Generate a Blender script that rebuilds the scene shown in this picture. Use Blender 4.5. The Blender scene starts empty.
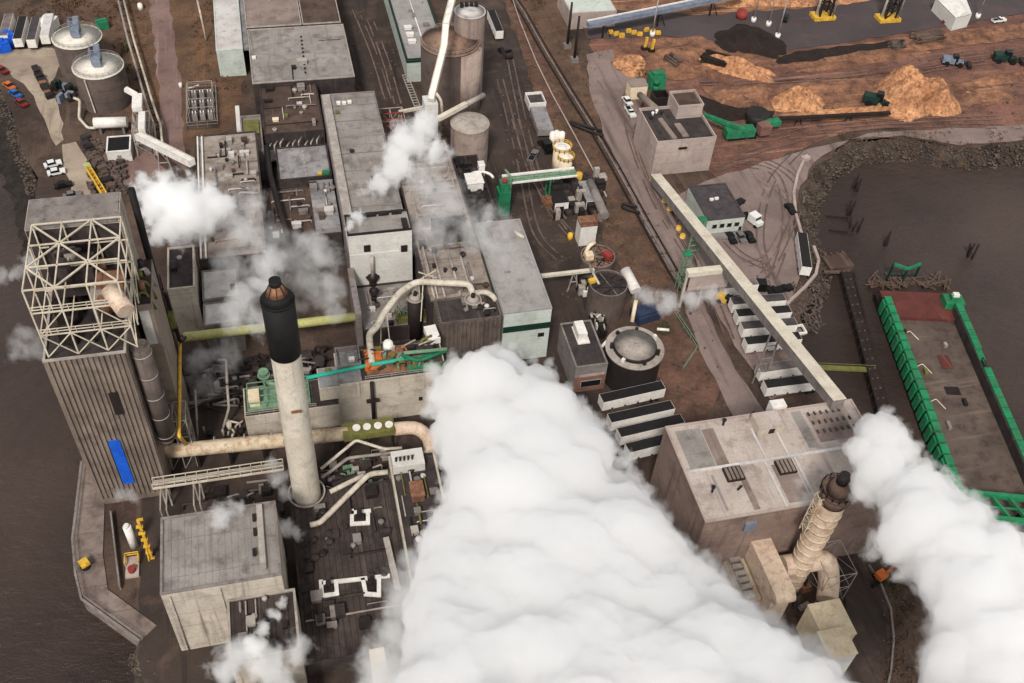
import bpy, bmesh, math, random
from mathutils import Vector, Matrix
random.seed(7)
sc = bpy.context.scene
C = sc.collection

# ------------------------------------------------------------------ camera
F = 1004.0; TH = math.radians(46.22); RO = math.radians(4.97); HD = math.radians(-16.59); CH = 170.0
_R = Matrix(((math.cos(RO), -math.sin(RO), 0), (math.sin(RO), math.cos(RO), 0), (0, 0, 1)))
_up = _R @ Vector((0, -math.cos(TH), -math.sin(TH)))
_fw = _R @ Vector((0, -math.sin(TH), math.cos(TH)))
_rt = _R @ Vector((1, 0, 0))
_ay = math.cos(HD) * _fw + math.sin(HD) * _rt
_ax = -math.sin(HD) * _fw + math.cos(HD) * _rt
CM = Matrix((_ax, _ay, _up))
cam = bpy.data.cameras.new('camera')
cam_o = bpy.data.objects.new('camera', cam)
C.objects.link(cam_o)
cam_o.matrix_world = Matrix.Translation((0, 0, CH)) @ (CM @ Matrix(((1, 0, 0), (0, -1, 0), (0, 0, -1)))).to_4x4()
cam.sensor_width = 36.0
cam.lens = F / 1024 * 36
cam.clip_start = 1.0
cam.clip_end = 9000
sc.camera = cam_o

# ------------------------------------------------------------------ sky, sun, exposure
SUN_EL = 48; SUN_AZ = 205
w = bpy.data.worlds.new('World'); sc.world = w; w.use_nodes = True
nt = w.node_tree
sky = nt.nodes.new('ShaderNodeTexSky'); sky.sky_type = 'NISHITA'; sky.sun_disc = False
sky.sun_elevation = math.radians(SUN_EL); sky.sun_rotation = math.radians(SUN_AZ)
hs = nt.nodes.new('ShaderNodeHueSaturation'); hs.inputs['Saturation'].default_value = 0.08
nt.links.new(sky.outputs[0], hs.inputs['Color'])
nt.links.new(hs.outputs[0], nt.nodes['Background'].inputs[0])
nt.nodes['Background'].inputs[1].default_value = 0.078
sun = bpy.data.lights.new('sun', 'SUN'); sun.energy = 1.5; sun.angle = math.radians(10); sun.color = (1.0, 0.94, 0.87)
sun_o = bpy.data.objects.new('sun', sun); C.objects.link(sun_o)
sun_o.rotation_euler = (math.radians(90 - SUN_EL), 0, math.radians(180 - SUN_AZ))
sc.view_settings.view_transform = 'Standard'; sc.view_settings.look = 'None'
sc.view_settings.exposure = 1.06; sc.view_settings.gamma = 1
sc.view_settings.use_curve_mapping = False
sc.cycles.max_bounces = 28; sc.cycles.volume_bounces = 24; sc.cycles.diffuse_bounces = 3
sc.cycles.transparent_max_bounces = 12

# ------------------------------------------------------------------ helpers
def at(u, v, z=0.0):
    d = CM @ Vector((u - 512, v - 341.5, F)); t = (z - CH) / d.z
    return Vector((d.x * t, d.y * t, z))
def aty(u, v, Y):
    d = CM @ Vector((u - 512, v - 341.5, F)); t = Y / d.y
    return Vector((d.x * t, Y, d.z * t + CH))
def S(r, g, b):
    def f(x):
        x /= 255.0
        return x / 12.92 if x <= .04045 else ((x + .055) / 1.055) ** 2.4
    return (f(r), f(g), f(b))
U = random.uniform

class MB:
    def __init__(s): s.v = []; s.f = []; s.sm = []
    def add(s, vs, fs, smooth=False):
        n = len(s.v); s.v += [Vector(p) for p in vs]
        for f in fs: s.f.append([i + n for i in f]); s.sm.append(smooth)
        return s
    def box(s, x0, x1, y0, y1, z0, z1):
        if x0 > x1: x0, x1 = x1, x0
        if y0 > y1: y0, y1 = y1, y0
        return s.add([(x0,y0,z0),(x1,y0,z0),(x1,y1,z0),(x0,y1,z0),(x0,y0,z1),(x1,y0,z1),(x1,y1,z1),(x0,y1,z1)],
              [(0,3,2,1),(4,5,6,7),(0,1,5,4),(1,2,6,5),(2,3,7,6),(3,0,4,7)])
    def obox(s, c, dx, dy, dz, yaw=0.0):
        ca, sa = math.cos(yaw), math.sin(yaw); n = len(s.v)
        s.box(-dx/2, dx/2, -dy/2, dy/2, 0, dz)
        for i in range(n, len(s.v)):
            p = s.v[i]; s.v[i] = Vector((c[0] + p.x*ca - p.y*sa, c[1] + p.x*sa + p.y*ca, c[2] + p.z))
        return s
    def prism(s, pts, z0, z1):
        k = len(pts); A = sum(pts[i][0]*pts[(i+1)%k][1]-pts[(i+1)%k][0]*pts[i][1] for i in range(k))
        if A < 0: pts = list(reversed(pts))
        return s.add([(p[0],p[1],z0) for p in pts] + [(p[0],p[1],z1) for p in pts],
              [tuple(reversed(range(k))), tuple(range(k, 2*k))] + [(i, (i+1)%k, k+(i+1)%k, k+i) for i in range(k)])
    def bar(s, p, q, w=.2, h=None):
        p = Vector(p); q = Vector(q); h = h or w; d = q - p
        if d.length < 1e-4: return s
        d.normalize(); r = Vector((0,0,1)) if abs(d.z) < .95 else Vector((1,0,0))
        sx = d.cross(r).normalized() * (w/2); sy = sx.cross(d).normalized() * (h/2)
        return s.add([p-sx-sy,p+sx-sy,p+sx+sy,p-sx+sy,q-sx-sy,q+sx-sy,q+sx+sy,q-sx+sy],
              [(0,1,2,3),(7,6,5,4),(0,4,5,1),(1,5,6,2),(2,6,7,3),(3,7,4,0)])
    def cone(s, p, q, r0, r1, n=20, caps=True):
        p = Vector(p); q = Vector(q); d = (q-p).normalized()
        r = Vector((0,0,1)) if abs(d.z) < .95 else Vector((1,0,0))
        a = d.cross(r).normalized(); b = d.cross(a)
        vs = []
        for c, rr in ((p, r0), (q, r1)):
            vs += [c + (a*math.cos(2*math.pi*i/n) + b*math.sin(2*math.pi*i/n))*rr for i in range(n)]
        k = len(s.v); s.add(vs, [(i, i+n, (i+1)%n+n, (i+1)%n) for i in range(n)], True)
        if caps:
            s.f.append([k+i for i in range(n)]); s.sm.append(False)
            s.f.append([k+n+i for i in reversed(range(n))]); s.sm.append(False)
        return s
    def cyl(s, x, y, z0, z1, r, n=24, r1=None):
        return s.cone((x,y,z0), (x,y,z1), r, r if r1 is None else r1, n)
    def tube(s, path, r, n=10):
        path = [Vector(p) for p in path]
        # round the corners
        out = [path[0]]
        for i in range(1, len(path)-1):
            a, b, c = path[i-1], path[i], path[i+1]
            k = min(2.2*r, (a-b).length*.45, (c-b).length*.45)
            p = b + (a-b).normalized()*k; q = b + (c-b).normalized()*k
            for t in (0, .33, .67, 1): out.append(p*(1-t)**2 + b*2*t*(1-t) + q*t*t)
        out.append(path[-1]); path = out
        base = len(s.v); ref = None
        for i, p in enumerate(path):
            d = (path[min(i+1, len(path)-1)] - path[max(i-1, 0)])
            if d.length < 1e-6: d = Vector((0,0,1))
            d.normalize()
            if ref is None: ref = Vector((0,0,1)) if abs(d.z) < .9 else Vector((1,0,0))
            a = d.cross(ref).normalized(); b = a.cross(d); ref = b
            s.v += [p + (a*math.cos(2*math.pi*j/n) + b*math.sin(2*math.pi*j/n))*r for j in range(n)]
        for i in range(len(path)-1):
            for j in range(n):
                s.f.append([base+i*n+j, base+i*n+(j+1)%n, base+(i+1)*n+(j+1)%n, base+(i+1)*n+j]); s.sm.append(True)
        m = base + (len(path)-1)*n
        s.f.append([base+j for j in reversed(range(n))]); s.sm.append(False)
        s.f.append([m+j for j in range(n)]); s.sm.append(False)
        return s
    def dome(s, x, y, z, r, h, n=24, k=4):
        rings = []; b = len(s.v)
        for i in range(k):
            t = i/k*math.pi/2
            s.v += [Vector((x+r*math.cos(t)*math.cos(2*math.pi*j/n), y+r*math.cos(t)*math.sin(2*math.pi*j/n), z+h*math.sin(t))) for j in range(n)]
        s.v.append(Vector((x,y,z+h)))
        for i in range(k-1):
            for j in range(n):
                s.f.append([b+i*n+j, b+i*n+(j+1)%n, b+(i+1)*n+(j+1)%n, b+(i+1)*n+j]); s.sm.append(True)
        for j in range(n): s.f.append([b+(k-1)*n+j, b+(k-1)*n+(j+1)%n, len(s.v)-1]); s.sm.append(True)
        return s
    def rail(s, pts, z=None, h=1.05, t=.07, closed=False, step=2.5):
        pts = [Vector(p) for p in pts]
        if closed: pts.append(pts[0])
        for a, b in zip(pts, pts[1:]):
            n = max(1, int((b-a).length/step))
            for hh in (h, h*.5): s.bar(a+Vector((0,0,hh)), b+Vector((0,0,hh)), t)
            for i in range(n+1):
                p = a.lerp(b, i/n); s.bar(p, p+Vector((0,0,h)), t)
        return s
    def frame(s, x0,x1,y0,y1,z0,z1, nx,ny,nz, t=.3, diag=True, seed=1):
        xs=[x0+(x1-x0)*i/nx for i in range(nx+1)]; ys=[y0+(y1-y0)*i/ny for i in range(ny+1)]; zs=[z0+(z1-z0)*i/nz for i in range(nz+1)]
        rr = random.Random(seed)
        for x in xs:
            for y in ys:
                if x in (x0,x1) or y in (y0,y1): s.bar((x,y,z0),(x,y,z1),t)
        for z in zs[1:]:
            for x in xs: s.bar((x,y0,z),(x,y1,z),t*.8)
            for y in ys: s.bar((x0,y,z),(x1,y,z),t*.8)
        if diag:
            for k in range(nz):
                for i in range(nx):
                    for y in (y0,y1):
                        a,b=(xs[i],xs[i+1]) if rr.random()<.5 else (xs[i+1],xs[i])
                        s.bar((a,y,zs[k]),(b,y,zs[k+1]),t*.6)
                for j in range(ny):
                    for x in (x0,x1):
                        a,b=(ys[j],ys[j+1]) if rr.random()<.5 else (ys[j+1],ys[j])
                        s.bar((x,a,zs[k]),(x,b,zs[k+1]),t*.6)
        return s
    def build(s, name, m, parent=None, loc=None):
        o0 = ORG.get(parent.name, Vector()) if parent else Vector()
        if parent is None and loc is not None: o0 = Vector(loc)
        me = bpy.data.meshes.new(name)
        me.from_pydata([p - o0 for p in s.v], [], s.f)
        me.polygons.foreach_set('use_smooth', s.sm)
        me.materials.append(m)
        me.update()
        o = bpy.data.objects.new(name, me); C.objects.link(o)
        if parent: o.parent = parent
        elif loc is not None: o.location = o0
        ORG[o.name] = o0
        return o
ORG = {}
LAB = {}
def tag(o, label=None, cat=None, group=None, kind=None):
    if label: o['label'] = label
    if cat: o['category'] = cat
    if group: o['group'] = group
    if kind: o['kind'] = kind
    return o
def thing(name, label, cat, loc=(0,0,0), group=None):
    o = bpy.data.objects.new(name, None); C.objects.link(o)
    o.empty_display_size = .5; o.location = loc; ORG[o.name] = Vector(loc)
    return tag(o, label, cat, group)
def dup(root, loc, rz=0.0, label=None, skip=()):
    r = root.copy(); C.objects.link(r); r.location = loc; r.rotation_euler = (0,0,rz)
    if label: r['label'] = label
    for ch in list(root.children):
        c = ch.copy(); C.objects.link(c); c.parent = r
        for g in ch.children:
            d = g.copy(); C.objects.link(d); d.parent = c
    return r

# ------------------------------------------------------------------ materials
def pm(name, col, col2=None, scale=.15, rough=.85, metal=0.0, bump=.15, stain=None, stain_amt=.45, streak=None, seam=None, fine=2.2, fine_amt=.14, space='W', seamc=None):
    m = bpy.data.materials.new(name); m.use_nodes = True; n = m.node_tree.nodes; l = m.node_tree.links
    b = n['Principled BSDF']; b.inputs['Roughness'].default_value = rough; b.inputs['Metallic'].default_value = metal
    b.inputs['Specular IOR Level'].default_value = .3
    tw = lambda q: (q[0]*1.01, q[1]*1.005, q[2]*.965)
    if max(col) < 2.6*min(col): col = tw(col); col2 = tw(col2) if col2 else None
    lum = max(col); gain = .97 if lum > .5 else .93*min(1.0, (lum/.25)**.42)
    col = tuple(k*gain for k in col); col2 = tuple(k*gain for k in (col2 if col2 else tuple(c*.72/gain for c in col)))
    if stain: stain = tuple(k*gain for k in stain)
    if streak: streak = (streak[0], streak[1], tuple(k*gain for k in streak[2]), streak[3])
    if space == 'W': co = n.new('ShaderNodeNewGeometry').outputs['Position']
    else: co = n.new('ShaderNodeTexCoord').outputs['Object']
    def noise(sc_, det=6, ro=.6, vec=None, dist=0.0):
        t = n.new('ShaderNodeTexNoise'); t.inputs['Scale'].default_value = sc_; t.inputs['Detail'].default_value = det
        t.inputs['Roughness'].default_value = ro; t.inputs['Distortion'].default_value = dist
        l.new(vec or co, t.inputs['Vector']); return t.outputs['Fac']
    def ramp(f, a, c):
        r = n.new('ShaderNodeMapRange'); r.inputs['From Min'].default_value = a; r.inputs['From Max'].default_value = c
        l.new(f, r.inputs['Value']); return r.outputs['Result']
    def mix(f, a, c, mode='MIX'):
        x = n.new('ShaderNodeMix'); x.data_type = 'RGBA'; x.blend_type = mode
        if hasattr(f, 'links'): l.new(f, x.inputs['Factor'])
        else: x.inputs['Factor'].default_value = f
        for q, i in ((a, 6), (c, 7)):
            if hasattr(q, 'links'): l.new(q, x.inputs[i])
            else: x.inputs[i].default_value = (*q, 1)
        return x.outputs[2]
    f1 = noise(scale, 6, .6, dist=.2)
    c = mix(ramp(f1, .36, .64), col, col2)
    if stain:
        f2 = noise(scale*2.3+.03, 6, .62, dist=.25)
        c = mix(ramp(f2, .60 - .25*stain_amt, .84 - .2*stain_amt), c, stain)
    if streak:
        ax, sc_, cc, am = streak
        mp = n.new('ShaderNodeMapping'); mp.inputs['Scale'].default_value = tuple(.05 if i == ax else 1.0 for i in range(3)); l.new(co, mp.inputs['Vector'])
        f3 = noise(sc_, 5, .65, mp.outputs[0])
        c = mix(ramp(f3, .68 - .3*am, .85 - .3*am), c, cc)
    if seam:
        ax, sp, wd = seam
        sep = n.new('ShaderNodeSeparateXYZ'); l.new(co, sep.inputs[0])
        ma = n.new('ShaderNodeMath'); ma.operation = 'PINGPONG'; ma.inputs[1].default_value = sp/2; l.new(sep.outputs[ax], ma.inputs[0])
        mb = n.new('ShaderNodeMath'); mb.operation = 'LESS_THAN'; mb.inputs[1].default_value = wd; l.new(ma.outputs[0], mb.inputs[0])
        mc = n.new('ShaderNodeMath'); mc.operation = 'MULTIPLY'; mc.inputs[1].default_value = .6; l.new(mb.outputs[0], mc.inputs[0])
        c = mix(mc.outputs[0], c, seamc or tuple(k*.45 for k in col2))
    f4 = noise(fine, 6, .7)
    g = ramp(f4, .3, .7)
    gg = n.new('ShaderNodeMapRange'); gg.inputs['To Min'].default_value = 1-fine_amt; gg.inputs['To Max'].default_value = 1+fine_amt; l.new(g, gg.inputs['Value'])
    vm = n.new('ShaderNodeVectorMath'); vm.operation = 'SCALE'; l.new(c, vm.inputs[0]); l.new(gg.outputs[0], vm.inputs['Scale'])
    l.new(vm.outputs[0], b.inputs['Base Color'])
    if bump:
        bp = n.new('ShaderNodeBump'); bp.inputs['Strength'].default_value = bump; bp.inputs['Distance'].default_value = .3
        l.new(f4, bp.inputs['Height']); l.new(bp.outputs[0], b.inputs['Normal'])
    return m

M = {}
# ground
M['land'] = pm('land_dirt', S(104,85,74), S(70,56,50), .05, .95, bump=.5, stain=S(56,44,40), stain_amt=.5, streak=(1,.35,S(128,106,92),.3), fine=1.2, fine_amt=.3)
M['asphalt'] = pm('dark_asphalt', S(84,70,64), S(64,53,49), .06, .8, bump=.2, stain=S(112,92,80), stain_amt=.35, streak=(1,.45,S(52,42,39),.5))
M['road'] = pm('mauve_road', S(136,119,115), S(112,97,94), .05, .85, bump=.15, stain=S(146,126,117), stain_amt=.4, streak=(1,.3,S(92,77,74),.5))
M['port'] = pm('port_asphalt', S(92,82,84), S(78,68,71), .03, .9, bump=.1, stain=S(110,90,84), stain_amt=.25, streak=(0,.3,S(110,96,94),.2))
M['redroad'] = pm('red_dirt', S(130,92,78), S(98,67,57), .06, .95, bump=.4, stain=S(74,52,46), stain_amt=.55, streak=(0,.4,S(156,118,96),.4), fine=.9, fine_amt=.3)
M['chipdirt'] = pm('chip_dirt', S(148,106,80), S(104,72,58), .1, .95, bump=.5, stain=S(74,52,45), stain_amt=.6, streak=(0,.55,S(182,136,102),.35), fine=1.0, fine_amt=.35)
M['grass'] = pm('brown_grass', S(110,86,72), S(82,63,55), .1, 1, bump=.6, stain=S(124,94,72), stain_amt=.45, streak=(1,.5,S(78,66,50),.3), fine=1.5, fine_amt=.3)
M['orangegrass'] = pm('rusty_grass', S(120,90,68), S(90,68,54), .08, 1, bump=.6, stain=S(76,62,48), stain_amt=.5, streak=(1,.4,S(142,98,66),.3), fine=1.5, fine_amt=.35)
M['slab'] = pm('pale_concrete_yard', S(172,158,142), S(146,130,118), .06, .9, bump=.1, stain=S(110,94,84), stain_amt=.35, streak=(1,.5,S(120,104,94),.3))
M['path'] = pm('pink_gravel', S(134,110,104), S(112,90,86), .08, .9, bump=.2, stain=S(96,74,70), stain_amt=.35, streak=(1,.5,S(152,130,124),.35))
M['rockbank'] = pm('rock_bank', S(88,76,68), S(58,49,45), .12, .95, bump=1.0, stain=S(104,82,62), stain_amt=.4, fine=.9, fine_amt=.5)
M['rock'] = pm('riprap_rock', S(104,92,83), S(64,54,49), .3, .95, bump=.5, fine=1.5, fine_amt=.5)
M['quay'] = pm('quay_concrete', S(140,127,120), S(114,100,95), .12, .9, bump=.15, stain=S(72,60,56), stain_amt=.5, seam=(1,6,.08))
def water_mat():
    m = bpy.data.materials.new('river_water'); m.use_nodes = True; n = m.node_tree.nodes; l = m.node_tree.links
    b = n['Principled BSDF']; b.inputs['Base Color'].default_value = (*S(54,43,38), 1); b.inputs['Roughness'].default_value = .16; b.inputs['IOR'].default_value = 1.33
    b.inputs['Specular IOR Level'].default_value = .35
    co = n.new('ShaderNodeNewGeometry').outputs['Position']
    t = n.new('ShaderNodeTexNoise'); t.inputs['Scale'].default_value = .35; t.inputs['Detail'].default_value = 6; t.inputs['Roughness'].default_value = .65
    mp = n.new('ShaderNodeMapping'); mp.inputs['Scale'].default_value = (.7, 1.3, 1); mp.inputs['Rotation'].default_value = (0,0,.5); l.new(co, mp.inputs['Vector']); l.new(mp.outputs[0], t.inputs['Vector'])
    t2 = n.new('ShaderNodeTexNoise'); t2.inputs['Scale'].default_value = .018; t2.inputs['Detail'].default_value = 5; l.new(co, t2.inputs['Vector'])
    r = n.new('ShaderNodeMapRange'); r.inputs['From Min'].default_value = .4; r.inputs['From Max'].default_value = .65; l.new(t2.outputs['Fac'], r.inputs['Value'])
    x = n.new('ShaderNodeMix'); x.data_type = 'RGBA'; x.inputs[6].default_value = (*S(52,42,38), 1); x.inputs[7].default_value = (*S(72,59,53), 1); l.new(r.outputs[0], x.inputs['Factor']); l.new(x.outputs[2], b.inputs['Base Color'])
    bp = n.new('ShaderNodeBump'); bp.inputs['Strength'].default_value = .9; bp.inputs['Distance'].default_value = .8; l.new(t.outputs['Fac'], bp.inputs['Height']); l.new(bp.outputs[0], b.inputs['Normal'])
    return m
M['water'] = water_mat()
# roofs
M['roofgrey'] = pm('grey_roof', S(152,146,143), S(130,124,121), .12, .85, bump=.15, stain=S(94,86,83), stain_amt=.45, streak=(1,.6,S(110,101,98),.35), seam=(1,7.3,.06))
M['roofsilver'] = pm('silver_roof', S(156,152,151), S(140,136,135), .1, .7, bump=.1, stain=S(112,106,104), stain_amt=.35, streak=(1,.5,S(168,164,162),.3))
M['roofbeige'] = pm('beige_roof', S(166,154,146), S(138,126,119), .1, .9, bump=.2, stain=S(90,77,71), stain_amt=.5, streak=(0,.45,S(92,79,73),.5), seam=(1,9,.1))
M['roofbrown'] = pm('brown_roof', S(104,84,74), S(80,64,58), .14, .9, bump=.25, stain=S(58,46,44), stain_amt=.5, streak=(1,.6,S(122,98,84),.3))
M['roofdark'] = pm('dark_ribbed_roof', S(92,80,76), S(68,57,55), .15, .9, bump=.3, stain=S(48,40,40), stain_amt=.55, streak=(1,.9,S(120,106,100),.4), seam=(0,1.1,.1))
M['roofpink'] = pm('pinkish_roof', S(146,131,124), S(122,107,101), .1, .9, bump=.15, stain=S(96,80,75), stain_amt=.4, streak=(1,.5,S(108,93,88),.3))
M['roofpurple'] = pm('bluish_roof', S(152,150,153), S(126,123,126), .2, .8, bump=.15, stain=S(84,77,77), stain_amt=.45, streak=(1,.6,S(104,98,98),.3))
M['roofwhite'] = pm('white_roof', S(200,196,196), S(178,172,172), .15, .8, bump=.1, stain=S(142,132,130), stain_amt=.35)
M['rooftar'] = pm('tar_roof', S(84,75,74), S(64,56,56), .25, .9, bump=.2, stain=S(48,41,42), stain_amt=.45, streak=(1,.6,S(112,100,98),.3))
M['rooflr'] = pm('pale_gravel_roof', S(186,174,168), S(168,154,148), .12, .9, bump=.1, stain=S(128,114,108), stain_amt=.4, streak=(1,.5,S(136,122,116),.35))
M['rooftank'] = pm('lid_concrete', S(172,164,158), S(150,140,134), .25, .85, bump=.1, stain=S(120,108,100), stain_amt=.35, streak=(0,.8,S(126,114,108),.25))
# walls
M['wallwhite'] = pm('white_cladding', S(206,204,201), S(194,191,188), .15, .7, bump=.04, stain=S(176,168,162), stain_amt=.2, streak=(2,.8,S(176,168,162),.25), seam=(2,3.2,.04), seamc=S(170,164,160))
M['wallmint'] = pm('mint_cladding', S(190,197,192), S(175,181,176), .15, .75, bump=.05, stain=S(150,152,147), stain_amt=.25, streak=(2,.9,S(156,155,148),.3), seam=(2,2.6,.04), seamc=S(150,154,150))
M['wallbeige'] = pm('beige_wall', S(190,180,168), S(168,158,147), .12, .85, bump=.1, stain=S(134,122,112), stain_amt=.35, streak=(2,.8,S(120,110,100),.4), seam=(2,4.2,.05))
M['wallcream'] = pm('cream_cladding', S(224,208,182), S(206,189,162), .25, .75, bump=.08, stain=S(184,160,130), stain_amt=.3, streak=(2,1.0,S(168,144,118),.25))
M['wallgrey'] = pm('grey_wall', S(140,132,130), S(116,108,106), .15, .85, bump=.15, stain=S(92,82,80), stain_amt=.4, streak=(2,.8,S(86,76,74),.4), seam=(2,3.0,.05))
M['walldark'] = pm('dark_wall', S(84,74,72), S(62,54,54), .2, .9, bump=.2, stain=S(46,40,40), stain_amt=.5, streak=(2,.8,S(104,92,88),.3))
M['wallpink'] = pm('pinkish_concrete', S(176,160,154), S(158,142,137), .12, .85, bump=.1, stain=S(136,118,112), stain_amt=.3, streak=(2,.7,S(132,116,110),.35), seam=(2,3.8,.05))
M['walllr'] = pm('brown_brick', S(142,122,113), S(124,104,97), .1, .9, bump=.2, stain=S(98,80,76), stain_amt=.4, streak=(2,.6,S(94,76,70),.4), seam=(2,5.2,.05))
M['wallbrick'] = pm('red_brick', S(132,96,84), S(108,78,70), .3, .9, bump=.2, stain=S(86,66,62), stain_amt=.3)
M['ribtan'] = pm('ribbed_tan_metal', S(136,122,112), S(112,100,92), .12, .7, bump=.1, stain=S(88,76,70), stain_amt=.4, streak=(2,.7,S(92,80,74),.45))
M['ribbrown'] = pm('ribbed_brown_metal', S(116,104,98), S(94,83,79), .15, .75, bump=.1, stain=S(74,64,62), stain_amt=.4, streak=(2,.8,S(78,68,66),.45))
M['concrete'] = pm('stack_concrete', S(206,198,186), S(186,176,163), .16, .85, bump=.1, stain=S(160,148,134), stain_amt=.3, streak=(2,.9,S(164,150,134),.4), fine=2.2, fine_amt=.14)
M['siloconc'] = pm('silo_concrete', S(170,152,144), S(146,129,122), .15, .9, bump=.15, stain=S(116,98,92), stain_amt=.35, streak=(2,.7,S(112,96,90),.45))
M['silodark'] = pm('silo_steel', S(112,98,92), S(94,81,77), .15, .8, bump=.1, stain=S(74,63,60), stain_amt=.35, streak=(2,.8,S(80,69,66),.35))
M['chips'] = pm('rusty_silo_top', S(150,122,106), S(122,96,84), .25, .95, bump=.3, stain=S(100,76,66), stain_amt=.4)
M['black'] = pm('black_band', S(40,36,37), S(32,28,29), .3, .75, bump=.08, stain=S(56,48,46), stain_amt=.25, streak=(2,1.0,S(58,50,48),.3))
M['tankblack'] = pm('dark_tank_steel', S(58,50,48), S(46,39,38), .25, .7, bump=.08, stain=S(70,58,54), stain_amt=.25, streak=(2,.8,S(74,62,58),.3))
M['darkmetal'] = pm('dark_metal', S(64,56,56), S(48,42,42), .4, .6, .2, bump=.1, stain=S(84,64,56), stain_amt=.25)
M['copper'] = pm('rusty_copper', S(160,112,82), S(112,82,66), .6, .7, .2, bump=.1, stain=S(80,60,52), stain_amt=.5)
M['rustpipe'] = pm('cream_rusty_lagging', S(204,190,168), S(184,166,142), .3, .75, bump=.1, stain=S(150,104,72), stain_amt=.5, streak=(2,.9,S(140,100,74),.35))
M['creampipe'] = pm('cream_lagging', S(200,192,180), S(176,166,152), .4, .7, bump=.05, stain=S(132,116,100), stain_amt=.35)
M['pinkduct'] = pm('pinkish_duct', S(208,188,170), S(188,166,148), .3, .8, bump=.08, stain=S(156,124,104), stain_amt=.4)
M['white'] = pm('white_paint', S(226,222,219), S(208,203,200), .4, .6, bump=.03, stain=S(180,170,164), stain_amt=.2)
M['steel'] = pm('pale_steel', S(176,168,162), S(150,141,136), .4, .65, .1, bump=.05, stain=S(116,102,94), stain_amt=.3)
M['lattice'] = pm('cream_steel', S(206,196,180), S(184,172,156), .3, .7, bump=.03, stain=S(150,130,110), stain_amt=.3)
M['green'] = pm('green_paint', S(40,130,88), S(32,106,74), .4, .7, bump=.08, stain=S(36,72,56), stain_amt=.4, streak=(2,.9,S(88,84,66),.3))
M['barge'] = pm('barge_green', S(30,136,88), S(24,110,72), .35, .7, bump=.1, stain=S(80,88,66), stain_amt=.4, streak=(2,1.2,S(104,88,66),.3))
M['teal'] = pm('teal_pipe', S(44,176,150), S(34,150,130), .4, .6, bump=.05)
M['ltgreen'] = pm('light_green_metal', S(120,150,124), S(98,128,106), .4, .7, bump=.05, stain=S(90,100,84), stain_amt=.3)
M['lime'] = pm('lime_pipe', S(190,188,124), S(168,167,108), .25, .7, bump=.06, stain=S(132,128,80), stain_amt=.35)
M['olive'] = pm('mossy_olive', S(118,120,62), S(92,92,50), .6, .8, bump=.1, stain=S(130,96,54), stain_amt=.4)
M['dkgreen'] = pm('dark_green_trim', S(30,72,58), S(24,60,50), .5, .6, bump=.03)
M['yellow'] = pm('yellow_paint', S(222,178,60), S(196,152,50), .5, .6, bump=.03, stain=S(130,96,50), stain_amt=.3)
M['orange'] = pm('orange_paint', S(206,112,50), S(176,92,44), .5, .65, bump=.05, stain=S(120,72,48), stain_amt=.3)
M['red'] = pm('red_paint', S(150,58,50), S(124,48,44), .4, .7, bump=.05, stain=S(96,48,44), stain_amt=.35)
M['reddeck'] = pm('red_deck', S(112,56,50), S(90,46,42), .2, .8, bump=.1, stain=S(78,50,44), stain_amt=.45, streak=(1,.6,S(140,88,74),.3))
M['bargedeck'] = pm('barge_deck', S(112,97,89), S(90,77,71), .15, .9, bump=.2, stain=S(66,55,51), stain_amt=.5, streak=(0,.6,S(130,112,102),.35))
M['blue'] = pm('blue_paint', S(24,92,200), S(18,76,176), .5, .6, bump=.03)
M['slate'] = pm('slate_blue_steel', S(128,136,152), S(104,112,130), .5, .65, bump=.05)
M['trailerroof'] = pm('grimy_trailer_roof', S(92,84,86), S(72,65,68), .4, .8, bump=.05, stain=S(56,50,52), stain_amt=.4, space='W')
M['trailerlight'] = pm('dusty_trailer_roof', S(126,114,112), S(104,93,92), .4, .8, bump=.05, stain=S(84,74,74), stain_amt=.4)
M['trailerblack'] = pm('black_tarp', S(52,47,49), S(42,38,40), .5, .8, bump=.05)
M['tyre'] = pm('tyre_rubber', S(40,37,38), S(32,30,31), 1, .9, bump=0)
M['glass'] = pm('dark_glass', S(46,48,54), S(38,40,46), 1, .15, bump=0, fine_amt=.05)
M['carwhite'] = pm('white_car_paint', S(220,220,220), S(210,210,210), 1, .35, bump=0, fine_amt=.05)
M['carblack'] = pm('black_car_paint', S(40,38,40), S(36,34,36), 1, .35, bump=0, fine_amt=.05)
M['cargrey'] = pm('grey_car_paint', S(120,116,118), S(110,106,108), 1, .35, bump=0, fine_amt=.05)
M['carred'] = pm('red_car_paint', S(130,40,40), S(120,36,36), 1, .35, bump=0, fine_amt=.05)
M['carblue'] = pm('blue_car_paint', S(40,100,170), S(36,90,160), 1, .35, bump=0, fine_amt=.05)
M['chipspile'] = pm('wood_chips', S(202,150,108), S(158,110,78), .3, 1, bump=.6, stain=S(104,70,54), stain_amt=.6, streak=(2,1.2,S(128,88,64),.4), fine=1.4, fine_amt=.35)
M['bark'] = pm('bark_pile', S(64,50,46), S(48,38,36), .3, 1, bump=.6, fine=1.4, fine_amt=.4)
M['wood'] = pm('weathered_timber', S(112,92,80), S(84,68,60), .6, .9, bump=.2)
M['debris'] = pm('scrap', S(104,90,84), S(66,56,54), .8, .9, bump=.2, stain=S(140,120,108), stain_amt=.4, fine=3)
M['conv'] = pm('cream_conveyor', S(212,203,190), S(194,185,171), .25, .85, bump=.05, stain=S(176,163,122), stain_amt=.22, streak=(1,.8,S(166,154,138),.3))
M['vinesgreen'] = pm('scrub_green', S(86,96,54), S(62,70,42), .8, 1, bump=.4)
M['bankdark'] = pm('dark_bank', S(62,54,48), S(42,37,34), .12, 1, bump=.8, stain=S(78,66,56), stain_amt=.4, fine=1.0, fine_amt=.5)
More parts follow.
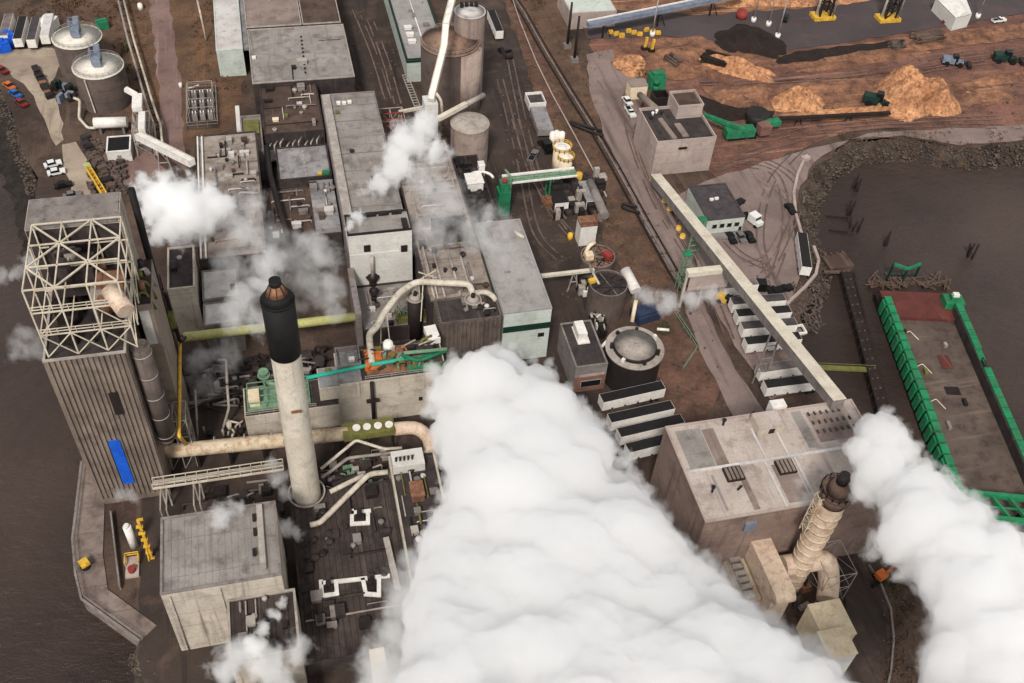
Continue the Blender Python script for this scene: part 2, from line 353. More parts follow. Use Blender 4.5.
M['boilertan'] = pm('tan_boiler_wall', S(150,136,124), S(132,118,107), .1, .85, bump=.08, stain=S(108,94,86), stain_amt=.35, streak=(2,.7,S(112,98,90),.35))
M['head'] = pm('dark_stack_head', S(112,90,82), S(88,70,64), .5, .8, .1, bump=.1, stain=S(140,104,84), stain_amt=.3)
M['lidwhite'] = pm('white_lid', S(222,216,208), S(204,197,188), .2, .95, bump=.02, stain=S(178,166,150), stain_amt=.3)
M['navy'] = pm('navy_cover', S(54,66,96), S(44,54,80), .5, .7, bump=.05)
M['brush'] = pm('dry_brush', S(116,84,60), S(78,62,48), .3, 1, bump=.2)
M['track'] = pm('tyre_track_mud', S(112,96,91), S(96,81,77), .2, .9, bump=.2, fine_amt=.3)
M['trackpale'] = pm('dry_tyre_track', S(128,106,97), S(108,89,82), .2, .9, bump=.2, fine_amt=.3)
M['reddish'] = pm('reddish_soil', S(118,87,75), S(90,66,57), .08, .95, bump=.4, stain=S(70,56,46), stain_amt=.5, fine=1.0, fine_amt=.3)
# ================================================================== SETTING
def structure(name, mb, m): return tag(mb.build(name, m), kind='structure')
mb = MB(); mb.add([(-4000,-3000,-3.6),(4000,-3000,-3.6),(4000,5000,-3.6),(-4000,5000,-3.6)], [(0,1,2,3)])
structure('water', mb, M['water'])
def pxs(l, z=0): return [at(u, v, z) for u, v in l]
def jag(pts, step, amp, seed=0, closed=True):
    rr = random.Random(seed); out = []
    k = len(pts)
    for i in range(k if closed else k-1):
        a, b = Vector(pts[i]), Vector(pts[(i+1) % k]); n = max(1, int((b-a).length/step))
        for j in range(n):
            p = a.lerp(b, j/n)
            out.append(p + (Vector((rr.uniform(-amp,amp), rr.uniform(-amp,amp), 0)) if j else Vector()))
    if not closed: out.append(Vector(pts[-1]))
    return out
west_n = [Vector((-300,900,0)), Vector((-130,420,0))] + pxs([(-40,50),(0,88),(14,120),(30,165),(44,205)]) + [Vector((-46,160,0))]
west_q = [Vector((-46,138,0))] + pxs([(73,540),(76,575),(82,600),(140,642)])
west_s = pxs([(140,642),(160,683)]) + [Vector((-20,60,0)), Vector((-10,20,0)), Vector((0,-300,0))]
east = pxs([(1200,150),(1024,140),(960,148),(900,138),(850,142),(815,165),(800,195),(797,225),(812,255),(806,283),(812,296),(800,316),(803,345),(824,385),(850,412)]) + [Vector((121,104,0)), Vector((120,88,0)), Vector((118,66,0)), Vector((116,20,0)), Vector((110,-300,0))]
west = jag(west_n, 5, .9, 1, False) + west_q + jag(west_s, 4, .7, 2, False)
eastj = jag(east, 5, .9, 3, False)
outline = west + list(reversed(eastj)) + [Vector((900,260,0)), Vector((2500,600,0)), Vector((3000,4500,0)), Vector((-2500,4500,0))]
mb = MB(); mb.add(outline, [tuple(range(len(outline)))]); structure('ground', mb, M['land'])
# banks dropping to the water, loose stone
def bank(name, line, out, drop=-4.2, wide=7.0, seed=0, m='rockbank'):
    rr = random.Random(seed); mb = MB(); rows = 5; V = []
    for i, p in enumerate(line):
        a = line[max(i-1,0)]; b = line[min(i+1,len(line)-1)]; d = (b-a); d.z = 0
        if d.length < 1e-6: d = Vector((0,1,0))
        d.normalize(); nrm = Vector((d.y,-d.x,0))*out
        for j in range(rows+1):
            t = j/rows
            V.append(p + nrm*wide*t*(1+rr.uniform(-.15,.15)*(0<j)) + Vector((0,0,drop*t + (rr.uniform(-.35,.35) if 0<j else 0))))
    fs = []
    for i in range(len(line)-1):
        for j in range(rows): fs.append((i*(rows+1)+j, i*(rows+1)+j+1, (i+1)*(rows+1)+j+1, (i+1)*(rows+1)+j))
    if out < 0: fs = [tuple(reversed(f)) for f in fs]
    fs = [tuple(reversed(f)) for f in fs]
    mb.add(V, fs); return structure(name, mb, M[m])
bank('river_bank', jag(west_n, 2.5, .5, 1, False), 1, seed=4, wide=9, m='bankdark')
bank('river_bank', jag(west_s, 2.0, .4, 2, False), 1, seed=5, wide=3.5)
bank('basin_bank', jag(east[:10], 2.5, .5, 3, False), -1, seed=6, wide=6)
bank('basin_bank', jag(east[9:], 2.5, .3, 3, False), -1, seed=7, wide=1.2, m='bankdark')
def rocks(name, line, out, wide, n, r0, r1, seed, z0=0.0, drop=-4.0, m='rock'):
    rr = random.Random(seed); mb = MB()
    L = [(b-a).length for a, b in zip(line, line[1:])]; T = sum(L)
    for k in range(n):
        s = rr.uniform(0, T); i = 0
        while i < len(L)-1 and s > L[i]: s -= L[i]; i += 1
        a, b = line[i], line[i+1]; d = (b-a).normalized(); nrm = Vector((d.y,-d.x,0))*out
        t = rr.random(); p = a + d*s + nrm*(wide*t) + Vector((0,0,z0+drop*t)); r = rr.uniform(r0, r1)
        vs = []
        for q in ((1,0,0),(-1,0,0),(0,1,0),(0,-1,0),(0,0,1),(0,0,-1)):
            vs.append(p + Vector((q[0]*r*rr.uniform(.7,1.3)+rr.uniform(-.3,.3)*r, q[1]*r*rr.uniform(.7,1.3)+rr.uniform(-.3,.3)*r, q[2]*r*rr.uniform(.5,1.0))))
        mb.add(vs, [(0,2,4),(2,1,4),(1,3,4),(3,0,4),(2,0,5),(1,2,5),(3,1,5),(0,3,5)])
    return tag(mb.build(name, M[m]), kind='stuff')
rocks('rip_rap', pxs([(0,88),(14,120),(30,165),(44,205)]), 1, 3, 420, .2, .6, 11, drop=-1.3)
rocks('rip_rap', pxs([(1060,142),(960,148),(900,138),(850,142),(815,165),(800,195),(797,225),(812,255),(806,283)]), -1, 7, 2300, .16, .55, 12)
rocks('rip_rap', pxs([(140,642),(160,683),(170,720)]), 1, 3.2, 260, .2, .6, 13)
# surfaces laid on the land
LZ = [0.02]
def patch(name, px, m, amp=.8, step=4, z=None):
    LZ[0] += .012
    zz = z or LZ[0]
    pts = [p if isinstance(p, Vector) else at(p[0], p[1], 0) for p in px]
    pts = jag(pts, step, amp, len(bpy.data.objects))
    mb = MB(); V = [(p.x,p.y,zz) for p in pts]
    A = sum(V[i][0]*V[(i+1)%len(V)][1]-V[(i+1)%len(V)][0]*V[i][1] for i in range(len(V)))
    if A < 0: V.reverse()
    mb.add(V, [tuple(range(len(V)))]); return structure(name, mb, M[m])
patch('dirt_ground', [(580,-30),(760,30),(1100,10),(1100,135),(1024,132),(960,138),(900,128),(850,132),(800,150),(720,180),(600,100)], 'redroad', 1.2)
patch('grass_bank', [(110,-30),(260,-30),(245,70),(240,125),(190,150),(130,135),(135,70),(112,40)], 'orangegrass', 1.2)
patch('grass_verge', [(40,0),(112,-10),(140,100),(150,140),(128,130),(120,60),(70,20)], 'grass', 1.2)
patch('gravel_path', [(146,-30),(165,-30),(178,60),(185,150),(188,175),(163,150),(158,80)], 'path', .6)
patch('concrete_yard', [(-30,50),(52,48),(64,60),(50,84),(60,116),(64,140),(56,146),(40,112),(24,84),(8,70),(-30,66)], 'slab', .7)
patch('dirt_yard', [(85,140),(150,150),(170,172),(130,185),(105,185)], 'path', .8)
patch('concrete_pad', [(62,145),(76,142),(90,168),(95,200),(78,200),(64,170)], 'slab', .5)
patch('mill_yard', [(335,-30),(392,-30),(410,70),(420,130),(400,130),(372,100),(356,80)], 'asphalt', .3)
patch('mill_yard', [(478,-30),(508,-30),(532,90),(560,160),(600,225),(600,290),(612,400),(590,420),(520,380),(540,290),(520,220),(480,190)], 'asphalt', .7)
patch('mill_yard', [Vector((-36,92,0)),Vector((-36,160,0)),Vector((56,160,0)),Vector((56,120,0)),Vector((62,90,0)),Vector((62,60,0)),Vector((-24,60,0))], 'asphalt', .3)
patch('embankment', [(492,-30),(560,-30),(568,30),(592,95),(618,165),(650,235),(684,292),(676,320),(640,300),(606,250),(596,205),(560,150),(532,82)], 'grass', .9)
patch('dirt_strip', [(640,300),(676,320),(700,350),(720,390),(700,420),(650,420),(660,380),(640,350)], 'reddish', .9)
patch('dirt_strip', [(500,-20),(520,-20),(545,60),(566,120),(552,118),(532,84)], 'reddish', .7)
patch('road', [(586,55),(640,45),(648,70),(640,110),(648,170),(690,250),(706,310),(735,370),(770,420),(735,420),(700,352),(680,290),(648,235),(616,165),(592,100)], 'road', .4)
patch('truck_yard', [(716,178),(800,152),(880,132),(1100,122),(1100,134),(960,146),(900,136),(850,140),(814,163),(797,195),(793,225),(802,255),(795,290),(785,330),(810,390),(770,400),(720,320),(690,250),(668,200)], 'road', .5)
patch('port_apron', [(560,-30),(1100,-40),(1100,10),(1024,14),(940,28),(850,42),(780,52),(720,42),(660,36),(588,40)], 'port', .6)
patch('dirt_bank', [(640,42),(720,46),(780,56),(860,44),(960,30),(1100,16),(1100,30),(1000,42),(880,56),(800,72),(720,78),(650,62)], 'chipdirt', .9)
patch('chip_yard', [(700,86),(800,84),(900,76),(960,80),(975,105),(920,120),(820,122),(720,108)], 'chipdirt', 1.0)
patch('chip_yard', [(612,45),(700,36),(735,60),(690,80),(640,80),(615,70)], 'chipdirt', 1.0)
patch('dark_bark_ground', [(690,92),(735,108),(775,112),(770,122),(720,120),(700,108)], 'bark', .8)
patch('dark_bark_ground', [(795,52),(850,46),(905,40),(900,46),(850,54),(800,62)], 'bark', .7)
patch('haul_road', [(700,70),(850,66),(1000,44),(1100,36),(1100,52),(1000,58),(870,76),(760,84),(700,84)], 'redroad', .8)
patch('chip_yard', [(560,-30),(760,-40),(880,-30),(840,6),(700,16),(590,10)], 'chipdirt', .9)
patch('service_road', [(838,556),(856,566),(874,586),(884,612),(887,642),(884,672),(876,720),(812,720),(830,660),(846,610)], 'asphalt', .15)
# quay in front of the boiler house
mb = MB()
quay_out = pxs([(82,463),(73,540),(76,575),(82,600),(140,642)]); quay_in = pxs([(157,626),(108,590),(103,555),(105,500),(107,463)])
mb.prism([(p.x,p.y) for p in quay_out+quay_in], -4.5, .25); structure('quay', mb, M['quay'])
mb = MB()
for a, b in zip(quay_out, quay_out[1:]):
    mb.bar(a+Vector((0,0,.45)), b+Vector((0,0,.45)), .4)
mb.rail([p+Vector((.5,0,.6)) for p in quay_out], h=1.0, t=.08)
structure('quay_kerb', mb, M['wallgrey'])
# timber pier beside the basin

# tyre tracks and puddles
def tracks(name,lines,m,wd=.5,gauge=1.9):
    mb=MB(); rr=random.Random(len(bpy.data.objects))
    for L in lines:
        P=[at(u,v,0) for u,v in L]; Q=[]
        for i in range(len(P)-1):
            p0=P[max(i-1,0)];p1=P[i];p2=P[i+1];p3=P[min(i+2,len(P)-1)]
            for k in range(8):
                t=k/8; Q.append(.5*((2*p1)+(p2-p0)*t+(2*p0-5*p1+4*p2-p3)*t*t+(3*p1-p0-3*p2+p3)*t**3))
        Q.append(P[-1]); z=LZ[0]+.02
        for off in (-gauge/2,gauge/2):
            for i in range(len(Q)-1):
                if rr.random()<.18: continue
                d=(Q[i+1]-Q[i]); 
                if d.length<1e-3: continue
                d.normalize(); n=Vector((-d.y,d.x,0)); w=wd*rr.uniform(.5,1)/2
                a=Q[i]+n*(off+rr.uniform(-.08,.08)); b=Q[i+1]+n*off
                mb.add([(a.x-n.x*w,a.y-n.y*w,z),(b.x-n.x*w,b.y-n.y*w,z),(b.x+n.x*w,b.y+n.y*w,z),(a.x+n.x*w,a.y+n.y*w,z)],[(3,2,1,0)])
        LZ[0]+=.004
    return structure(name,mb,M[m])
tracks('tyre_tracks',[[(716,170),(760,160),(800,190),(780,250),(760,280)],[(730,165),(775,175),(786,230),(770,285)],[(800,150),(770,185),(760,240),(775,290)],[(770,270),(740,255),(720,235),(705,230)],[(650,110),(636,140),(660,200),(700,270),(730,340)],[(640,70),(625,110),(650,190),(690,260)],[(510,60),(525,130),(545,200),(575,240)],[(500,80),(520,160),(535,230),(560,260)],[(1020,128),(940,126),(870,128),(800,140),(730,160)]],'track',.6)
tracks('tyre_tracks',[[(760,180),(790,205),(770,255),(745,265)],[(720,130),(760,140),(810,130),(900,122),(1000,118)],[(700,84),(780,82),(860,74),(940,60),(1020,50)],[(720,90),(800,90),(870,80),(960,66),(1020,60)],[(960,110),(990,90),(1020,85)],[(370,20),(385,60),(398,105)],[(355,10),(372,50),(388,100)],[(515,120),(535,180),(570,230)],[(600,80),(630,130),(655,195),(690,255)]],'trackpale',.5)
# ================================================================== MILL BUILDINGS
def ring(mb, x0,x1,y0,y1,z0,z1,t):
    mb.box(x0,x1,y0,y0+t,z0,z1); mb.box(x0,x1,y1-t,y1,z0,z1); mb.box(x0,x0+t,y0+t,y1-t,z0,z1); mb.box(x1-t,x1,y0+t,y1-t,z0,z1)
def building(name, label, cat, x0,x1,y0,y1,z1, wall, roof, par=.5, z0=0.0, parm=None, t=.35, group=None, ribs=None, ribm=.22):
    r = thing(name, label, cat, ((x0+x1)/2,(y0+y1)/2,z0), group)
    mb = MB(); mb.box(x0,x1,y0,y1,z0-.3,z1-par-.02)
    if ribs:
        n = int((x1-x0)/ribs)
        for i in range(n):
            x = x0+(i+.5)*(x1-x0)/n; mb.box(x-ribs*.27,x+ribs*.27,y0-ribm,y0,z0-.3,z1-par-.04)
        n = int((y1-y0)/ribs)
        for i in range(n):
            y = y0+(i+.5)*(y1-y0)/n; mb.box(x1,x1+ribm,y-ribs*.27,y+ribs*.27,z0-.3,z1-par-.04); mb.box(x0-ribm,x0,y-ribs*.27,y+ribs*.27,z0-.3,z1-par-.04)
    mb.build('wall', M[wall], r)
    mb = MB(); mb.box(x0+t,x1-t,y0+t,y1-t,z1-par-.02,z1-par+.05 if par > .15 else z1); mb.build('roof', M[roof], r)
    if par > .15:
        mb = MB(); ring(mb, x0-.06,x1+.06,y0-.06,y1+.06,z1-par-.01,z1,t+.06); mb.build('parapet', M[parm or wall], r)
    return r
def roof_unit(r, x, y, z, dx, dy, dz, m='steel', name='roof_unit'):
    mb = MB(); mb.box(x-dx/2,x+dx/2,y-dy/2,y+dy/2,z-.02,z+dz); mb.box(x-dx*.56,x+dx*.56,y-dy*.56,y+dy*.56,z+dz,z+dz+.12)
    return mb.build(name, M[m], r)
def roof_fan(r, x, y, z, rad=.6, h=.9, m='steel', name='roof_fan'):
    mb = MB(); mb.cyl(x,y,z-.02,z+h*.6,rad*.7,12); mb.cyl(x,y,z+h*.6,z+h*.75,rad,12); mb.dome(x,y,z+h*.75,rad,h*.3,12,3); return mb.build(name, M[m], r)
def roof_pipe(r, path, rad, m='steel', name='roof_pipe'):
    mb = MB(); mb.tube(path, rad, 8); return mb.build(name, M[m], r)
def clutter(r, x0,x1,y0,y1,z, n, seed, ms=('steel','darkmetal','wallgrey','roofwhite','wallgrey','roofbrown'), big=1.0):
    rr = random.Random(seed)
    for i in range(n):
        x, y = rr.uniform(x0,x1), rr.uniform(y0,y1); k = rr.random(); m = rr.choice(ms)
        if k < .35: roof_unit(r, x,y,z, rr.uniform(.7,2.2)*big, rr.uniform(.7,2.2)*big, rr.uniform(.5,1.4)*big, m)
        elif k < .6: roof_fan(r, x,y,z, rr.uniform(.35,.8)*big, rr.uniform(.7,1.3)*big, m)
        else:
            L = rr.uniform(3,9)*big; h = rr.uniform(.3,1.0); rad = rr.uniform(.1,.24)
            if rr.random() < .5: p = [(x,y,z),(x,y,z+h),(min(x+L,x1),y,z+h),(min(x+L,x1),y,z)]
            else: p = [(x,y,z),(x,y,z+h),(x,min(y+L,y1),z+h),(x,min(y+L,y1),z)]
            roof_pipe(r, p, rad, m)
def window(r, x0,x1,y,z0,z1, sill=True):
    mb = MB(); mb.box(x0-.12,x1+.12,y-.10,y+.02,z0-.12,z1+.12); f = mb.build('window', M['steel'], r)
    mb = MB(); mb.box(x0,x1,y-.13,y-.08,z0,z1); mb.build('pane', M['glass'], f); return f
def door(r, x0,x1,y,z0,z1, m='darkmetal'):
    mb = MB(); mb.box(x0,x1,y-.08,y+.03,z0,z1); return mb.build('door', M[m], r)

# ---- boiler house with its steel crown
r = thing('boiler_house', 'tall ribbed tan boiler house with a blue strip and a steel frame crown', 'building', (-37,138,0))
X0,X1,Y0 = -43.4,-30.3,126.5
mb = MB(); mb.box(X0,X1,Y0,144,-4,41.6)
for i in range(15):
    x = X0+(i+.5)*(X1-X0)/15; mb.box(x-.24,x+.24,Y0-.32,Y0,2,41.9)
for i in range(18):
    y = Y0+(i+.5)*17.5/18; mb.box(X0-.3,X0,y-.24,y+.24,0,41.9)
mb.build('ribbed_wall', M['ribtan'], r)
mb = MB(); mb.box(X0-.1,X1+.1,Y0-.4,Y0-.02,41.92,42.3); mb.box(X0-.1,X0+.3,Y0,144,41.9,42.3); mb.box(X1-.3,X1+.1,Y0,144,41.9,42.3); mb.build('roof_trim', M['steel'], r)
mb = MB(); mb.box(X0+.3,X1-.3,Y0+.1,143.9,41.6,41.75); mb.build('deck', M['rooftar'], r)
# back block, higher
mb = MB(); mb.box(-44.2,-29,144.02,152,-3,56); mb.build('wall', M['wallbeige'], r)
mb = MB(); mb.box(-44.1,-29.1,143.94,144.01,42.5,55.6); mb.build('front_wall', M['walldark'], r)  # dark sheet over the beige front, painting in the shade behind the frame
mb = MB(); mb.box(-44.0,-29.2,143.8,151.8,56,56.25); mb.build('roof', M['wallgrey'], r)
a = aty(108,393,126.2); b_ = aty(120,414,126.2)
mb = MB(); mb.box(a.x,a.x+1.6,126.05,126.3,b_.z,a.z); mb.build('louvre', M['tankblack'], r)
a = aty(108,441,126.2); b_ = aty(131,482,126.2)
mb = MB(); mb.box(a.x,a.x+2.0,125.95,126.3,b_.z,a.z)
for k in range(7): mb.box(a.x-.05,a.x+2.05,125.9,125.95,b_.z+(a.z-b_.z)*k/6.5,b_.z+(a.z-b_.z)*k/6.5+.12)
mb.build('blue_strip', M['blue'], r)
mb = MB(); mb.frame(-42.6,-28.4,127.2,143.4,42,57.3,3,3,3,.24,False)
for z in (57.3,):
    for i in range(3):
        x0 = -42.6+i*14.2/3; x1 = x0+14.2/3
        for j in range(3):
            y0 = 127.2+j*5.4; y1=y0+5.4
            if (i+j)%2: mb.bar((x0,y0,z),(x1,y1,z),.25)
            else: mb.bar((x1,y0,z),(x0,y1,z),.25)
    for i in range(4): mb.bar((-42.6+i*14.2/3,127.2,z),(-42.6+i*14.2/3,143.4,z),.22)
    for j in range(4): mb.bar((-42.6,127.2+j*5.4,z),(-28.4,127.2+j*5.4,z),.22)
for k,(xa,xb) in enumerate(((-42.6,-37.9),(-33.1,-37.9),(-33.1,-28.4))):
    mb.bar((xa,127.2,42),(xb,127.2,47.1),.16); mb.bar((xb,127.2,42),(xa,127.2,47.1),.16)
for k,(xa,xb) in enumerate(((-42.6,-37.9),(-28.4,-33.1))): mb.bar((xa,127.2,47.1),(xb,127.2,52.2),.16)
for y in (127.2,132.6,138): mb.bar((-28.4,y,42),(-28.4,y+5.4,47.1),.16); mb.bar((-28.4,y+5.4,47.1),(-28.4,y,52.2),.16)
mb.rail([(-42.6,127.2,47.2),(-28.4,127.2,47.2),(-28.4,143,47.2)],h=1.2,t=.12); mb.rail([(-42.6,127.2,52.3),(-28.4,127.2,52.3)],h=1.2,t=.12)
mb.build('steel_frame', M['lattice'], r)
rr = random.Random(5)
for i in range(30):
    x, y = rr.uniform(-41,-31), rr.uniform(129.5,142); z = rr.choice((42,42,47,47,51))
    mb = MB()
    if i % 3 == 0: mb.cyl(x,y,z,z+rr.uniform(2,5),rr.uniform(.6,1.3),14)
    elif i % 3 == 1: mb.box(x-rr.uniform(.8,1.8),x+rr.uniform(.8,1.8),y-1,y+1,z,z+rr.uniform(1.5,4))
    else: mb.tube([(x,y,42),(x,y,z+3),(x+rr.uniform(-5,5),y,z+3),(x,y+3,z+1)],rr.uniform(.2,.45))
    mb.build('equipment', M[rr.choice(('darkmetal','darkmetal','steel','walldark','copper','tankblack'))], r)
mb = MB(); mb.box(-41.5,-30,136,143,47,47.2); mb.box(-40,-34,137,142,47.2,51.5); mb.build('boiler_casing', M['walldark'], r)
mb = MB(); mb.box(-33.5,-29.2,133.6,137.6,47,50.6); mb.build('burner_casing', M['copper'], r)
p = aty(110,290,130.0); q = aty(126,311,125.6)
mb = MB(); mb.cone(p,q,1.5,1.5,22); mb.build('exhaust_duct', M['pinkduct'], r)
# round flue down the east side
mb = MB(); mb.cyl(-28.5,129.3,15,40,1.7,28); mb.cone((-28.5,129.3,15),(-28.5,129.3,13),1.7,.8,28)
mb.build('flue', M['ribbrown'], r)
for k in range(5):
    mb = MB(); z=16+k*5.6
    mb.tube([(-28.5+1.72*math.cos(2*math.pi*j/20),129.3+1.72*math.sin(2*math.pi*j/20),z) for j in range(21)],.09,6)
    mb.build('flue_band', M['steel'], r)
mb = MB(); mb.box(-29,-26.5,138.5,150.6,0,41); mb.build('side_wall', M['boilertan'], r)
mb = MB(); mb.box(-28.98,-26.6,138.6,150.5,41,41.2); mb.build('side_roof', M['rooftar'], r)
rr = random.Random(66)
for i in range(8):
    y = rr.uniform(139.5,149); mb = MB()
    if i%2: mb.cyl(rr.uniform(-28.3,-27.2),y,41.1,42.2+rr.random()*2,rr.uniform(.3,.6),12)
    else: mb.tube([(-28.4,y,41.2),(-28.4,y,42.4),(-27.2,y,42.4),(-26.2,y,38)],rr.uniform(.15,.3))
    mb.build('side_pipe', M[rr.choice(('darkmetal','olive','copper','steel'))], r)
mb = MB(); mb.box(-28.9,-27.2,138.3,138.49,31,39.5); mb.build('panel', M['wallwhite'], r)
mb = MB(); mb.frame(-30.0,-25.0,132.5,137.5,0,15,2,1,3,.22,True,4); mb.build('stair_tower', M['steel'], r)

# black pipe stack behind the boiler house
p = at(131,189,57)
mb = MB(); mb.cyl(p.x,p.y,8,57,.7,16,.65)
st = mb.build('pipe_stack', M['black'], None, (p.x,p.y,8)); tag(st,'slim black pipe stack rising beside the tall boiler house','stack')
for k,(x,y,zz) in enumerate(((-25.5,151.5,22),(-24,153,18))):
    pass
mb = MB(); mb.box(-28.7,-26.7,151,153.6,0,28); r = thing('stack_base','dark tower of pipework around the foot of the slim black stack','tower',(-26,152,0)); mb.build('casing', M['walldark'], r)
mb = MB(); mb.frame(-28.9,-26.5,150.8,154,18,34,1,1,4,.2,True,8); mb.build('frame', M['darkmetal'], r)
mb = MB(); mb.tube([(-27,152,31),(-25.9,152,31),(-25.7,153,16),(-25.7,160,10)],.4); mb.build('pipe', M['darkmetal'], r)
mb = MB(); mb.box(-26.6,-25.4,150.9,152.6,22,26); mb.build('hopper', M['olive'], r)

r = building('annex', 'plain pale annex block with a dark flat roof right of the boiler house', 'building', -28.6,-22.8,171,185,14.5,'wallbeige','rooftar',.4)
roof_unit(r,-27.2,178,14.1,1.2,2,1,'darkmetal'); roof_fan(r,-26,181,14.1)

# ---- left roofs
r = building('pulp_hall', 'wide low hall with a stained beige roof and two white pipes along its edge', 'building', -22.2,-6.6,182.5,232,12,'walldark','roofbeige',.35)
for dx in (.6,1.7): roof_pipe(r,[(-22.2+dx,183,11.9),(-22.2+dx,183,12.3),(-22.2+dx,231,12.3),(-22.2+dx,231,11.9)],.22,'white')
clutter(r,-19,-8,184,228,11.7,50,31)
for k,(x,y) in enumerate(((-17,222),(-13,214),(-17,206),(-12,199))):
    mb = MB(); mb.box(x-2.4,x+2.4,y-.2,y+.2,11.68,12.0); mb.build('roof_curb', M['darkmetal'], r)
roof_pipe(r,[(-12,205,11.7),(-12,205,13),(-7.5,204,13)],.3,'steel')
r = building('white_roofed_shed', 'low shed with a clean pale roof, the farther of two beside the annex', 'building', -21.8,-13.8,171.2,181,10,'wallgrey','roofwhite',.3)
mb = MB(); mb.box(-15.6,-14.6,173.5,175,9.7,10.5); mb.build('roof_unit', M['vinesgreen'], r)
r = building('white_roofed_shed', 'low shed with a clean pale roof, the nearer one just behind the lime pipe', 'building', -21.8,-13.8,163.6,170.8,9.4,'wallgrey','roofwhite',.3)
r = building('link_building', 'low dark brown roofed link between the stained hall and the long hall', 'building', -6.2,11.4,192,212,8,'walldark','roofbrown',.4)
mb = MB(); mb.box(5.2,11.2,192.3,211.6,7.7,9.5); mb.build('raised_roof', M['roofpurple'], r)
clutter(r,5.5,11,193,210,9.5,16,33); clutter(r,-5.5,4.5,193,211,7.6,22,34)
r = building('link_building', 'low flat building with a bluish grey roof between the brown roofs', 'building', -2.2,11.2,212.5,226.5,10,'walldark','roofpurple',.35)
for i in range(7):
    mb = MB(); mb.box(4.6,5.0,213.5+i*1.7,214.2+i*1.7,9.65,9.95); mb.build('roof_vent', M['steel'], r)
mb = MB(); mb.box(9.0,10.6,212.9,214.2,9.65,10.6); mb.build('roof_unit', M['green'], r)
roof_unit(r,8.2,213.4,9.65,.9,.9,.7,'yellow')
mb = MB(); mb.tube([(-4.4,228,9.5),(-4.2,215,9.8),(-2.6,198,9.8),(-1.2,190,9.6)],.75,12)
tag(mb.build('roof_duct', M['tankblack'], None, (-4,210,9)),'long black round duct running down between the low roofs','duct')
r = building('brown_roofed_shop', 'shop with a rusty brown flat roof in the middle of the mill', 'building', -4.6,11.2,231.5,256.5,11,'walldark','roofbrown',.4)
clutter(r,-3,10,233,254,10.6,20,35); roof_unit(r,-1.2,238,10.6,1.5,1.2,.6,'wallcream'); roof_unit(r,1.5,239.5,10.6,1.2,.9,.6,'olive')
for y in (236,244): roof_pipe(r,[(-4,y,10.8),(10,y,10.8)],.14,'darkmetal')
r = building('loading_hopper', 'open topped grey hopper house between the beige and brown roofs', 'building', -10.6,-5.2,226,242.5,10,'wallgrey','roofpink',.8)
mb = MB(); mb.box(-9.8,-5.8,234,240.5,9.4,9.9); mb.build('grating', M['olive'], r)
mb = MB(); mb.box(-11.8,-10.7,238,250,0,8.5); mb.build('side_wall', M['wallwhite'], r)
mb = MB()
for i in range(9): mb.tube([(-4+i*1.6,228,6),(-4+i*1.6,228,9+(i%3)*.6),(-3+i*1.6,230,9+(i%3)*.6)],.22)
mb.box(-4.5,10.5,226.8,231.3,5.5,6); 
tag(mb.build('pipe_cluster', M['steel'], None, (3,229,5.5)),'cluster of bent pipes in the dark gap in front of the rusty brown roof','pipework')
r = building('warehouse', 'large warehouse under a grey membrane roof with a row of small vents', 'building', -6.3,22.2,254.5,284,12.5,'walldark','roofgrey',.35,parm='steel',t=.22)
for i in range(10):
    mb = MB(); mb.box(8.4+i*.05,8.9+i*.05,258+i*2.2,258.7+i*2.2,12.05,12.5); mb.build('roof_vent', M['darkmetal'], r)
roof_unit(r,8.2,263.5,12.05,2.6,1.7,1.3,'steel'); roof_unit(r,5.6,261,12.05,1.2,1.2,.9,'darkmetal'); roof_pipe(r,[(5,255,12.2),(5.2,262,12.2)],.2,'darkmetal')
roof_unit(r,17,277,12.05,1.6,.8,.5,'wallgrey'); roof_pipe(r,[(14,275.5,12.2),(20.5,275.5,12.2)],.12,'darkmetal'); roof_unit(r,-5.2,268,12.05,1,1,.6,'white')
r = building('warehouse_wing', 'pinkish roofed wing behind the large grey warehouse roof', 'building', -6.5,9.8,284.6,330,13,'walldark','roofpink',.35,parm='steel',t=.22)
clutter(r,-5,8,288,320,12.6,6,36)
r = building('warehouse_wing', 'narrow brown roofed wing behind the large grey warehouse roof', 'building', 10.2,21.6,284.6,330,13,'walldark','roofbrown',.35,parm='steel',t=.22)
r = building('tall_white_shed', 'tall narrow white shed with a pale mint roof beside the grey warehouse', 'building', -16,-8.3,279.2,335,9,'wallmint','roofwhite',.2)
mb = MB(); mb.box(-8.2,-6.6,279.8,335,8.0,8.3); mb.build('gutter_roof', M['roofpurple'], r)
r = building('office_annex', 'grey annex with white pipes at the right rim of the warehouse yard', 'building', 39.4,52,269,335,8,'wallmint','roofsilver',.4,parm='dkgreen')
for i in range(3): roof_unit(r,42.6,279+i*4.2,7.6,2.2,1.5,.8,'white')
roof_pipe(r,[(46,272,7.8),(46,320,7.8)],.2,'white'); clutter(r,44,51,275,320,7.6,20,37)
mb = MB(); mb.box(39.38,52.02,268.9,269,6.7,7.5); mb.box(39.3,39.4,269,335,6.7,7.5); mb.build('fascia', M['dkgreen'], r)

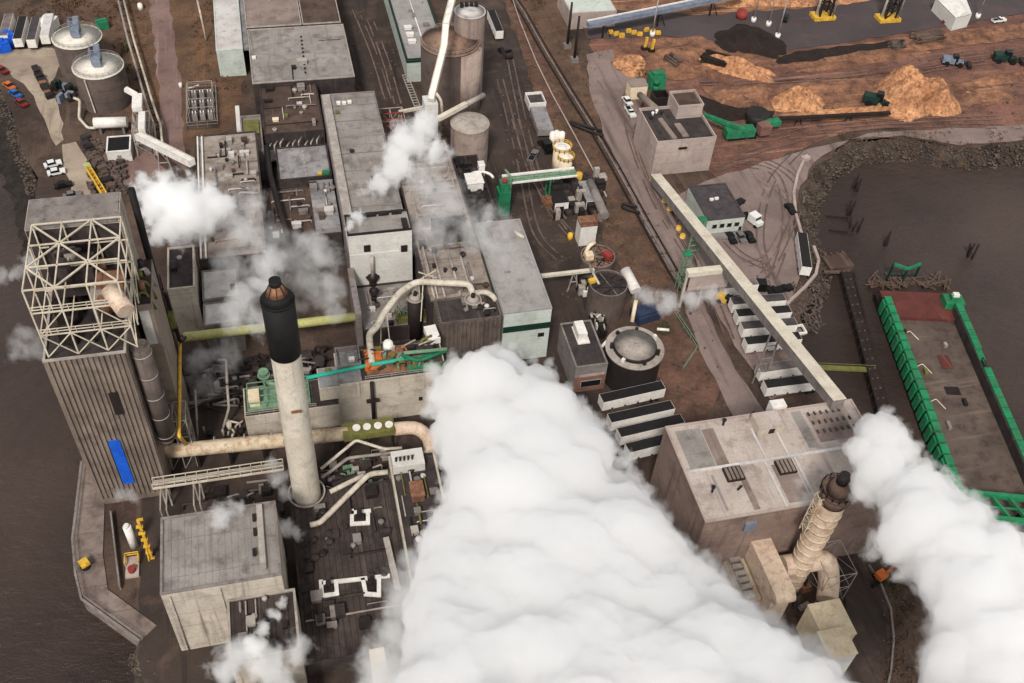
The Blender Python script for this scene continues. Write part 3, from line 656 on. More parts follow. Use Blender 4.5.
# ---- long paper hall with white end block
r = building('paper_hall', 'long grey roofed paper hall running away from the white end block', 'building', 11.7,26.3,176.3,243,14.5,'wallgrey','roofgrey',.4)
for k in range(8): 
    mb = MB(); mb.box(12.2,25.9,186+k*7.3,186.25+k*7.3,14.13,14.3); mb.build('roof_seam', M['wallgrey'], r)
mb = MB(); mb.box(11.9,14.0,183.5,242,14.16,15.1); mb.build('walkway', M['steel'], r)
for i,(x,y) in enumerate(((16,238.5),(17.5,238.2),(19,238.6),(15.2,234),(17,216),(21,204))): roof_unit(r,x,y,14.1,1.0,1.0,.5,('white','white','white','olive','darkmetal','darkmetal')[i])
mb = MB(); mb.box(11.72,26.28,176.2,183.2,14.2,20); mb.build('end_block', M['wallwhite'], r)
mb = MB(); mb.box(12.1,25.9,176.5,182.9,20,20.1); mb.build('end_block_roof', M['roofgrey'], r)
mb = MB(); ring(mb,11.6,26.4,176.1,183.3,19.99,20.5,.35); mb.build('parapet', M['darkmetal'], r)
mb = MB(); mb.box(11.73,26.27,176.06,176.2,1,14.2); mb.build('end_wall', M['wallwhite'], r)
for u in (364,401):
    a = aty(u,251,176); mb = MB(); mb.box(a.x,a.x+1.5,175.9,176.08,a.z-.3,a.z+1.6); mb.build('louvre', M['darkmetal'], r)
for k in range(4): mb = MB(); mb.box(13.5+k*3,15.8+k*3,182,182.9,20.1,20.9); mb.build('roof_unit', M['darkmetal'], r)
roof_unit(r,24.9,178,20.1,1.2,3,.7,'darkmetal')
mb = MB(); mb.box(11.0,12.35,160.5,176.02,0,10.5); mb.build('side_wing', M['wallgrey'], r)
# cut hall in front of the block is lower
r = building('low_annex', 'low annex with dark bowl vents at the foot of the white end block', 'building', 12.4,27.5,161,176.0,4.5,'walldark','roofgrey',.4)
for (u,v,rad) in ((372.5,276,1.7),(374,291,1.2),(416,300,0)):
    if rad:
        p = at(u,v,7); mb = MB(); mb.cyl(p.x,p.y,4.1,5.6,.9*rad*.6,16); mb.cone((p.x,p.y,5.6),(p.x,p.y,7.0),rad*.6,rad,18); mb.cyl(p.x,p.y,7.0,7.3,rad*.9,18); mb.dome(p.x,p.y,7.3,rad*.75,.7,16,3)
        mb.build('bowl_vent', M['darkmetal'], r)
p = at(373,258,16); mb = MB(); mb.cyl(p.x,175.3,6.5,14,.45,12); mb.build('vent_pipe', M['steel'], r)
clutter(r,14,26,162,174,4.1,30,38)

# ---- right of the paper hall: roofs under steam
r = building('bleach_plant', 'wide brownish roof with frames and vents wrapped in thin steam', 'building', 27.2,42.2,158,219,14,'walldark','roofbeige',.35)
clutter(r,28,41,160,217,13.65,60,39)
for y in (186,196,206): mb = MB(); mb.frame(29,40,y,y+8,13.6,16.0,2,1,1,.25,False); mb.build('roof_frame', M['steel'], r)
for k in range(2): mb = MB(); mb.box(32,40,177.5+k*3.6,180+k*3.6,13.6,16.6); mb.build('cooling_unit', M['tankblack'], r)
for x in (28.6,31,34.5,37): roof_pipe(r,[(x,159,14),(x,178,14)],.28,'steel')
r = building('ribbed_block', 'brown corrugated block with ribbed front wall just above the main plume', 'building', 28.4,42.0,150.2,157.8,15,'ribbrown','rooftar',.5, ribs=.95, ribm=.3)
clutter(r,30,41,151,157,14.55,14,40)
r = building('silver_roofed_hall', 'mint fronted hall with a dark green band and smooth grey roof', 'building', 42.4,53.2,150,181,16,'wallmint','roofsilver',.3,parm='roofsilver')
mb = MB(); mb.box(42.36,53.24,149.88,149.98,9.8,11.6); mb.box(53.22,53.3,149.88,181,9.8,11.6); mb.build('green_band', M['dkgreen'], r)
mb = MB(); mb.box(50.6,52,149.8,149.99,7.3,8.4); mb.build('vent', M['darkmetal'], r)
mb = MB(); mb.box(45.2,47.2,172,177,15.7,16.3); mb.build('skylight', M['roofsilver'], r)
for x,y in ((46,163),(48.5,160)): roof_unit(r,x,y,15.7,1.2,.5,.3,'roofgrey')
r = building('chip_wing', 'dark cluttered wing with a small white box, behind the silver roofed hall', 'building', 42.4,50,182,216,10,'walldark','tankblack',.35)
clutter(r,43,49.5,183,215,9.65,70,41,('tankblack','darkmetal','walldark','darkmetal'))
roof_unit(r,46.6,203,9.65,4,4.2,2.5,'white','white_box'); roof_unit(r,49.5,208,9.65,1.5,2,3.2,'white','white_box')

# ---- front process building (south row)
r = thing('process_building','long pale walled process building with blue grey roof sections behind the chimney','building',(5,141,0))
mb = MB(); mb.box(-14.6,4.9,138,146,-.3,6.9); mb.box(4.9,27.5,138,147,-.3,13.2); mb.build('wall', M['wallbeige'], r)
mb = MB(); mb.box(-14.3,4.6,138.3,145.8,6.9,7.0); mb.box(9.9,27.2,138.3,146.8,13.2,13.3); mb.build('roof', M['rooftar'], r)
mb = MB(); mb.box(1.0,9.2,137.6,143.2,9.5,13.25); mb.build('stair_block', M['wallbeige'], r)
mb = MB(); mb.box(1.2,5.2,137.8,143,13.25,13.4); mb.box(5.3,9.8,138.2,147,13.25,13.6); mb.build('bluish_roof', M['roofpurple'], r)
mb = MB(); ring(mb,5.2,10.2,141.6,147.1,13.5,14.8,.3); mb.build('roof_box', M['wallgrey'], r)
mb = MB(); mb.rail([(-14.4,138.3,7),(0,138.3,7)],h=1.1,t=.1); mb.build('railing', M['steel'], r); mb = MB(); mb.rail([(10.5,138.3,13.3),(27,138.3,13.3)],h=1.1,t=.1); mb.build('railing', M['steel'], r)
roof_unit(r,8.4,144,13.6,1.1,.9,.6,'white'); roof_unit(r,3.2,141.5,13.4,1.0,1.0,.8,'olive')
mb = MB(); mb.box(-13.9,-1,139.2,145.6,7.0,7.6)
for y in (139.6,141.4,143.2,145.2): mb.bar((-13.6,y,9.2),(-1,y,9.2),.18)
for x in (-13.6,-10,-6,-2): mb.bar((x,139.6,7),(x,139.6,9.2),.18); mb.bar((x,145.2,7),(x,145.2,9.2),.18); mb.bar((x,139.6,9.2),(x,145.2,9.2),.18)
mb.build('green_frame', M['ltgreen'], r)
mb = MB(); mb.box(-13.4,-11.2,140,143,7.6,9.8); mb.build('cabinet', M['wallcream'], r)
mb = MB(); p = at(263,371,12); mb.cyl(p.x,p.y,7,10.5,.5,12); mb.cyl(p.x,p.y,10.5,10.9,1.3,18); mb.cyl(p.x,p.y,10.9,11.6,.9,18); mb.cyl(p.x,p.y,11.6,11.9,1.05,18); mb.tube([(p.x,p.y,8.5),(p.x+2.6,p.y-1.2,8.5)],.45); mb.build('green_fan', M['ltgreen'], r)
mb = MB(); mb.box(11,20.5,139.2,146.5,13.3,13.7); mb.build('orange_deck', M['copper'], r)
mb = MB(); mb.box(11.2,14.6,140.5,146.2,13.7,14.0); mb.build('orange_plate', M['orange'], r)
p = at(388,342,15.5); mb = MB(); mb.cyl(p.x,p.y,13.5,15.3,1.25,18,1.0); mb.dome(p.x,p.y,15.3,1.0,.5,16,3); mb.build('white_tank', M['white'], r)
rr = random.Random(9)
for i in range(44):
    x, y = rr.uniform(11,26.5), rr.uniform(139,146.2); mb = MB()
    if i%2: mb.tube([(x,y,13.5),(x,y,13.9+rr.random()*1.3),(x+rr.uniform(-3,3),y+rr.uniform(-1,1),14.2+rr.random())],rr.uniform(.12,.3))
    else: mb.obox((x,y,13.5),rr.uniform(.6,1.8),rr.uniform(.5,1.4),rr.uniform(.4,1.5),rr.uniform(0,1.5))
    mb.build('roof_equipment', M[rr.choice(('olive','darkmetal','ltgreen','orange','steel','walldark'))], r)
p = at(432,335,14); mb = MB(); mb.obox((p.x,p.y,13.3),2.6,4.2,1.6,.1); mb.build('white_box', M['white'], r)
mb = MB(); mb.box(19.5,27.3,138.6,139.8,13.3,14.5); mb.tube([(19,140.8,15.2),(27,141.6,15.2)],.3); mb.build('green_gallery', M['green'], r)
mb = MB(); mb.box(21.5,22.3,137.8,138,5,6); mb.box(24.2,25.2,137.6,138,3.4,5); mb.build('wall_vent', M['darkmetal'], r)
a = aty(371,372,137.2); mb = MB(); mb.tube([(a.x,137.2,13.5),(a.x,137.2,.3)],.42); mb.box(a.x-1.3,a.x+1.3,136.8,137.6,7.6,8.0); mb.build('downpipe', M['tankblack'], r)

# ---- bottom left block
r = building('pump_house', 'big pale block with a ribbed grey roof at the lower left of the mill', 'building', -28.5,-9.1,92,107,20,'wallbeige','roofgrey',.35,parm='wallgrey')
mb = MB(); mb.box(-12.4,-11.4,93.4,106.4,19.65,20.5); mb.build('roof_upstand', M['steel'], r)
for i in range(14): mb = MB(); mb.box(-28+i*1.1,-27.9+i*1.1,92.5,106.5,19.69,19.76); mb.build('roof_rib', M['roofgrey'], r)
for x,y in ((-12.9,104),(-12.9,101),(-13.2,97)): roof_unit(r,x,y,19.65,.5,1.2,.6,'darkmetal')
r = building('pump_house_wing', 'lower dark roofed wing with a pale rim set into the pale block', 'building', -18.6,-7.4,80.5,91.9,15,'wallbeige','roofdark',.4,parm='steel')
clutter(r,-17,-8.5,82,91,14.6,14,42,('darkmetal','wallgrey','steel'))
r = building('gate_shed', 'mint shed with a dark green fascia cut by the bottom edge of the photo', 'building', -18.0,-8.8,68,74.8,14,'wallmint','roofwhite',.3,parm='dkgreen')

for x in (-27.2,-19.2): mb = MB(); mb.tube([(x,91.8,19),(x,91.8,0)],.14,8); mb.build('downpipe', M['steel'], bpy.data.objects['pump_house'])
# ---- lower central roofs
r = building('machine_hall', 'dark ribbed roof of the lower machine hall with white U shaped walkways', 'building', -7.2,12.6,83,119,4.4,'walldark','roofdark',.25)
def ucurb(pts, wd=.75, name='walkway'):
    mb = MB()
    for i,(a,b) in enumerate(zip(pts,pts[1:])):
        e=Vector((0,0,.012*i)); A,B_=Vector(a)+e,Vector(b)+e; d=(B_-A).normalized()*wd*.49; mb.bar(A-d,B_+d,wd+.01*i,.4)
    return mb.build(name, M['white'], r)
def upx(l, z=4.45): return [at(u,v,z) for u,v in l]
ucurb(upx([(369,511),(352,513)])); ucurb(upx([(352,511),(352,524),(368,523),(368,513)]))
ucurb(upx([(388,576),(324,583)])); ucurb(upx([(321,582),(322,596),(337,594),(336,583)])); ucurb(upx([(363,580),(366,594),(379,595),(379,579)]))
for u,v in ((360,517),(329,588),(371,586)):
    p = at(u,v,5); mb = MB(); mb.box(p.x-.8,p.x+.8,p.y-.7,p.y+.7,4.2,5.2); mb.cyl(p.x,p.y+.6,4.2,6.2,.5,12); mb.build('roof_fan', M['darkmetal'], r)
mb = MB(); mb.bar((-6.5,91.2,4.4),(10.5,91.2,4.4),.25); mb.build('roof_step', M['steel'], r)
mb = MB(); mb.bar(at(386,538,5),at(398,590,5),1.1,.7); mb.build('cable_tray', M['steel'], r)
clutter(r,-6,10,86,117,4.2,44,43,('darkmetal','walldark','rooftar','walldark','wallgrey'))
r = building('control_annex', 'narrow pale annex with rooftop machinery at the left rim of the main plume', 'building', 12.8,22,82,122.5,7.5,'wallbeige','rooftar',.4)
clutter(r,14,21,84,121,7.1,50,44,('steel','darkmetal','olive','roofwhite','wallgrey'))
roof_unit(r,17,112.5,7.1,2.4,3.4,2,'copper','rusty_machine')
mb = MB(); mb.box(13.2,19.5,118,122,7.2,9.5); mb.build('plant_room', M['wallwhite'], r)
for k in range(5): roof_pipe(r,[(14+k*.8,119.5,9.5),(14+k*.8,119.5,10.6)],.22,'darkmetal')
p = at(375,672,6); mb = MB(); mb.obox((p.x+.8,p.y,0),2.6,8,6.5,0); tag(mb.build('white_cabin', M['wallcream'], None, (p.x,p.y,0)),'small cream cabin cut by the bottom edge beside the main plume','cabin')
# ================================================================== CHIMNEY, PIPES, DUCTS OF THE MILL
def single(name, mb, m, label, cat, loc=None, group=None):
    if loc is None:
        loc = (sum(p.x for p in mb.v)/len(mb.v), sum(p.y for p in mb.v)/len(mb.v), min(p.z for p in mb.v))
    return tag(mb.build(name, M[m], None, loc), label, cat, group)
cx, cy = -3.9, 118.6
r = thing('chimney', 'tall pale concrete chimney with a black top section and copper cone', 'chimney', (cx,cy,0))
mb = MB(); mb.cone((cx,cy,0),(cx,cy,45.2),2.72,2.5,40,False); mb.build('shaft', M['concrete'], r)
mb = MB(); mb.cone((cx,cy,45.2),(cx,cy,57.2),2.62,2.66,40); mb.cone((cx,cy,57.2),(cx,cy,57.7),2.72,2.72,40); mb.build('black_section', M['black'], r)
mb = MB(); mb.cone((cx,cy,57.7),(cx,cy,58.9),2.64,1.9,40); mb.build('shoulder', M['black'], r)
mb = MB(); mb.cone((cx,cy,58.85),(cx,cy,60.7),1.8,1.0,28); mb.build('cone', M['copper'], r)
mb = MB()
for k in range(8):
    a = k*math.pi/4; mb.bar((cx+1.86*math.cos(a),cy+1.86*math.sin(a),58.9),(cx+1.05*math.cos(a),cy+1.05*math.sin(a),60.7),.12)
mb.build('stay', M['darkmetal'], r)
mb = MB(); mb.cone((cx,cy,60.6),(cx,cy,61.7),.98,.95,24); mb.build('nozzle', M['black'], r)
mb = MB()
for j in range(28):
    a0=2*math.pi*j/28; a1=2*math.pi*(j+1)/28
    mb.bar((cx+3.5*math.cos(a0),cy+3.5*math.sin(a0),4.9),(cx+3.5*math.cos(a1),cy+3.5*math.sin(a1),4.9),.3)
mb.build('base_ring', M['steel'], r)
p = aty(296.5,412,cy-2.7); mb = MB(); mb.box(p.x-.9,p.x+.9,cy-2.79,cy-2.6,p.z-.25,p.z+.35); mb.build('rusty_patch', M['rustpipe'] if False else M['copper'], r)

mb = MB(); mb.tube([(-26.2,161.8,8.4),(11.2,161.9,8.4)],1.05,18)
single('lime_pipe', mb, 'lime', 'thick lime coloured pipe crossing behind the chimney', 'pipe')

# big cream duct along the front
r = thing('flue_duct', 'thick cream and rust stained duct running along the front yard behind the chimney', 'duct', (-4,131,0))
mb = MB(); mb.tube([at(162,424,10),at(160,452,6.2),at(300,438.5,6.2),at(348,433,6.2)],1.5,20)
mb.build('duct', M['rustpipe'], r)
mb = MB(); mb.tube([at(394,429,6.2),at(417,427,6.2),at(430,438,6.2),at(431,466,5.5)],1.4,20); mb.build('duct', M['pinkduct'], r)
for u in (185,215,245,272,330):
    p = at(u,449.5-(u-160)*.0964,6.2); mb = MB(); mb.cone((p.x-.12,p.y,6.2),(p.x+.12,p.y,6.2),1.6,1.6,20); mb.build('flange', M['steel'], r)
for u in (195,228,262,340):
    p = at(u,449.5-(u-160)*.0964,6.2); mb = MB(); mb.box(p.x-.3,p.x+.3,p.y-.8,p.y+.8,0,4.75); mb.build('support', M['darkmetal'], r)
r = thing('fan_deck', 'brown cooler deck with a row of four white discs above the big duct', 'cooler', (9.5,133,0))
q = at(369,427.5,7.6); mb = MB(); mb.box(q.x-5.4,q.x+5.2,q.y-1.6,q.y+2.0,6.0,7.6); mb.build('deck', M['olive'], r)
for x in (q.x-5,q.x,q.x+4.8):
    for y in (q.y-1.2,q.y+1.4): mb = MB(); mb.box(x-.15,x+.15,y-.15,y+.15,0,6.0); mb.build('leg', M['darkmetal'], r)
for u in (356.5,367,378,389):
    p = at(u,428-(u-356)*.1,7.7); mb = MB(); mb.cyl(p.x,p.y,7.58,7.95,.82,18); mb.build('disc', M['white'], r)
# pipe rack bridges
r = thing('pipe_bridge', 'pale steel pipe bridge crossing the yard below the cream duct', 'pipe bridge', (-18,124,0))
p0, p1 = at(153,482,7), at(283,463,7); mb = MB()
dy = Vector((0,-1.6,0))
for o in (Vector(), dy): mb.bar(p0+o,p1+o,.35)
for o in (Vector(), dy): mb.bar(p0+o+Vector((0,0,1.3)),p1+o+Vector((0,0,1.3)),.16)
for k in range(13): q = p0.lerp(p1,k/12); mb.bar(q,q+dy,.2); mb.bar(q,q+Vector((0,0,1.3)),.14); mb.bar(q+dy,q+dy+Vector((0,0,1.3)),.14)
mb.build('frame', M['lattice'], r)
mb = MB(); mb.tube([p0+dy*.3+Vector((0,0,.4)),p1+dy*.3+Vector((0,0,.4))],.22); mb.tube([p0+dy*.7+Vector((0,0,.4)),p1+dy*.7+Vector((0,0,.4))],.16); mb.build('pipe', M['steel'], r)
for u,v in ((160,490),(166,490),(193,485),(199,484)):
    a = at(u,v-5,7); b_ = at(u,v+24,1); mb = MB(); mb.bar((a.x,a.y,7),(a.x,a.y,0),.3); mb.bar((a.x,a.y,6.5),(a.x,a.y-5.5,6.5),.25); mb.bar((a.x,a.y-5.5,6.5),(a.x,a.y-5.5,0),.25); mb.build('leg', M['steel'], r)
def zpipe(px, zs, rad, m, label, name='pipe', cat='pipe', legs=True):
    path = [at(u,v,z) for (u,v),z in zip(px,zs)]
    mb = MB(); mb.tube(path, rad, 10)
    return single(name, mb, m, label, cat)
zpipe([(321,469),(356,440),(384,449),(402,448)],[6,7,6,6],.32,'creampipe','thin pale pipe rising from the chimney to a peak under the fan deck')
zpipe([(310,525),(320,523),(369,474),(388,472)],[5,5,6.5,6.5],.55,'creampipe','pale bent pipe climbing right from the foot of the chimney')
zpipe([(330,492),(364,475)],[5,6],.5,'creampipe','short pale pipe parallel to the bent pipe at the chimney foot')
zpipe([(322,478),(348,458),(398,452)],[3,3,3],.35,'steel','dull grey pipe low behind the peaked thin pipe')
zpipe([(325,486),(420,454)],[1,1],.5,'darkmetal','dark pipe lying low between chimney and pink duct')
for k,(a,b_) in enumerate((((330,500),(330,470)),((318,450),(420,440)))):
    pass
zpipe([(218,360),(226,360),(227,383)],[8,9,9],.3,'steel','hooked grey pipe standing in the dark yard, its top bent left')
zpipe([(227,385),(229,408),(222,432)],[9,5,0],.28,'steel','grey pipe falling into the dark yard below the hooked pipe')
zpipe([(195,390),(198,440)],[9,0],.25,'steel','slim grey upright pipe in the dark yard right of the yellow pipe')
mb = MB(); mb.tube([at(180,338,15),at(179,436,15),at(186,444,8)],.36,10)
single('yellow_pipe', mb, 'yellow', 'long straight yellow pipe beside the boiler house, leading towards the cream duct', 'pipe')
r = thing('pump_skid','cluster of pale pumps and pipes in the dark yard left of the green frame','pumps',(-18,136,0))
rr = random.Random(3)
for i in range(14):
    p = at(rr.uniform(200,242),rr.uniform(425,445),0); mb = MB()
    if i%2: mb.tube([(p.x,p.y,0),(p.x,p.y,rr.uniform(1,2.5)),(p.x+rr.uniform(-2,2),p.y+.5,2)],rr.uniform(.15,.3))
    else: mb.cyl(p.x,p.y,0,rr.uniform(.8,2),rr.uniform(.3,.7),12)
    mb.build('pump', M[rr.choice(('steel','creampipe','darkmetal'))], r)
rr = random.Random(14)
r = thing('yard_pipework','tangle of dark pipes and low tanks in the shaded yard behind the cream duct','pipework',(-16,148,0))
for i in range(110):
    x, y = rr.uniform(-23,2), rr.uniform(140 if False else 147,160); mb = MB(); k = rr.random()
    if k<.45: mb.tube([(x,y,0),(x,y,rr.uniform(1,4)),(x+rr.uniform(-6,6),y,rr.uniform(1,4)),(x+rr.uniform(-6,6),y+rr.uniform(-3,3),0)],rr.uniform(.12,.35))
    elif k<.7: mb.cyl(x,y,0,rr.uniform(1,3.5),rr.uniform(.5,1.3),14)
    else: mb.obox((x,y,0),rr.uniform(1,3),rr.uniform(1,2.5),rr.uniform(.6,2.5),0)
    mb.build('equipment', M[rr.choice(('walldark','darkmetal','tankblack','wallgrey','steel','rooftar'))], r)
rr = random.Random(15)
r = thing('yard_pipework','dark low pipes and kit in the yard between the cream duct and the pale block','pipework',(-18,114,0))
for i in range(60):
    x, y = rr.uniform(-28,-9), rr.uniform(109,126); mb = MB(); k = rr.random()
    if k<.5: mb.tube([(x,y,0),(x,y,rr.uniform(.6,2.5)),(x+rr.uniform(-6,6),y,rr.uniform(.6,2.5))],rr.uniform(.1,.28))
    else: mb.obox((x,y,0),rr.uniform(1,3),rr.uniform(1,2.5),rr.uniform(.4,2),0)
    mb.build('equipment', M[rr.choice(('walldark','darkmetal','tankblack','wallgrey','rooftar'))], r)
# teal pipe, green pipes
mb = MB(); mb.tube([at(306,378,14.2),at(372,364.5,14.2),at(432,355,14.6)],.42,12)
single('teal_pipe', mb, 'teal', 'bright teal pipe running right from the chimney over the blue grey roofs','pipe')
zpipe([(402,355),(418,361),(446,351)],[15.5,15.5,15.5],.42,'green','bright green bent pipe beside the plume at the end of the teal pipe')
zpipe([(404,353),(447,349)],[16,16],.4,'ltgreen','pale green straight pipe above the bright green bent pipe')
# cream vapour pipe arching over the vents
path = [at(497,298,14.5),at(485,291.5,16.5),at(473,290,16.5)]
r = thing('vapour_pipe','large cream lagged pipe arching over the roofs in front of the white end block','pipe',(25,162,0))
mb = MB(); mb.tube([at(473,296,15.5),at(470,284,17.5),at(416,281.5,17.5),at(399,293,17),at(384,313,16),at(377,327,15.5),at(369,334,15),at(370.5,350,14.5),at(372,364,14.2)],.72,14); mb.build('pipe', M['creampipe'], r)
mb = MB(); mb.tube([at(412,288,13),at(398,301,14),at(390,312,14)],.45,12); mb.build('pipe', M['creampipe'], r)
mb = MB(); mb.tube([at(474,293,15.6),at(486,291.5,15.6),at(494,297,15.4),at(496,302,14)],.6,12); mb.build('pipe', M['creampipe'], r)
for u,v in ((416,284),(384,315)):
    p = at(u,v,16.5); mb = MB(); mb.bar((p.x-.6,p.y,16.3),(p.x-1.4,p.y,0),.22); mb.bar((p.x+.6,p.y,16.3),(p.x+1.4,p.y,0),.22); mb.bar((p.x-1,p.y,8),(p.x+1,p.y,8),.2); mb.build('support', M['lattice'], r)
mb = MB()
p = at(428,279,17); mb.bar(p+Vector((-2,0,0)),p+Vector((2,1,1.5)),.2); mb.bar(p+Vector((-2,1,1.5)),p+Vector((2,0,0)),.2); mb.bar(p+Vector((-1,0,1)),p+Vector((-2.5,-5,-8)),.2); mb.bar(p+Vector((1,0,1)),p+Vector((2.5,-6,-8)),.2)
mb.build('bracing', M['lattice'], r)
for (u,v,zt,lab) in ((415,297,12.5,'dark cylindrical scrubber tank with pale lid under the arch of the cream pipe'),(473,299,15.5,'dark cylindrical scrubber tank with pale lid at the right end of the cream pipe')):
    p = at(u,v,zt); r = thing('scrubber_tank', lab, 'tank', (p.x,p.y,0))
    mb = MB(); mb.cyl(p.x,p.y,0,zt-.3,1.75,24); mb.build('shell', M['tankblack'], r)
    mb = MB(); mb.cyl(p.x,p.y,zt-.3,zt,1.9,24); mb.cone((p.x,p.y,zt),(p.x,p.y,zt+.7),1.7,.6,24); mb.build('lid', M['rooftank'], r)
    mb = MB(); mb.cyl(p.x,p.y,zt+.7,zt+1.5,.5,14); mb.build('neck', M['darkmetal'], r)
p = at(415,316,4)
mb = MB(); rr = random.Random(21)
r = thing('mossy_platform','olive green platform with pipes below the arching cream pipe','platform',(p.x,p.y,0))
mb = MB(); mb.box(p.x-4.5,p.x+4.5,p.y-2.5,p.y+1.5,4.6,4.9); mb.rail([(p.x-4.5,p.y-2.5,4.9),(p.x+4.5,p.y-2.5,4.9)],h=1.1,t=.12); mb.build('deck', M['olive'], r)
for i in range(12):
    x,y = p.x+rr.uniform(-4,4), p.y+rr.uniform(-2,1); mb = MB(); mb.tube([(x,y,4.9),(x,y,5.5+rr.random()),(x+rr.uniform(-2,2),y+.6,6+rr.random())],rr.uniform(.12,.25)); mb.build('pipe', M[rr.choice(('ltgreen','olive','steel'))], r)
zpipe([(486,232),(487,221),(505,226),(523,237)],[13,14,14,16.5],.4,'creampipe','thin cream pipe slanting down to the far corner of the silver roof')
# wharf yard left foot
r = thing('white_vessel','white upright cylinder vessel with a cap in the yard below the blue strip','tank',at(131,545,0))
a = at(135,548,0); mb = MB(); q = aty(126,525,a.y); mb.cyl(a.x,a.y,0,q.z*.92,.75,18); mb.build('shell', M['white'], r); mb = MB(); mb.cyl(a.x,a.y,q.z*.92,q.z,.45,14); mb.build('cap', M['white'], r)
a = at(152,558,0); q = aty(151,518,a.y); mb = MB(); mb.bar(a,(a.x,a.y,q.z),.5); mb.bar((a.x,a.y,q.z),(a.x+.9,a.y,q.z),.4); mb.bar((a.x-.5,a.y-.6,0),(a.x-.1,a.y,q.z*.6),.25)
for k in range(6): mb.box(a.x-.7,a.x+.5,a.y-.4,a.y+.2,q.z*k/6,q.z*k/6+.25)
single('ladder_tower', mb, 'yellow', 'narrow upright yellow ladder tower against the pale block', 'ladder')
r = thing('pump_unit','small yellow and pink pump unit on a slab in the yard by the quay','pump',at(133,570,0)); a = at(133,568,0)
mb = MB(); mb.box(a.x-1.2,a.x+1.2,a.y-2.2,a.y+2.2,0,.6); mb.build('slab', M['wallpink'], r); mb = MB(); mb.cyl(a.x,a.y-.9,.6,1.5,.7,14); mb.build('cover', M['red'], r)
mb = MB(); mb.rail([(a.x-1.2,a.y+.2,.6),(a.x-1.2,a.y+2.2,.6),(a.x+1.2,a.y+2.2,.6),(a.x+1.2,a.y+.2,.6)],h=1.3,t=.16); mb.build('guard', M['yellow'], r)
r = thing('yard_wall','low grey wall between the quay and the mill yard','wall',at(112,540,0)); mb = MB(); a,b_ = at(112,515,0),at(121,590,0); mb.bar(a+Vector((0,0,.7)),b_+Vector((0,0,.7)),.3,1.4); mb.build('panel', M['wallgrey'], r)
r = thing('winch','yellow capped winch on the pink quay','winch',at(86,566,.25)); a = at(86,567,.25)
mb = MB(); mb.cyl(a.x,a.y,.25,1.4,.9,16); mb.build('drum', M['darkmetal'], r); mb = MB(); mb.obox((a.x,a.y,1.4),1.6,1.7,.6,.5); mb.build('cap', M['yellow'], r)

rr = random.Random(16)
r = thing('roof_pipework','low pipes, ducts and boxes on the dark ground between the chimney and the pale annex','pipework',(8,126,0))
for i in range(50):
    x, y = rr.uniform(-1,13), rr.uniform(119.6,129); mb = MB(); k = rr.random()
    if k<.6: mb.tube([(x,y,0),(x,y,rr.uniform(.6,2.5)),(x+rr.uniform(-5,5),y,rr.uniform(.6,2.5))],rr.uniform(.1,.25))
    else: mb.obox((x,y,0),rr.uniform(.6,2.4),rr.uniform(.6,2),rr.uniform(.4,2),0)
    mb.build('equipment', M[rr.choice(('walldark','darkmetal','steel','wallgrey','rooftar','ltgreen'))], r)
# ================================================================== SILOS, TANKS (NORTH AND CENTRE)
c = at(98,68,11.5)
def ctank(cx, cy, rad, h, label, shell, lid, seed=0, lidh=.35):
    r = thing('storage_tank', label, 'tank', (cx,cy,0))
    mb = MB(); mb.cone((cx,cy,0),(cx,cy,h),rad,rad,48,False)
    for z in (h*.33,h*.66): mb.cone((cx,cy,z),(cx,cy,z+.2),rad+.05,rad+.05,48)
    mb.build('shell', M[shell], r)
    mb = MB(); mb.cone((cx,cy,h),(cx,cy,h+.35),rad+.15,rad+.15,48); mb.cone((cx,cy,h+.35),(cx,cy,h+.35+lidh),rad-.1,.5,48); mb.build('lid', M[lid], r)
    return r
A_ = at(98,66,11.5); B_ = at(77,37,11.5)
for P_,lab in ((A_,'dark round tank with a white lid, the nearer of the pair at the upper left'),(B_,'dark round tank with a white lid, the farther of the pair at the upper left')):
    r = ctank(P_.x,P_.y,6.9,11.3,lab,'silodark','lidwhite')
    mb = MB(); mb.box(P_.x-1,P_.x+1.2,P_.y-2,P_.y+1.5,12.4,14.8); mb.bar((P_.x,P_.y,12.8),(P_.x-.5,P_.y+8.5,13.4),1.6,.5); mb.frame(P_.x-1.3,P_.x+1.3,P_.y-1,P_.y+1.5,12.4,17,1,1,2,.18,True,3); mb.build('walkway', M['slate'], r)
    mb = MB(); mb.rail([(P_.x+6.6*math.cos(k*math.pi/12),P_.y+6.6*math.sin(k*math.pi/12),11.8) for k in range(24)],h=1,t=.07,closed=True,step=4); mb.build('railing', M['steel'], r)
    if P_ is A_:
        mb = MB(); a = aty(84,80,P_.y-6.95); b_ = aty(92,120,P_.y-6.95); mb.bar((a.x,P_.y-6.5,11.3),(a.x+.6,P_.y-7.1,1),.3); mb.build('downpipe', M['creampipe'], r)
    else:
        pass
r = thing('tank_yard_rig','green and dark pump rig beside the left tank shell','rig',at(64,95,0)); rr = random.Random(2)
for i in range(14):
    p = at(rr.uniform(56,72),rr.uniform(85,102),0); mb = MB(); mb.obox((p.x,p.y,0),rr.uniform(.8,2.4),rr.uniform(.8,2.2),rr.uniform(.7,3),rr.uniform(0,1.5)); mb.build('unit', M[rr.choice(('teal','darkmetal','walldark','slate','dkgreen'))], r)
mb = MB(); mb.obox(at(103,28,0),3.6,3,2.6,0.2); mb.obox(at(103,28,0)+Vector((0,0,2.55)),3,1.2,.5,.2); single('green_skip', mb, 'green', 'bright green skip behind the white lidded tanks', 'skip')
zpipe([(74,98),(80,100),(79,118),(88,128),(96,128)],[4,4,1.5,1.5,1.5],.4,'creampipe','white bent pipe stepping down in front of the nearer white lidded tank')
r = thing('horizontal_tank','white horizontal cylinder tank lying in front of the nearer white lidded tank','tank',at(110,125,0))
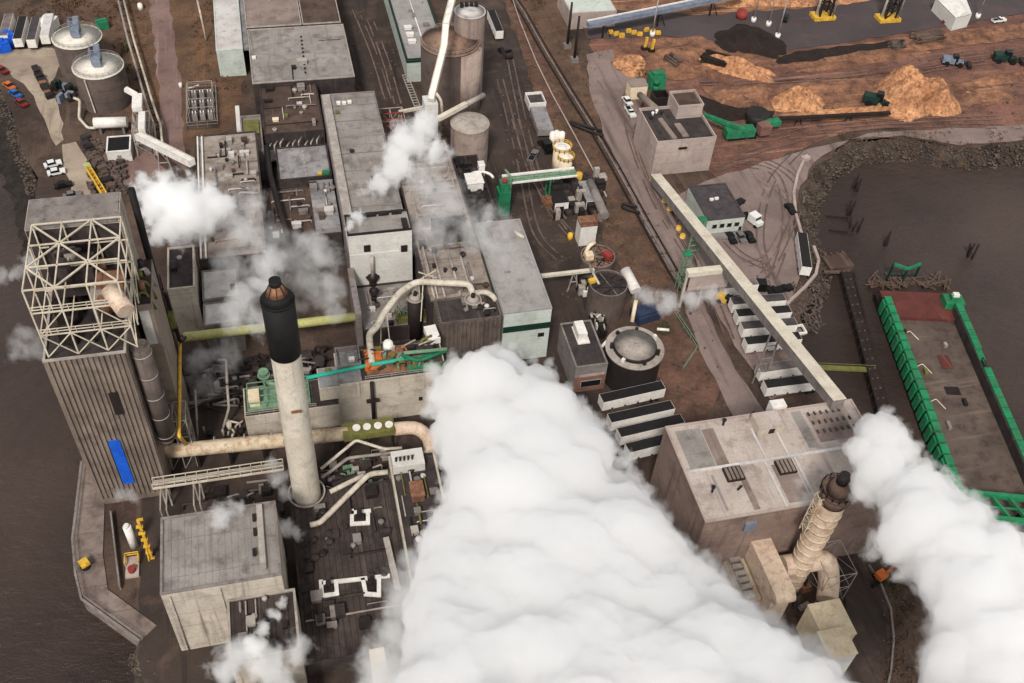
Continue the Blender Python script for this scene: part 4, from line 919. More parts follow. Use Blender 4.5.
mb = MB(); a,b_ = at(94,123,3.2),at(127,122,3.2); mb.cone(a,b_,1.5,1.5,24); mb.build('shell', M['white'], r); mb = MB(); mb.box(a.x+1,a.x+1.6,a.y-1.2,a.y+1.2,0,2.2); mb.box(b_.x-1.6,b_.x-1,b_.y-1.2,b_.y+1.2,0,2.2); mb.build('saddle', M['wallgrey'], r)
a = at(109,163,0); q = at(133,162,0)
r = building('pump_shed','small shed with a black roof and white front below the lying white tank','shed',a.x,q.x,a.y,a.y+7.2,3.6,'wallwhite','black',.25,parm='white')
door(r,a.x+2.5,a.x+3.6,a.y,0,2.2,'wallgrey')
# feed conveyors: white angled galleries
def gallery(name, label, pts, wdt, hgt, m, legs=(), legm='steel', cat='conveyor', rails=False, roofm=None, group=None):
    pts = [Vector(p) for p in pts]; r = thing(name, label, cat, (pts[0].x,pts[0].y,0), group)
    mb = MB()
    for a,b in zip(pts,pts[1:]): mb.bar(a,b,wdt,hgt)
    mb.build('gallery', M[m], r)
    if roofm:
        mb = MB()
        for a,b in zip(pts,pts[1:]): mb.bar(a+Vector((0,0,hgt/2+.08)),b+Vector((0,0,hgt/2+.08)),wdt+.25,.14)
        mb.build('roof', M[roofm], r)
    if rails:
        for s in (-1,1):
            mb = MB()
            for a,b in zip(pts,pts[1:]):
                d=(b-a).normalized(); n=Vector((-d.y,d.x,0)).normalized()*(wdt/2)
                mb.bar(a+n*s+Vector((0,0,1.1)),b+n*s+Vector((0,0,1.1)),.12)
                K=max(2,int((b-a).length/2.2))
                for k in range(K+1): q=a.lerp(b,k/K)+n*s; mb.bar(q,q+Vector((0,0,1.1)),.1)
            mb.build('railing', M['lattice'], r)
    for p in legs:
        p=Vector(p); mb = MB(); s=min(1.6,.4+p.z*.08)
        for sx in (-1,1): mb.bar((p.x+sx*wdt*.4,p.y,p.z-hgt/2),(p.x+sx*(wdt*.4+s),p.y,0),.28)
        mb.bar((p.x-wdt*.4-s*.5,p.y,p.z*.5),(p.x+wdt*.4+s*.5,p.y,p.z*.5),.2); mb.bar((p.x-wdt*.4,p.y,p.z-hgt/2),(p.x+wdt*.4+s*.5,p.y,p.z*.5),.16)
        mb.build('trestle', M[legm], r)
    return r
gallery('transfer_gallery','white rising gallery from the small tower to the stained beige hall roof',[at(138,136,9),at(192,163,12.5)],1.9,1.7,'white',[at(160,147,10)],rails=True)
r = thing('transfer_tower','white stepped transfer tower right of the lying white tank','tower',at(138,130,0))
mb = MB(); a = at(141,118,9); mb.box(a.x-1.3,a.x+1.2,a.y-2.5,a.y+2.5,0,8.6); mb.build('casing', M['wallgrey'], r)
mb = MB(); mb.box(a.x-.4,a.x+1.3,a.y-7,a.y+1,8.65,10.4); q = at(136,98,9); mb.build('hood', M['white'], r); mb = MB(); mb.box(q.x-1,q.x+1.6,q.y-5,q.y+2,7.6,9.2); mb.bar((q.x,q.y+2,8.6),(q.x-2.8,q.y+4,9.6),1.2,1.2); mb.build('hood', M['white'], r)
mb = MB(); mb.frame(a.x-2.4,a.x+2,a.y-5,a.y+4,0,8.4,1,2,2,.22,True,6); mb.build('frame', M['steel'], r)
r = thing('pipe_rack','pair of long pale pipes on low trestles running beside the gravel path','pipe rack',at(140,70,0))
pa = [at(117,-5,3),at(128,40,3),at(147,105,3),at(154,125,3),at(157,155,3)]; pb = [p+Vector((1.7,0,0)) for p in pa]
mb = MB(); mb.tube(pa,.34); mb.build('pipe', M['steel'], r); mb = MB(); mb.tube(pb,.34); mb.build('pipe', M['creampipe'], r)
for k in range(len(pa)-1):
    for t in (.1,.45,.8):
        p = pa[k].lerp(pa[k+1],t); mb = MB(); mb.box(p.x-.4,p.x+2.1,p.y-.15,p.y+.15,2.4,2.65); mb.box(p.x-.2,p.x+.05,p.y-.12,p.y+.12,0,2.4); mb.box(p.x+1.6,p.x+1.85,p.y-.12,p.y+.12,0,2.4); mb.build('trestle', M['darkmetal'], r)
# substation
r = thing('substation','fenced grid of transformers with pale insulators by the gravel path','substation',at(203,106,0))
p0 = at(192,122,0); mb = MB(); mb.box(p0.x-1.5,p0.x+7.5,p0.y-4,p0.y+17,.02,.25); mb.build('slab', M['asphalt'], r)
for j in range(3):
    for i in range(3):
        x,y = p0.x+1+i*2.2, p0.y+1+j*5.4; mb = MB(); mb.box(x-.7,x+.7,y-1,y+1,.25,1.9); mb.build('transformer', M['wallgrey'], r)
        mb = MB(); [mb.cyl(x-.4+k*.8,y-.3,1.9,3.1,.16,8) for k in range(2)]; mb.build('insulator', M['white'], r)
mb = MB(); mb.rail([(p0.x-1.2,p0.y-3.5,.25),(p0.x+7.2,p0.y-3.5,.25),(p0.x+7.2,p0.y+16.5,.25),(p0.x-1.2,p0.y+16.5,.25)],h=2,t=.07,closed=True); mb.frame(p0.x-.5,p0.x+6.5,p0.y-.5,p0.y+13,.25,5,1,3,1,.16,False); mb.build('fence', M['steel'], r)
mb = MB(); mb.tube([at(196,-5,9),at(200,12,9),at(206,40,0.4)],.3); single('guy_pipe', mb, 'creampipe', 'single white pipe slanting down the grassy bank by the white shed', 'pipe')
p = at(181,88,0); mb = MB(); mb.cyl(p.x,p.y,0,1.6,.5,12); mb.bar((p.x+2,p.y-1,.3),(p.x+5.2,p.y+.4,.3),.35); single('hydrant', mb, 'carwhite', 'white hydrant post and short pipe at the edge of the rusty grass', 'hydrant')
p = at(141,10,0); mb = MB(); mb.cyl(p.x,p.y,0,2,.8,14); mb.dome(p.x,p.y,2,.8,.5,14,3); single('tank', mb, 'white', 'tiny white domed tank on the dark ground near the top edge', 'tank')

# big silos
R_ = 8.4; p = at(450,42,20); 
r = thing('chip_silo','big round silo with a rusty brown top below the white tube conveyor','silo',(p.x,p.y,0))
mb = MB(); mb.cone((p.x,p.y,0),(p.x,p.y,20),R_,R_,56,False); mb.build('shell', M['silodark'], r)
mb = MB(); mb.cone((p.x,p.y,20),(p.x,p.y,20.5),R_+.15,R_+.15,56); mb.cone((p.x,p.y,20.5),(p.x,p.y,22),R_-.2,1,56); mb.build('top', M['chips'], r)
mb = MB(); mb.rail([(p.x+R_*.97*math.cos(k*math.pi/16),p.y+R_*.97*math.sin(k*math.pi/16),20.5) for k in range(32)],h=1,t=.08,closed=True,step=4); mb.build('railing', M['steel'], r)
mb = MB(); a = at(431,110,0); mb.cone((p.x+4.0,p.y-4.55,0),(p.x+4.0,p.y-4.55,19.9),4.35,4.35,40); mb.build('lit_side_cell', M['siloconc'], r)  # paler cylinder puts the silo's lit right side into colour and shape
p2 = at(470,12,27)
r = thing('concrete_silo','tall slender concrete silo with a white top behind the rusty topped silo','silo',(p2.x,p2.y,0))
mb = MB(); mb.cone((p2.x,p2.y,0),(p2.x,p2.y,27),4.4,4.4,40,False); mb.build('shell', M['siloconc'], r)
mb = MB(); mb.cone((p2.x,p2.y,27),(p2.x,p2.y,27.4),4.5,4.5,40); mb.cone((p2.x,p2.y,27.4),(p2.x,p2.y,28),4.2,1,40); mb.build('top', M['roofwhite'], r)
for k in range(4): mb = MB(); mb.box(p2.x-2.5+k*1.4,p2.x-1.6+k*1.4,p2.y+1.2,p2.y+2.4,27.4,29); mb.build('top_unit', M['darkmetal'], r)
gallery('tube_conveyor','white railed conveyor climbing over the rusty topped silo from the white head box',[at(431,100,20),at(444,48,27),at(446,25,31),at(454,-6,34)],1.7,1.3,'white',(),rails=True)
r = thing('head_box','tall white head box at the foot of the conveyor over the rusty topped silo','tower',at(432,115,0))
a = at(425,121,14); q = at(438,120,14); mb = MB(); mb.box(a.x,q.x,a.y,a.y+4.5,0,19); mb.build('casing', M['wallwhite'], r)
mb = MB(); mb.tube([at(436,93,21),at(441,100,19),at(443,122,12)],.4); mb.build('pipe', M['creampipe'], r)
gallery('chute','short cream chute from the head box to the small pale silo',[at(438,119,16),at(466,104,16)],1.3,1.1,'conv')
p = at(470,122,13.5); r = thing('pale_silo','small pale round silo with domed top beside the head box','silo',(p.x,p.y,0))
mb = MB(); mb.cone((p.x,p.y,0),(p.x,p.y,13),5.2,5.2,40,False); mb.build('shell', M['siloconc'], r); mb = MB(); mb.cone((p.x,p.y,13),(p.x,p.y,13.25),5.35,5.35,40); mb.dome(p.x,p.y,13.25,5.1,1.0,40,5); mb.build('dome', M['rooftank'], r)
mb = MB(); a = at(463,106,15.5); q = at(484,95,15.5); mb.cone(a,q,.75,.75,16); mb.build('inlet', M['steel'], r)
gallery('pipe_bridge','short cream bridge from the dark yard to the white head box',[at(399,112,9),at(425,107,9)],.7,.8,'conv',[at(400,112,9)])
r = thing('ladder_bridge','pale ladder like steel bridge leading from the annex to the paper hall roof','bridge',at(410,90,0))
mb = MB(); a,b_ = at(405,75,6),at(418,108,9); d = (b_-a).normalized(); n = Vector((-d.y,d.x,0)).normalized()*.8
for s in (-1,1): mb.bar(a+n*s,b_+n*s,.25)
for k in range(14): q = a.lerp(b_,k/13); mb.bar(q-n,q+n,.18)
mb.build('frame', M['steel'], r)
p = at(380,150,0)
r = thing('red_rack','low rack with reddish pipes beside the paper hall roof','pipe rack',at(386,122,0)); mb = MB(); p = at(384,130,6); mb.frame(p.x-1,p.x+6,p.y-6,p.y+6,0,9,2,2,2,.25,True,2); mb.build('frame', M['wallpink'], r); mb = MB()
for k in range(4): mb.tube([(p.x,p.y-6+k*3,9.2),(p.x+6,p.y-6+k*3,9.2)],.22)
mb.build('pipe', M['red'], r)

# centre yard: green pipe bridge, yellow tanks
r = thing('green_pipe_bridge','white topped green pipe bridge spanning the dark centre yard','pipe bridge',at(540,172,0))
a,b_ = at(502,176,8),at(574,168,8); mb = MB(); dn = Vector((0,-3.4,0))
mb.bar(a,b_,.6,.5); mb.bar(a+dn,b_+dn,.45,.4); mb.build('chord', M['white'], r)
mb = MB(); mb.bar(a+dn*.3-Vector((0,0,.5)),b_+dn*.3-Vector((0,0,.5)),.8,.6); mb.bar(a+dn*.65-Vector((0,0,.5)),b_+dn*.65-Vector((0,0,.5)),.8,.4)
for k in range(11): q = a.lerp(b_,k/10); mb.bar(q-Vector((0,0,.3)),q+dn-Vector((0,0,.3)),.3)
mb.build('deck', M['ltgreen'], r)
for t in (.02,.63):
    q = a.lerp(b_,t); mb = MB(); mb.bar(q-Vector((0,0,.4)),(q.x,q.y,0),.4); mb.bar(q+dn-Vector((0,0,.4)),(q.x,q.y+dn.y,0),.4); mb.bar((q.x,q.y,4),(q.x,q.y+dn.y,7),.2); mb.build('leg', M['green'], r)
r = thing('green_tower','bright green stepped process tower at the left end of the green bridge','tower',at(503,215,0)); p = at(503,213,0)
mb = MB(); mb.box(p.x-1.7,p.x+1.5,p.y-1.2,p.y+2.2,0,7.5); mb.box(p.x-1.2,p.x+1.1,p.y-.8,p.y+1.8,7.5,10); mb.build('casing', M['green'], r); mb = MB(); mb.cyl(p.x,p.y+.5,10,10.6,.8,16); mb.build('cap', M['red'], r)
mb = MB(); mb.tube([(p.x+1.8,p.y+1,0),(p.x+1.8,p.y+1,11),(p.x+.6,p.y+3,12)],.3); mb.build('pipe', M['ltgreen'], r)
r = thing('pipe_coil','pale looped pipe lying among dark machinery left of the green tower','pipework',at(480,200,0)); rr = random.Random(8); p = at(480,203,3)
mb = MB(); mb.tube([p+Vector((3.2*math.cos(k*.5),2.6*math.sin(k*.5),8+.1*k)) for k in range(9)],.35); mb.build('loop', M['white'], r)
for i in range(18):
    q = at(rr.uniform(468,498),rr.uniform(190,236),8); mb = MB(); mb.obox((q.x,q.y,0),rr.uniform(.8,2.4),rr.uniform(.8,2.4),rr.uniform(6,9.5),0); mb.build('machine', M[rr.choice(('tankblack','darkmetal','walldark','darkmetal','steel'))], r)
r = thing('tank_pair','pair of pale tanks with yellow walkways beside the dirt strip','tanks',at(562,160,0))
for (u,v,zt,rd) in ((562,148,8,2.3),(566,158,6.5,1.9)):
    p = at(u,v,zt); mb = MB(); mb.cyl(p.x,p.y,0,zt,rd,28); mb.build('shell', M['wallcream'], r); mb = MB(); mb.cyl(p.x,p.y,zt,zt+.25,rd+.1,28); mb.dome(p.x,p.y,zt+.25,rd*.6,.5,20,3); mb.build('lid', M['white'], r)
    mb = MB(); mb.rail([(p.x+(rd+.4)*math.cos(k*math.pi/6),p.y+(rd+.4)*math.sin(k*math.pi/6),zt) for k in range(12)],h=1.1,t=.16,closed=True); mb.build('railing', M['yellow'], r)
for (u,v) in ((557,132),(562,133),(553,133)):
    p = at(u,v,5); mb = MB(); mb.cyl(p.x,p.y,0,5,.9,16); mb.dome(p.x,p.y,5,.9,.5,16,3); mb.build('vessel', M['white'], r)
r = thing('process_skid','dark machinery with red and yellow tanks under the right end of the green bridge','machinery',at(578,195,0)); rr = random.Random(17)
for i in range(55):
    p = at(rr.uniform(554,602),rr.uniform(176,220),0); mb = MB(); mb.obox((p.x,p.y,0),rr.uniform(.8,2.6),rr.uniform(.8,2.6),rr.uniform(.8,3.4),0); mb.build('unit', M[rr.choice(('tankblack','darkmetal','walldark','rooftar','steel'))], r)
for (u,v,m,h) in ((571,182,'red',3.5),(578,183,'yellow',3.2),(556,185,'white',2.5)):
    p = at(u,v,0); mb = MB(); mb.cyl(p.x,p.y,0,h,.95,16); mb.dome(p.x,p.y,h,.95,.4,16,3); mb.build('vessel', M[m], r)
mb = MB(); a,b_ = at(590,182,3),at(605,216,3); mb.cone(a,b_,1.2,1.2,20); mb.build('lying_tank', M['wallgrey'], r)
r = thing('white_hopper','white square hopper with an orange top in the centre yard','hopper',at(585,238,0)); p = at(585,242,0)
mb = MB(); mb.box(p.x-2.2,p.x+2.2,p.y-1.5,p.y+2.2,0,6.5); mb.build('casing', M['white'], r); mb = MB(); mb.box(p.x-2.3,p.x+2.3,p.y-1.6,p.y+2.3,6.5,7); mb.rail([(p.x-2.3,p.y-1.6,7),(p.x+2.3,p.y-1.6,7),(p.x+2.3,p.y+2.3,7)],h=1.1,t=.15); mb.build('top', M['copper'], r)
p = at(570.5,234,2); mb = MB(); mb.cyl(p.x,p.y,0,2,.7,14); mb.dome(p.x,p.y,2,.7,.4,14,3); single('drum', mb, 'yellow', 'yellow drum standing left of the white square hopper', 'drum')
def opentank(u,v,zt,rd,label,inside):
    p = at(u,v,zt); r = thing('open_tank', label, 'tank', (p.x,p.y,0))
    mb = MB(); n=44
    mb.cone((p.x,p.y,0),(p.x,p.y,zt),rd,rd,n,False); mb.cone((p.x,p.y,zt),(p.x,p.y,1),rd-.25,rd-.25,n,False); mb.build('shell', M['silodark'], r)
    mb = MB(); mb.cyl(p.x,p.y,zt-1.4,zt-.5,rd-.3,n); mb.build('content', M[inside], r)
    mb = MB()
    for k in range(n): mb.bar((p.x+(rd-.1)*math.cos(2*math.pi*k/n),p.y+(rd-.1)*math.sin(2*math.pi*k/n),zt),(p.x+(rd-.1)*math.cos(2*math.pi*(k+1)/n),p.y+(rd-.1)*math.sin(2*math.pi*(k+1)/n),zt),.22,.2)
    mb.build('rim', M['wallgrey'], r)
    rr = random.Random(int(u)); 
    for i in range(20):
        a = rr.uniform(0,6.28); b_ = a+rr.uniform(2,4); mb = MB(); mb.bar((p.x+rd*.9*math.cos(a),p.y+rd*.9*math.sin(a),zt-.5),(p.x+rd*.9*math.cos(b_),p.y+rd*.9*math.sin(b_),zt-.3),.16); mb.build('beam', M[rr.choice(('wallgrey','darkmetal','darkmetal','walldark'))], r)
    return r
r = opentank(608.5,283,9,4.6,'round open topped grey tank with pipes across its top','rooftar')
p = at(596,268,9); mb = MB(); mb.tube([at(588,262,6),at(594,275,10),at(599,284,9.5)],.3); mb.build('pipe', M['creampipe'], r); mb = MB(); q = at(592,282,10); mb.obox(q,1.6,1.2,.8,.3); mb.build('valve', M['yellow'], r)
r = opentank(598,256,6,4.3,'low open round tank with rusty gear behind the grey open tank','copper')
p = at(608,254,6.5); mb = MB(); mb.obox((p.x,p.y,5),1.8,2.4,1.8,.4); mb.build('red_machine', M['red'], r); p = at(588,252,6.5); mb = MB(); mb.tube([(p.x-1,p.y,5),(p.x,p.y,8.5),(p.x+1.8,p.y+1,8.5)],.5); mb.obox((p.x,p.y-1,5.5),2,2,1.4,0); mb.build('cream_gear', M['wallcream'], r)
r = thing('white_vessel','white lying cylinder vessel propped on a frame right of the open grey tank','tank',at(630,285,0)); mb = MB(); a,b_ = at(625,270,6),at(636,291,4.5); mb.cone(a,b_,1.35,1.35,22); mb.build('shell', M['white'], r)
mb = MB(); mb.box(a.x-.3,a.x+.3,a.y-1,a.y+.6,0,5); mb.box(b_.x-.3,b_.x+.3,b_.y-.4,b_.y+1,0,4); mb.build('saddle', M['steel'], r)
zpipe([(636,300),(632,322)],[5,1],.5,'wallcream','cream pipe falling to the ground below the white lying vessel')
mb = MB(); p = at(645,314,1); mb.obox((p.x,p.y,0),6,4.5,2.2,.2); mb.obox((p.x,p.y,2.2),5.4,3.2,.4,.2); single('blue_tarp_stack', mb, 'navy', 'stack under a dark blue cover behind the large lidded tank', 'stack')
P_ = at(635,347,9.6); rd = 6.6
r = thing('lidded_tank','large black round tank with a pale domed lid and wide rim','tank',(P_.x,P_.y,0))
mb = MB(); mb.cone((P_.x,P_.y,0),(P_.x,P_.y,9.4),rd-.35,rd-.35,56,False); mb.build('shell', M['tankblack'], r)
mb = MB(); mb.cone((P_.x,P_.y,9.0),(P_.x,P_.y,9.5),rd,rd,56); mb.build('rim', M['rooftank'], r)
mb = MB(); mb.cone((P_.x,P_.y,9.5),(P_.x,P_.y,10.3),5.0,4.8,48); mb.build('collar', M['darkmetal'], r)
mb = MB(); mb.cone((P_.x,P_.y,10.3),(P_.x,P_.y,10.8),4.7,.3,48); mb.cyl(P_.x,P_.y,10.75,11.3,.25,10); mb.build('lid', M['rooftank'], r)
for k in range(7):
    a = k*math.pi/3.5+.3; mb = MB(); mb.obox((P_.x+5.3*math.cos(a),P_.y+5.3*math.sin(a),9.5),.7,.7,.8 if k%3 else 1.4,a); mb.build('bracket', M['darkmetal' if k%4 else 'white'], r)
mb = MB(); mb.tube([at(595,354,4),at(607,341,9)],.35); mb.tube([at(657,329,9),at(669,330,9)],.35); mb.build('pipe', M['white'], r)
r = building('brick_house','grey flat roofed brick house with a white rooftop box beside the lidded tank','building',56.3,63.6,138.3,152,8.5,'wallgrey','rooftar',.25)
mb = MB(); mb.box(56.28,63.62,138.22,138.3,0,5.0); mb.build('brick_front', M['wallbrick'], r)
mb = MB(); mb.box(57.4,63.0,138.1,138.22,5.1,5.9); mb.build('pink_fascia', M['wallpink'], r); window(r,58,62.5,138.2,1.8,3.6)
mb = MB(); mb.box(58.6,61.4,145,150.5,8.26,8.6); mb.box(58.8,60.9,146,150.2,8.6,10.6); mb.build('rooftop_box', M['white'], r)
r = thing('machine_row','row of dark valves and small white boxes between the brick house and the open tank','machinery',at(600,325,0)); rr = random.Random(29)
for i in range(60):
    t = rr.random(); p = at(580+t*26+rr.uniform(-5,5),282+t*56,0); mb = MB()
    if i%3: mb.obox((p.x,p.y,0),rr.uniform(.6,1.6),rr.uniform(.6,1.8),rr.uniform(.8,3),0)
    else: mb.tube([(p.x,p.y,0),(p.x,p.y,2.5),(p.x+rr.uniform(-2,2),p.y+1,2.8)],.22)
    mb.build('unit', M[rr.choice(('tankblack','darkmetal','steel','tankblack','white'))], r)
gallery('pipe_bridge','thin pale pipe bridge from the silver roofed hall to the low open tank',[at(541,276,7),at(594,270,6)],.9,.7,'conv',[at(575,272,6.5)])
# ================================================================== EAST SIDE: CRUSHER, CONVEYORS, BRICK BLOCK, BARGE
r = building('crusher_house','pinkish concrete crusher house with parapet and a rooftop cabin by the truck yard','building',99.8,117.2,212.5,229,11.5,'wallpink','rooftar',.9,t=.3)
mb = MB(); mb.box(109.2,116.8,223.5,231,10.5,14.2); mb.build('roof_cabin', M['wallpink'], r)
mb = MB(); ring(mb,109.1,116.9,223.4,231.1,14.19,15.0,.3); mb.build('cabin_parapet', M['wallpink'], r)
mb = MB(); mb.box(109.5,116.5,223.8,230.7,14.2,14.3); mb.build('cabin_roof', M['roofbrown'], r)
mb = MB(); mb.box(106.5,109.0,212.4,212.52,8.2,9.0); mb.build('louvre', M['darkmetal'], r)
mb = MB(); mb.bar((105.5,214,10.9),(104.5,224,10.9),1.3,.5); mb.bar((109,214.5,10.9),(108.6,221,10.9),1.8,.3); mb.build('roof_duct', M['roofpink'], r)
for i,(x,y) in enumerate(((103,226),(104.5,227),(102,224.5),(105.8,226.4))): roof_fan(r,x,y,10.6,.45,1.4,'white' if i<2 else 'darkmetal')
r = building('site_office','low site office with a dark flat roof and mint front under the conveyor','building',105.4,116,185,199.5,5.6,'wallmint','trailerroof',.25,parm='trailerroof')
for k in range(4): window(r,107.2+k*2.1,108.4+k*2.1,185,2.6,3.8)
door(r,115,115.8,185,0,2.2); roof_unit(r,109.5,193,5.35,1,.6,.5,'white'); roof_unit(r,111,193.2,5.35,1,.6,.5,'white')
mb = MB(); mb.box(105.6,116.6,182.6,184.9,.0,.9); mb.build('loading_dock', M['wallgrey'], r)
c0 = at(655,178,2.5); c1 = at(838,404,23.0)
r = gallery('belt_conveyor','long cream covered conveyor rising from the crusher house to the brown brick block',[c0,c1],2.6,2.5,'wallgrey',(),'green',roofm='conv')
for t,m in ((.3,'ltgreen'),(.74,'wallgrey')):
    p = c0.lerp(c1,t); mb = MB(); z = p.z-1.2
    for sx in (-1,1): mb.bar((p.x+sx*1.2,p.y,z),(p.x+sx*1.5,p.y,0),.3)
    for k in range(1,4): mb.bar((p.x-1.4,p.y,z*k/4),(p.x+1.4,p.y,z*k/4),.18)
    mb.build('trestle', M[m], r)
g0 = at(687,273,11.5); g1 = at(734,268,11.5)
r = gallery('branch_gallery','short pale gallery joining the long cream conveyor from the left at mid height',[g0,g1],1.8,1.3,'conv')
mb = MB(); mb.bar(g0+Vector((.8,-.7,-3)),g1+Vector((-1,-.7,-3)),.15,4.6); mb.build('side_panel', M['wallpink'], r)
mb = MB(); mb.bar(g0+Vector((.2,0,-.6)),(g0.x+.2,g0.y,0),.5); mb.bar(g0+Vector((5,0,-.6)),(g0.x+5,g0.y,0),.4); mb.build('leg', M['wallbeige'], r)
for (u,v,h,lab) in ((679,290,12,'green lattice mast at the left end of the short pale gallery'),(696,246,9,'green lattice mast between the road and the long cream conveyor')):
    p = at(u,v,0); r = thing('lattice_mast', lab, 'mast', p); mb = MB(); mb.frame(p.x-.9,p.x+.9,p.y-.9,p.y+.9,0,h,1,1,4,.16,True,int(u)); mb.build('frame', M['ltgreen'], r); mb = MB(); mb.box(p.x-1,p.x+1,p.y-1,p.y+1,h,h+.3); mb.build('cap', M['green'], r)
# barrels/yellow bollards along the conveyor
for k,(u,v,lab) in enumerate(((652,182,'nearest to the crusher house'),(656,188,'second from the crusher house'),(664,203,'third from the crusher house'),(669,211,'fourth from the crusher house'),(678,231,'fifth from the crusher house'),(682,239,'farthest from the crusher house'))):
    p = at(u,v,0)
    if k==0:
        b0 = thing('bollard','yellow concrete bollard in the row beside the long conveyor, '+lab,'bollard',(0,0,0),'yellow bollards along the conveyor')
        mb = MB(); mb.cyl(0,0,0,1.5,.75,12); mb.dome(0,0,1.5,.75,.3,12,3); mb.build('post', M['yellow'], b0); mb = MB(); mb.cyl(0,0,.5,.85,.77,12); mb.build('band', M['wallcream'], b0)
        b0.location = p
    else: dup(b0,p,0,'yellow concrete bollard in the row beside the long conveyor, '+lab)

# ---- brown brick block with its stack
r = building('brick_block','large brown block with a pale roof at the right, between the two plumes','building',64.6,104,87.4,109.4,21.6,'walllr','rooflr',.3,parm='wallpink')
z = 21.37
mb = MB(); mb.box(64.9,102,98.1,98.7,z,z+.25); mb.build('roof_beam', M['roofwhite'], r)
for x in (80.5,86.5): mb = MB(); mb.box(x-.25,x+.25,87.8,98.08,z,z+.2); mb.build('roof_beam', M['roofwhite'], r)
for x in (81,85.6): mb = MB(); mb.box(x-.2,x+.2,98.75,106,z,z+.2); mb.build('roof_beam', M['roofwhite'], r)
p = at(768,427,z); mb = MB(); mb.box(p.x-3,p.x+2.4,p.y-1.6,p.y+2.2,z,z+1.9); mb.build('roof_house', M['wallbeige'], r); mb = MB(); mb.box(p.x-2.9,p.x+2.5,p.y-1.7,p.y+2.3,z+1.9,z+2.05); mb.build('roof_house_top', M['rooflr'], r); mb = MB(); mb.box(p.x-.7,p.x+.5,p.y-1.68,p.y-1.6,z+.1,z+1.4); mb.build('door', M['tankblack'], r)
for u,v in ((734,473),(786,466)):
    p = at(u,v,z+.6); f = MB(); f.box(p.x-1.7,p.x+1.7,p.y-1.5,p.y+1.5,z,z+.6); fo = f.build('fan_frame', M['darkmetal'], r)
    for k in range(4): g = MB(); g.box(p.x-1.5+k*.8,p.x-1.0+k*.8,p.y-1.4,p.y+1.4,z+.6,z+.8); g.build('fan_slat', M['roofpink'], fo)
for u,v in ((723,425),(712,492),(752,418)):
    p = at(u,v,z); mb = MB(); mb.cyl(p.x,p.y,z,z+1.4,.22,10); mb.cyl(p.x,p.y,z+1.4,z+1.7,.4,10); mb.build('roof_vent', M['darkmetal'], r)
for x,y,dx,dy,m in ((68.6,103.5,5,9,'roofgrey'),(72.5,103,2.4,9,'roofpink'),(69.5,93,.5,8,'roofgrey'),(75,92.8,1.2,9,'roofpink'),(83.5,92.8,4.2,8.6,'roofpink'),(91.4,104,2,9,'roofgrey'),(97,104,7.5,7,'roofpink')):
    mb = MB(); mb.box(x-dx/2,x+dx/2,y-dy/2,y+dy/2,z-.05,z+.03+dx*.004); mb.build('roof_patch', M[m], r)
for i in range(20):
    mb = MB(); x = 93.5+(i%7)*1.3; y = 102.5+(i//7)*2.2; mb.box(x,x+.35,y,y+.8,z+.05,z+.3); mb.build('roof_curb', M['trailerroof'], r)
mb = MB(); mb.bar((73,93,z),(73.6,93,z+1.2),.3); mb.build('roof_post', M['darkmetal'], r)
p = aty(749,526,87.2); mb = MB(); mb.box(p.x-1,p.x+1.2,86.8,87.38,p.z-1.2,p.z+1.2); mb.build('wall_unit', M['slate'], r)
p = at(776,400,22); mb = MB(); mb.box(p.x-1.5,p.x+1.5,109.5,111.5,19,22.2); mb.build('wall_box', M['white'], r)
# stack
T = aty(838,490,83.2); r = thing('process_stack','ringed pinkish metal stack with a flared dark head in front of the brown block','stack',(T.x,83.2,0)); X,Y,Z = T.x,T.y,T.z
mb = MB(); mb.cone((X,Y,0),(X,Y,Z-3),1.9,2.4,32,False); mb.build('shaft', M['pinkduct'], r)
for k in range(11): mb = MB(); mb.cone((X,Y,2+k*(Z-6)/11),(X,Y,2.4+k*(Z-6)/11),2.08+.045*k,2.08+.045*k,32); mb.build('ring', M['rustpipe'], r)
mb = MB(); mb.cone((X,Y,Z-3.2),(X,Y,Z-.6),2.4,2.8,32); mb.cone((X,Y,Z-.6),(X,Y,Z-.2),3.0,3.0,32); mb.build('flared_head', M['head'], r)
mb = MB(); mb.rail([(X+2.95*math.cos(k*math.pi/8),Y+2.95*math.sin(k*math.pi/8),Z-.2) for k in range(16)],h=1.1,t=.12,closed=True,step=3); mb.build('railing', M['darkmetal'], r)
mb = MB(); mb.cone((X,Y,Z-.2),(X,Y,Z+2.2),2.0,1.35,28); mb.build('neck', M['head'], r); mb = MB(); mb.cone((X,Y,Z+2.2),(X,Y,Z+4.4),1.0,.9,24); mb.build('nozzle', M['tankblack'], r)
mb = MB(); mb.frame(X-3.4,X-2.0,Y-.8,Y+.8,Z-12,Z-1,1,1,5,.14,True,4); mb.tube([(X-2.3,Y,Z-12),(X-2.3,Y,Z-2)],.5); mb.build('ladder_cage', M['rustpipe'], r)
# filter house, ducts, cream house
r = thing('filter_house','long cream duct housing with a rounded front end below the brown block','filter house',(77.5,82,0))
mb = MB(); mb.box(75.8,79.6,76.2,88,0,10.6)
n=8
for k in range(n):
    pass
mb.build('casing', M['pinkduct'], r)
mb = MB(); mb.box(75.7,79.7,76.1,88.1,10.6,12); mb.cone((75.78,76.4,10.5),(79.62,76.4,10.5),1.38,1.38,24); mb.build('roof', M['pinkduct'], r)
mb = MB(); mb.box(71.6,75.6,78.6,88,0,6.2); mb.build('side_bay', M['rustpipe'], r); mb = MB(); mb.rail([(71.7,78.7,6.2),(71.7,87.9,6.2),(75.5,87.9,6.2)],h=1.1,t=.1); mb.build('railing', M['steel'], r)
for k in range(6): mb = MB(); mb.box(72.4,74.6,79.3+k*1.45,80.2+k*1.45,6.2,7.2); mb.build('filter_bank', M['steel'], r)
a,b_ = at(783,566,8),at(829,558,8)
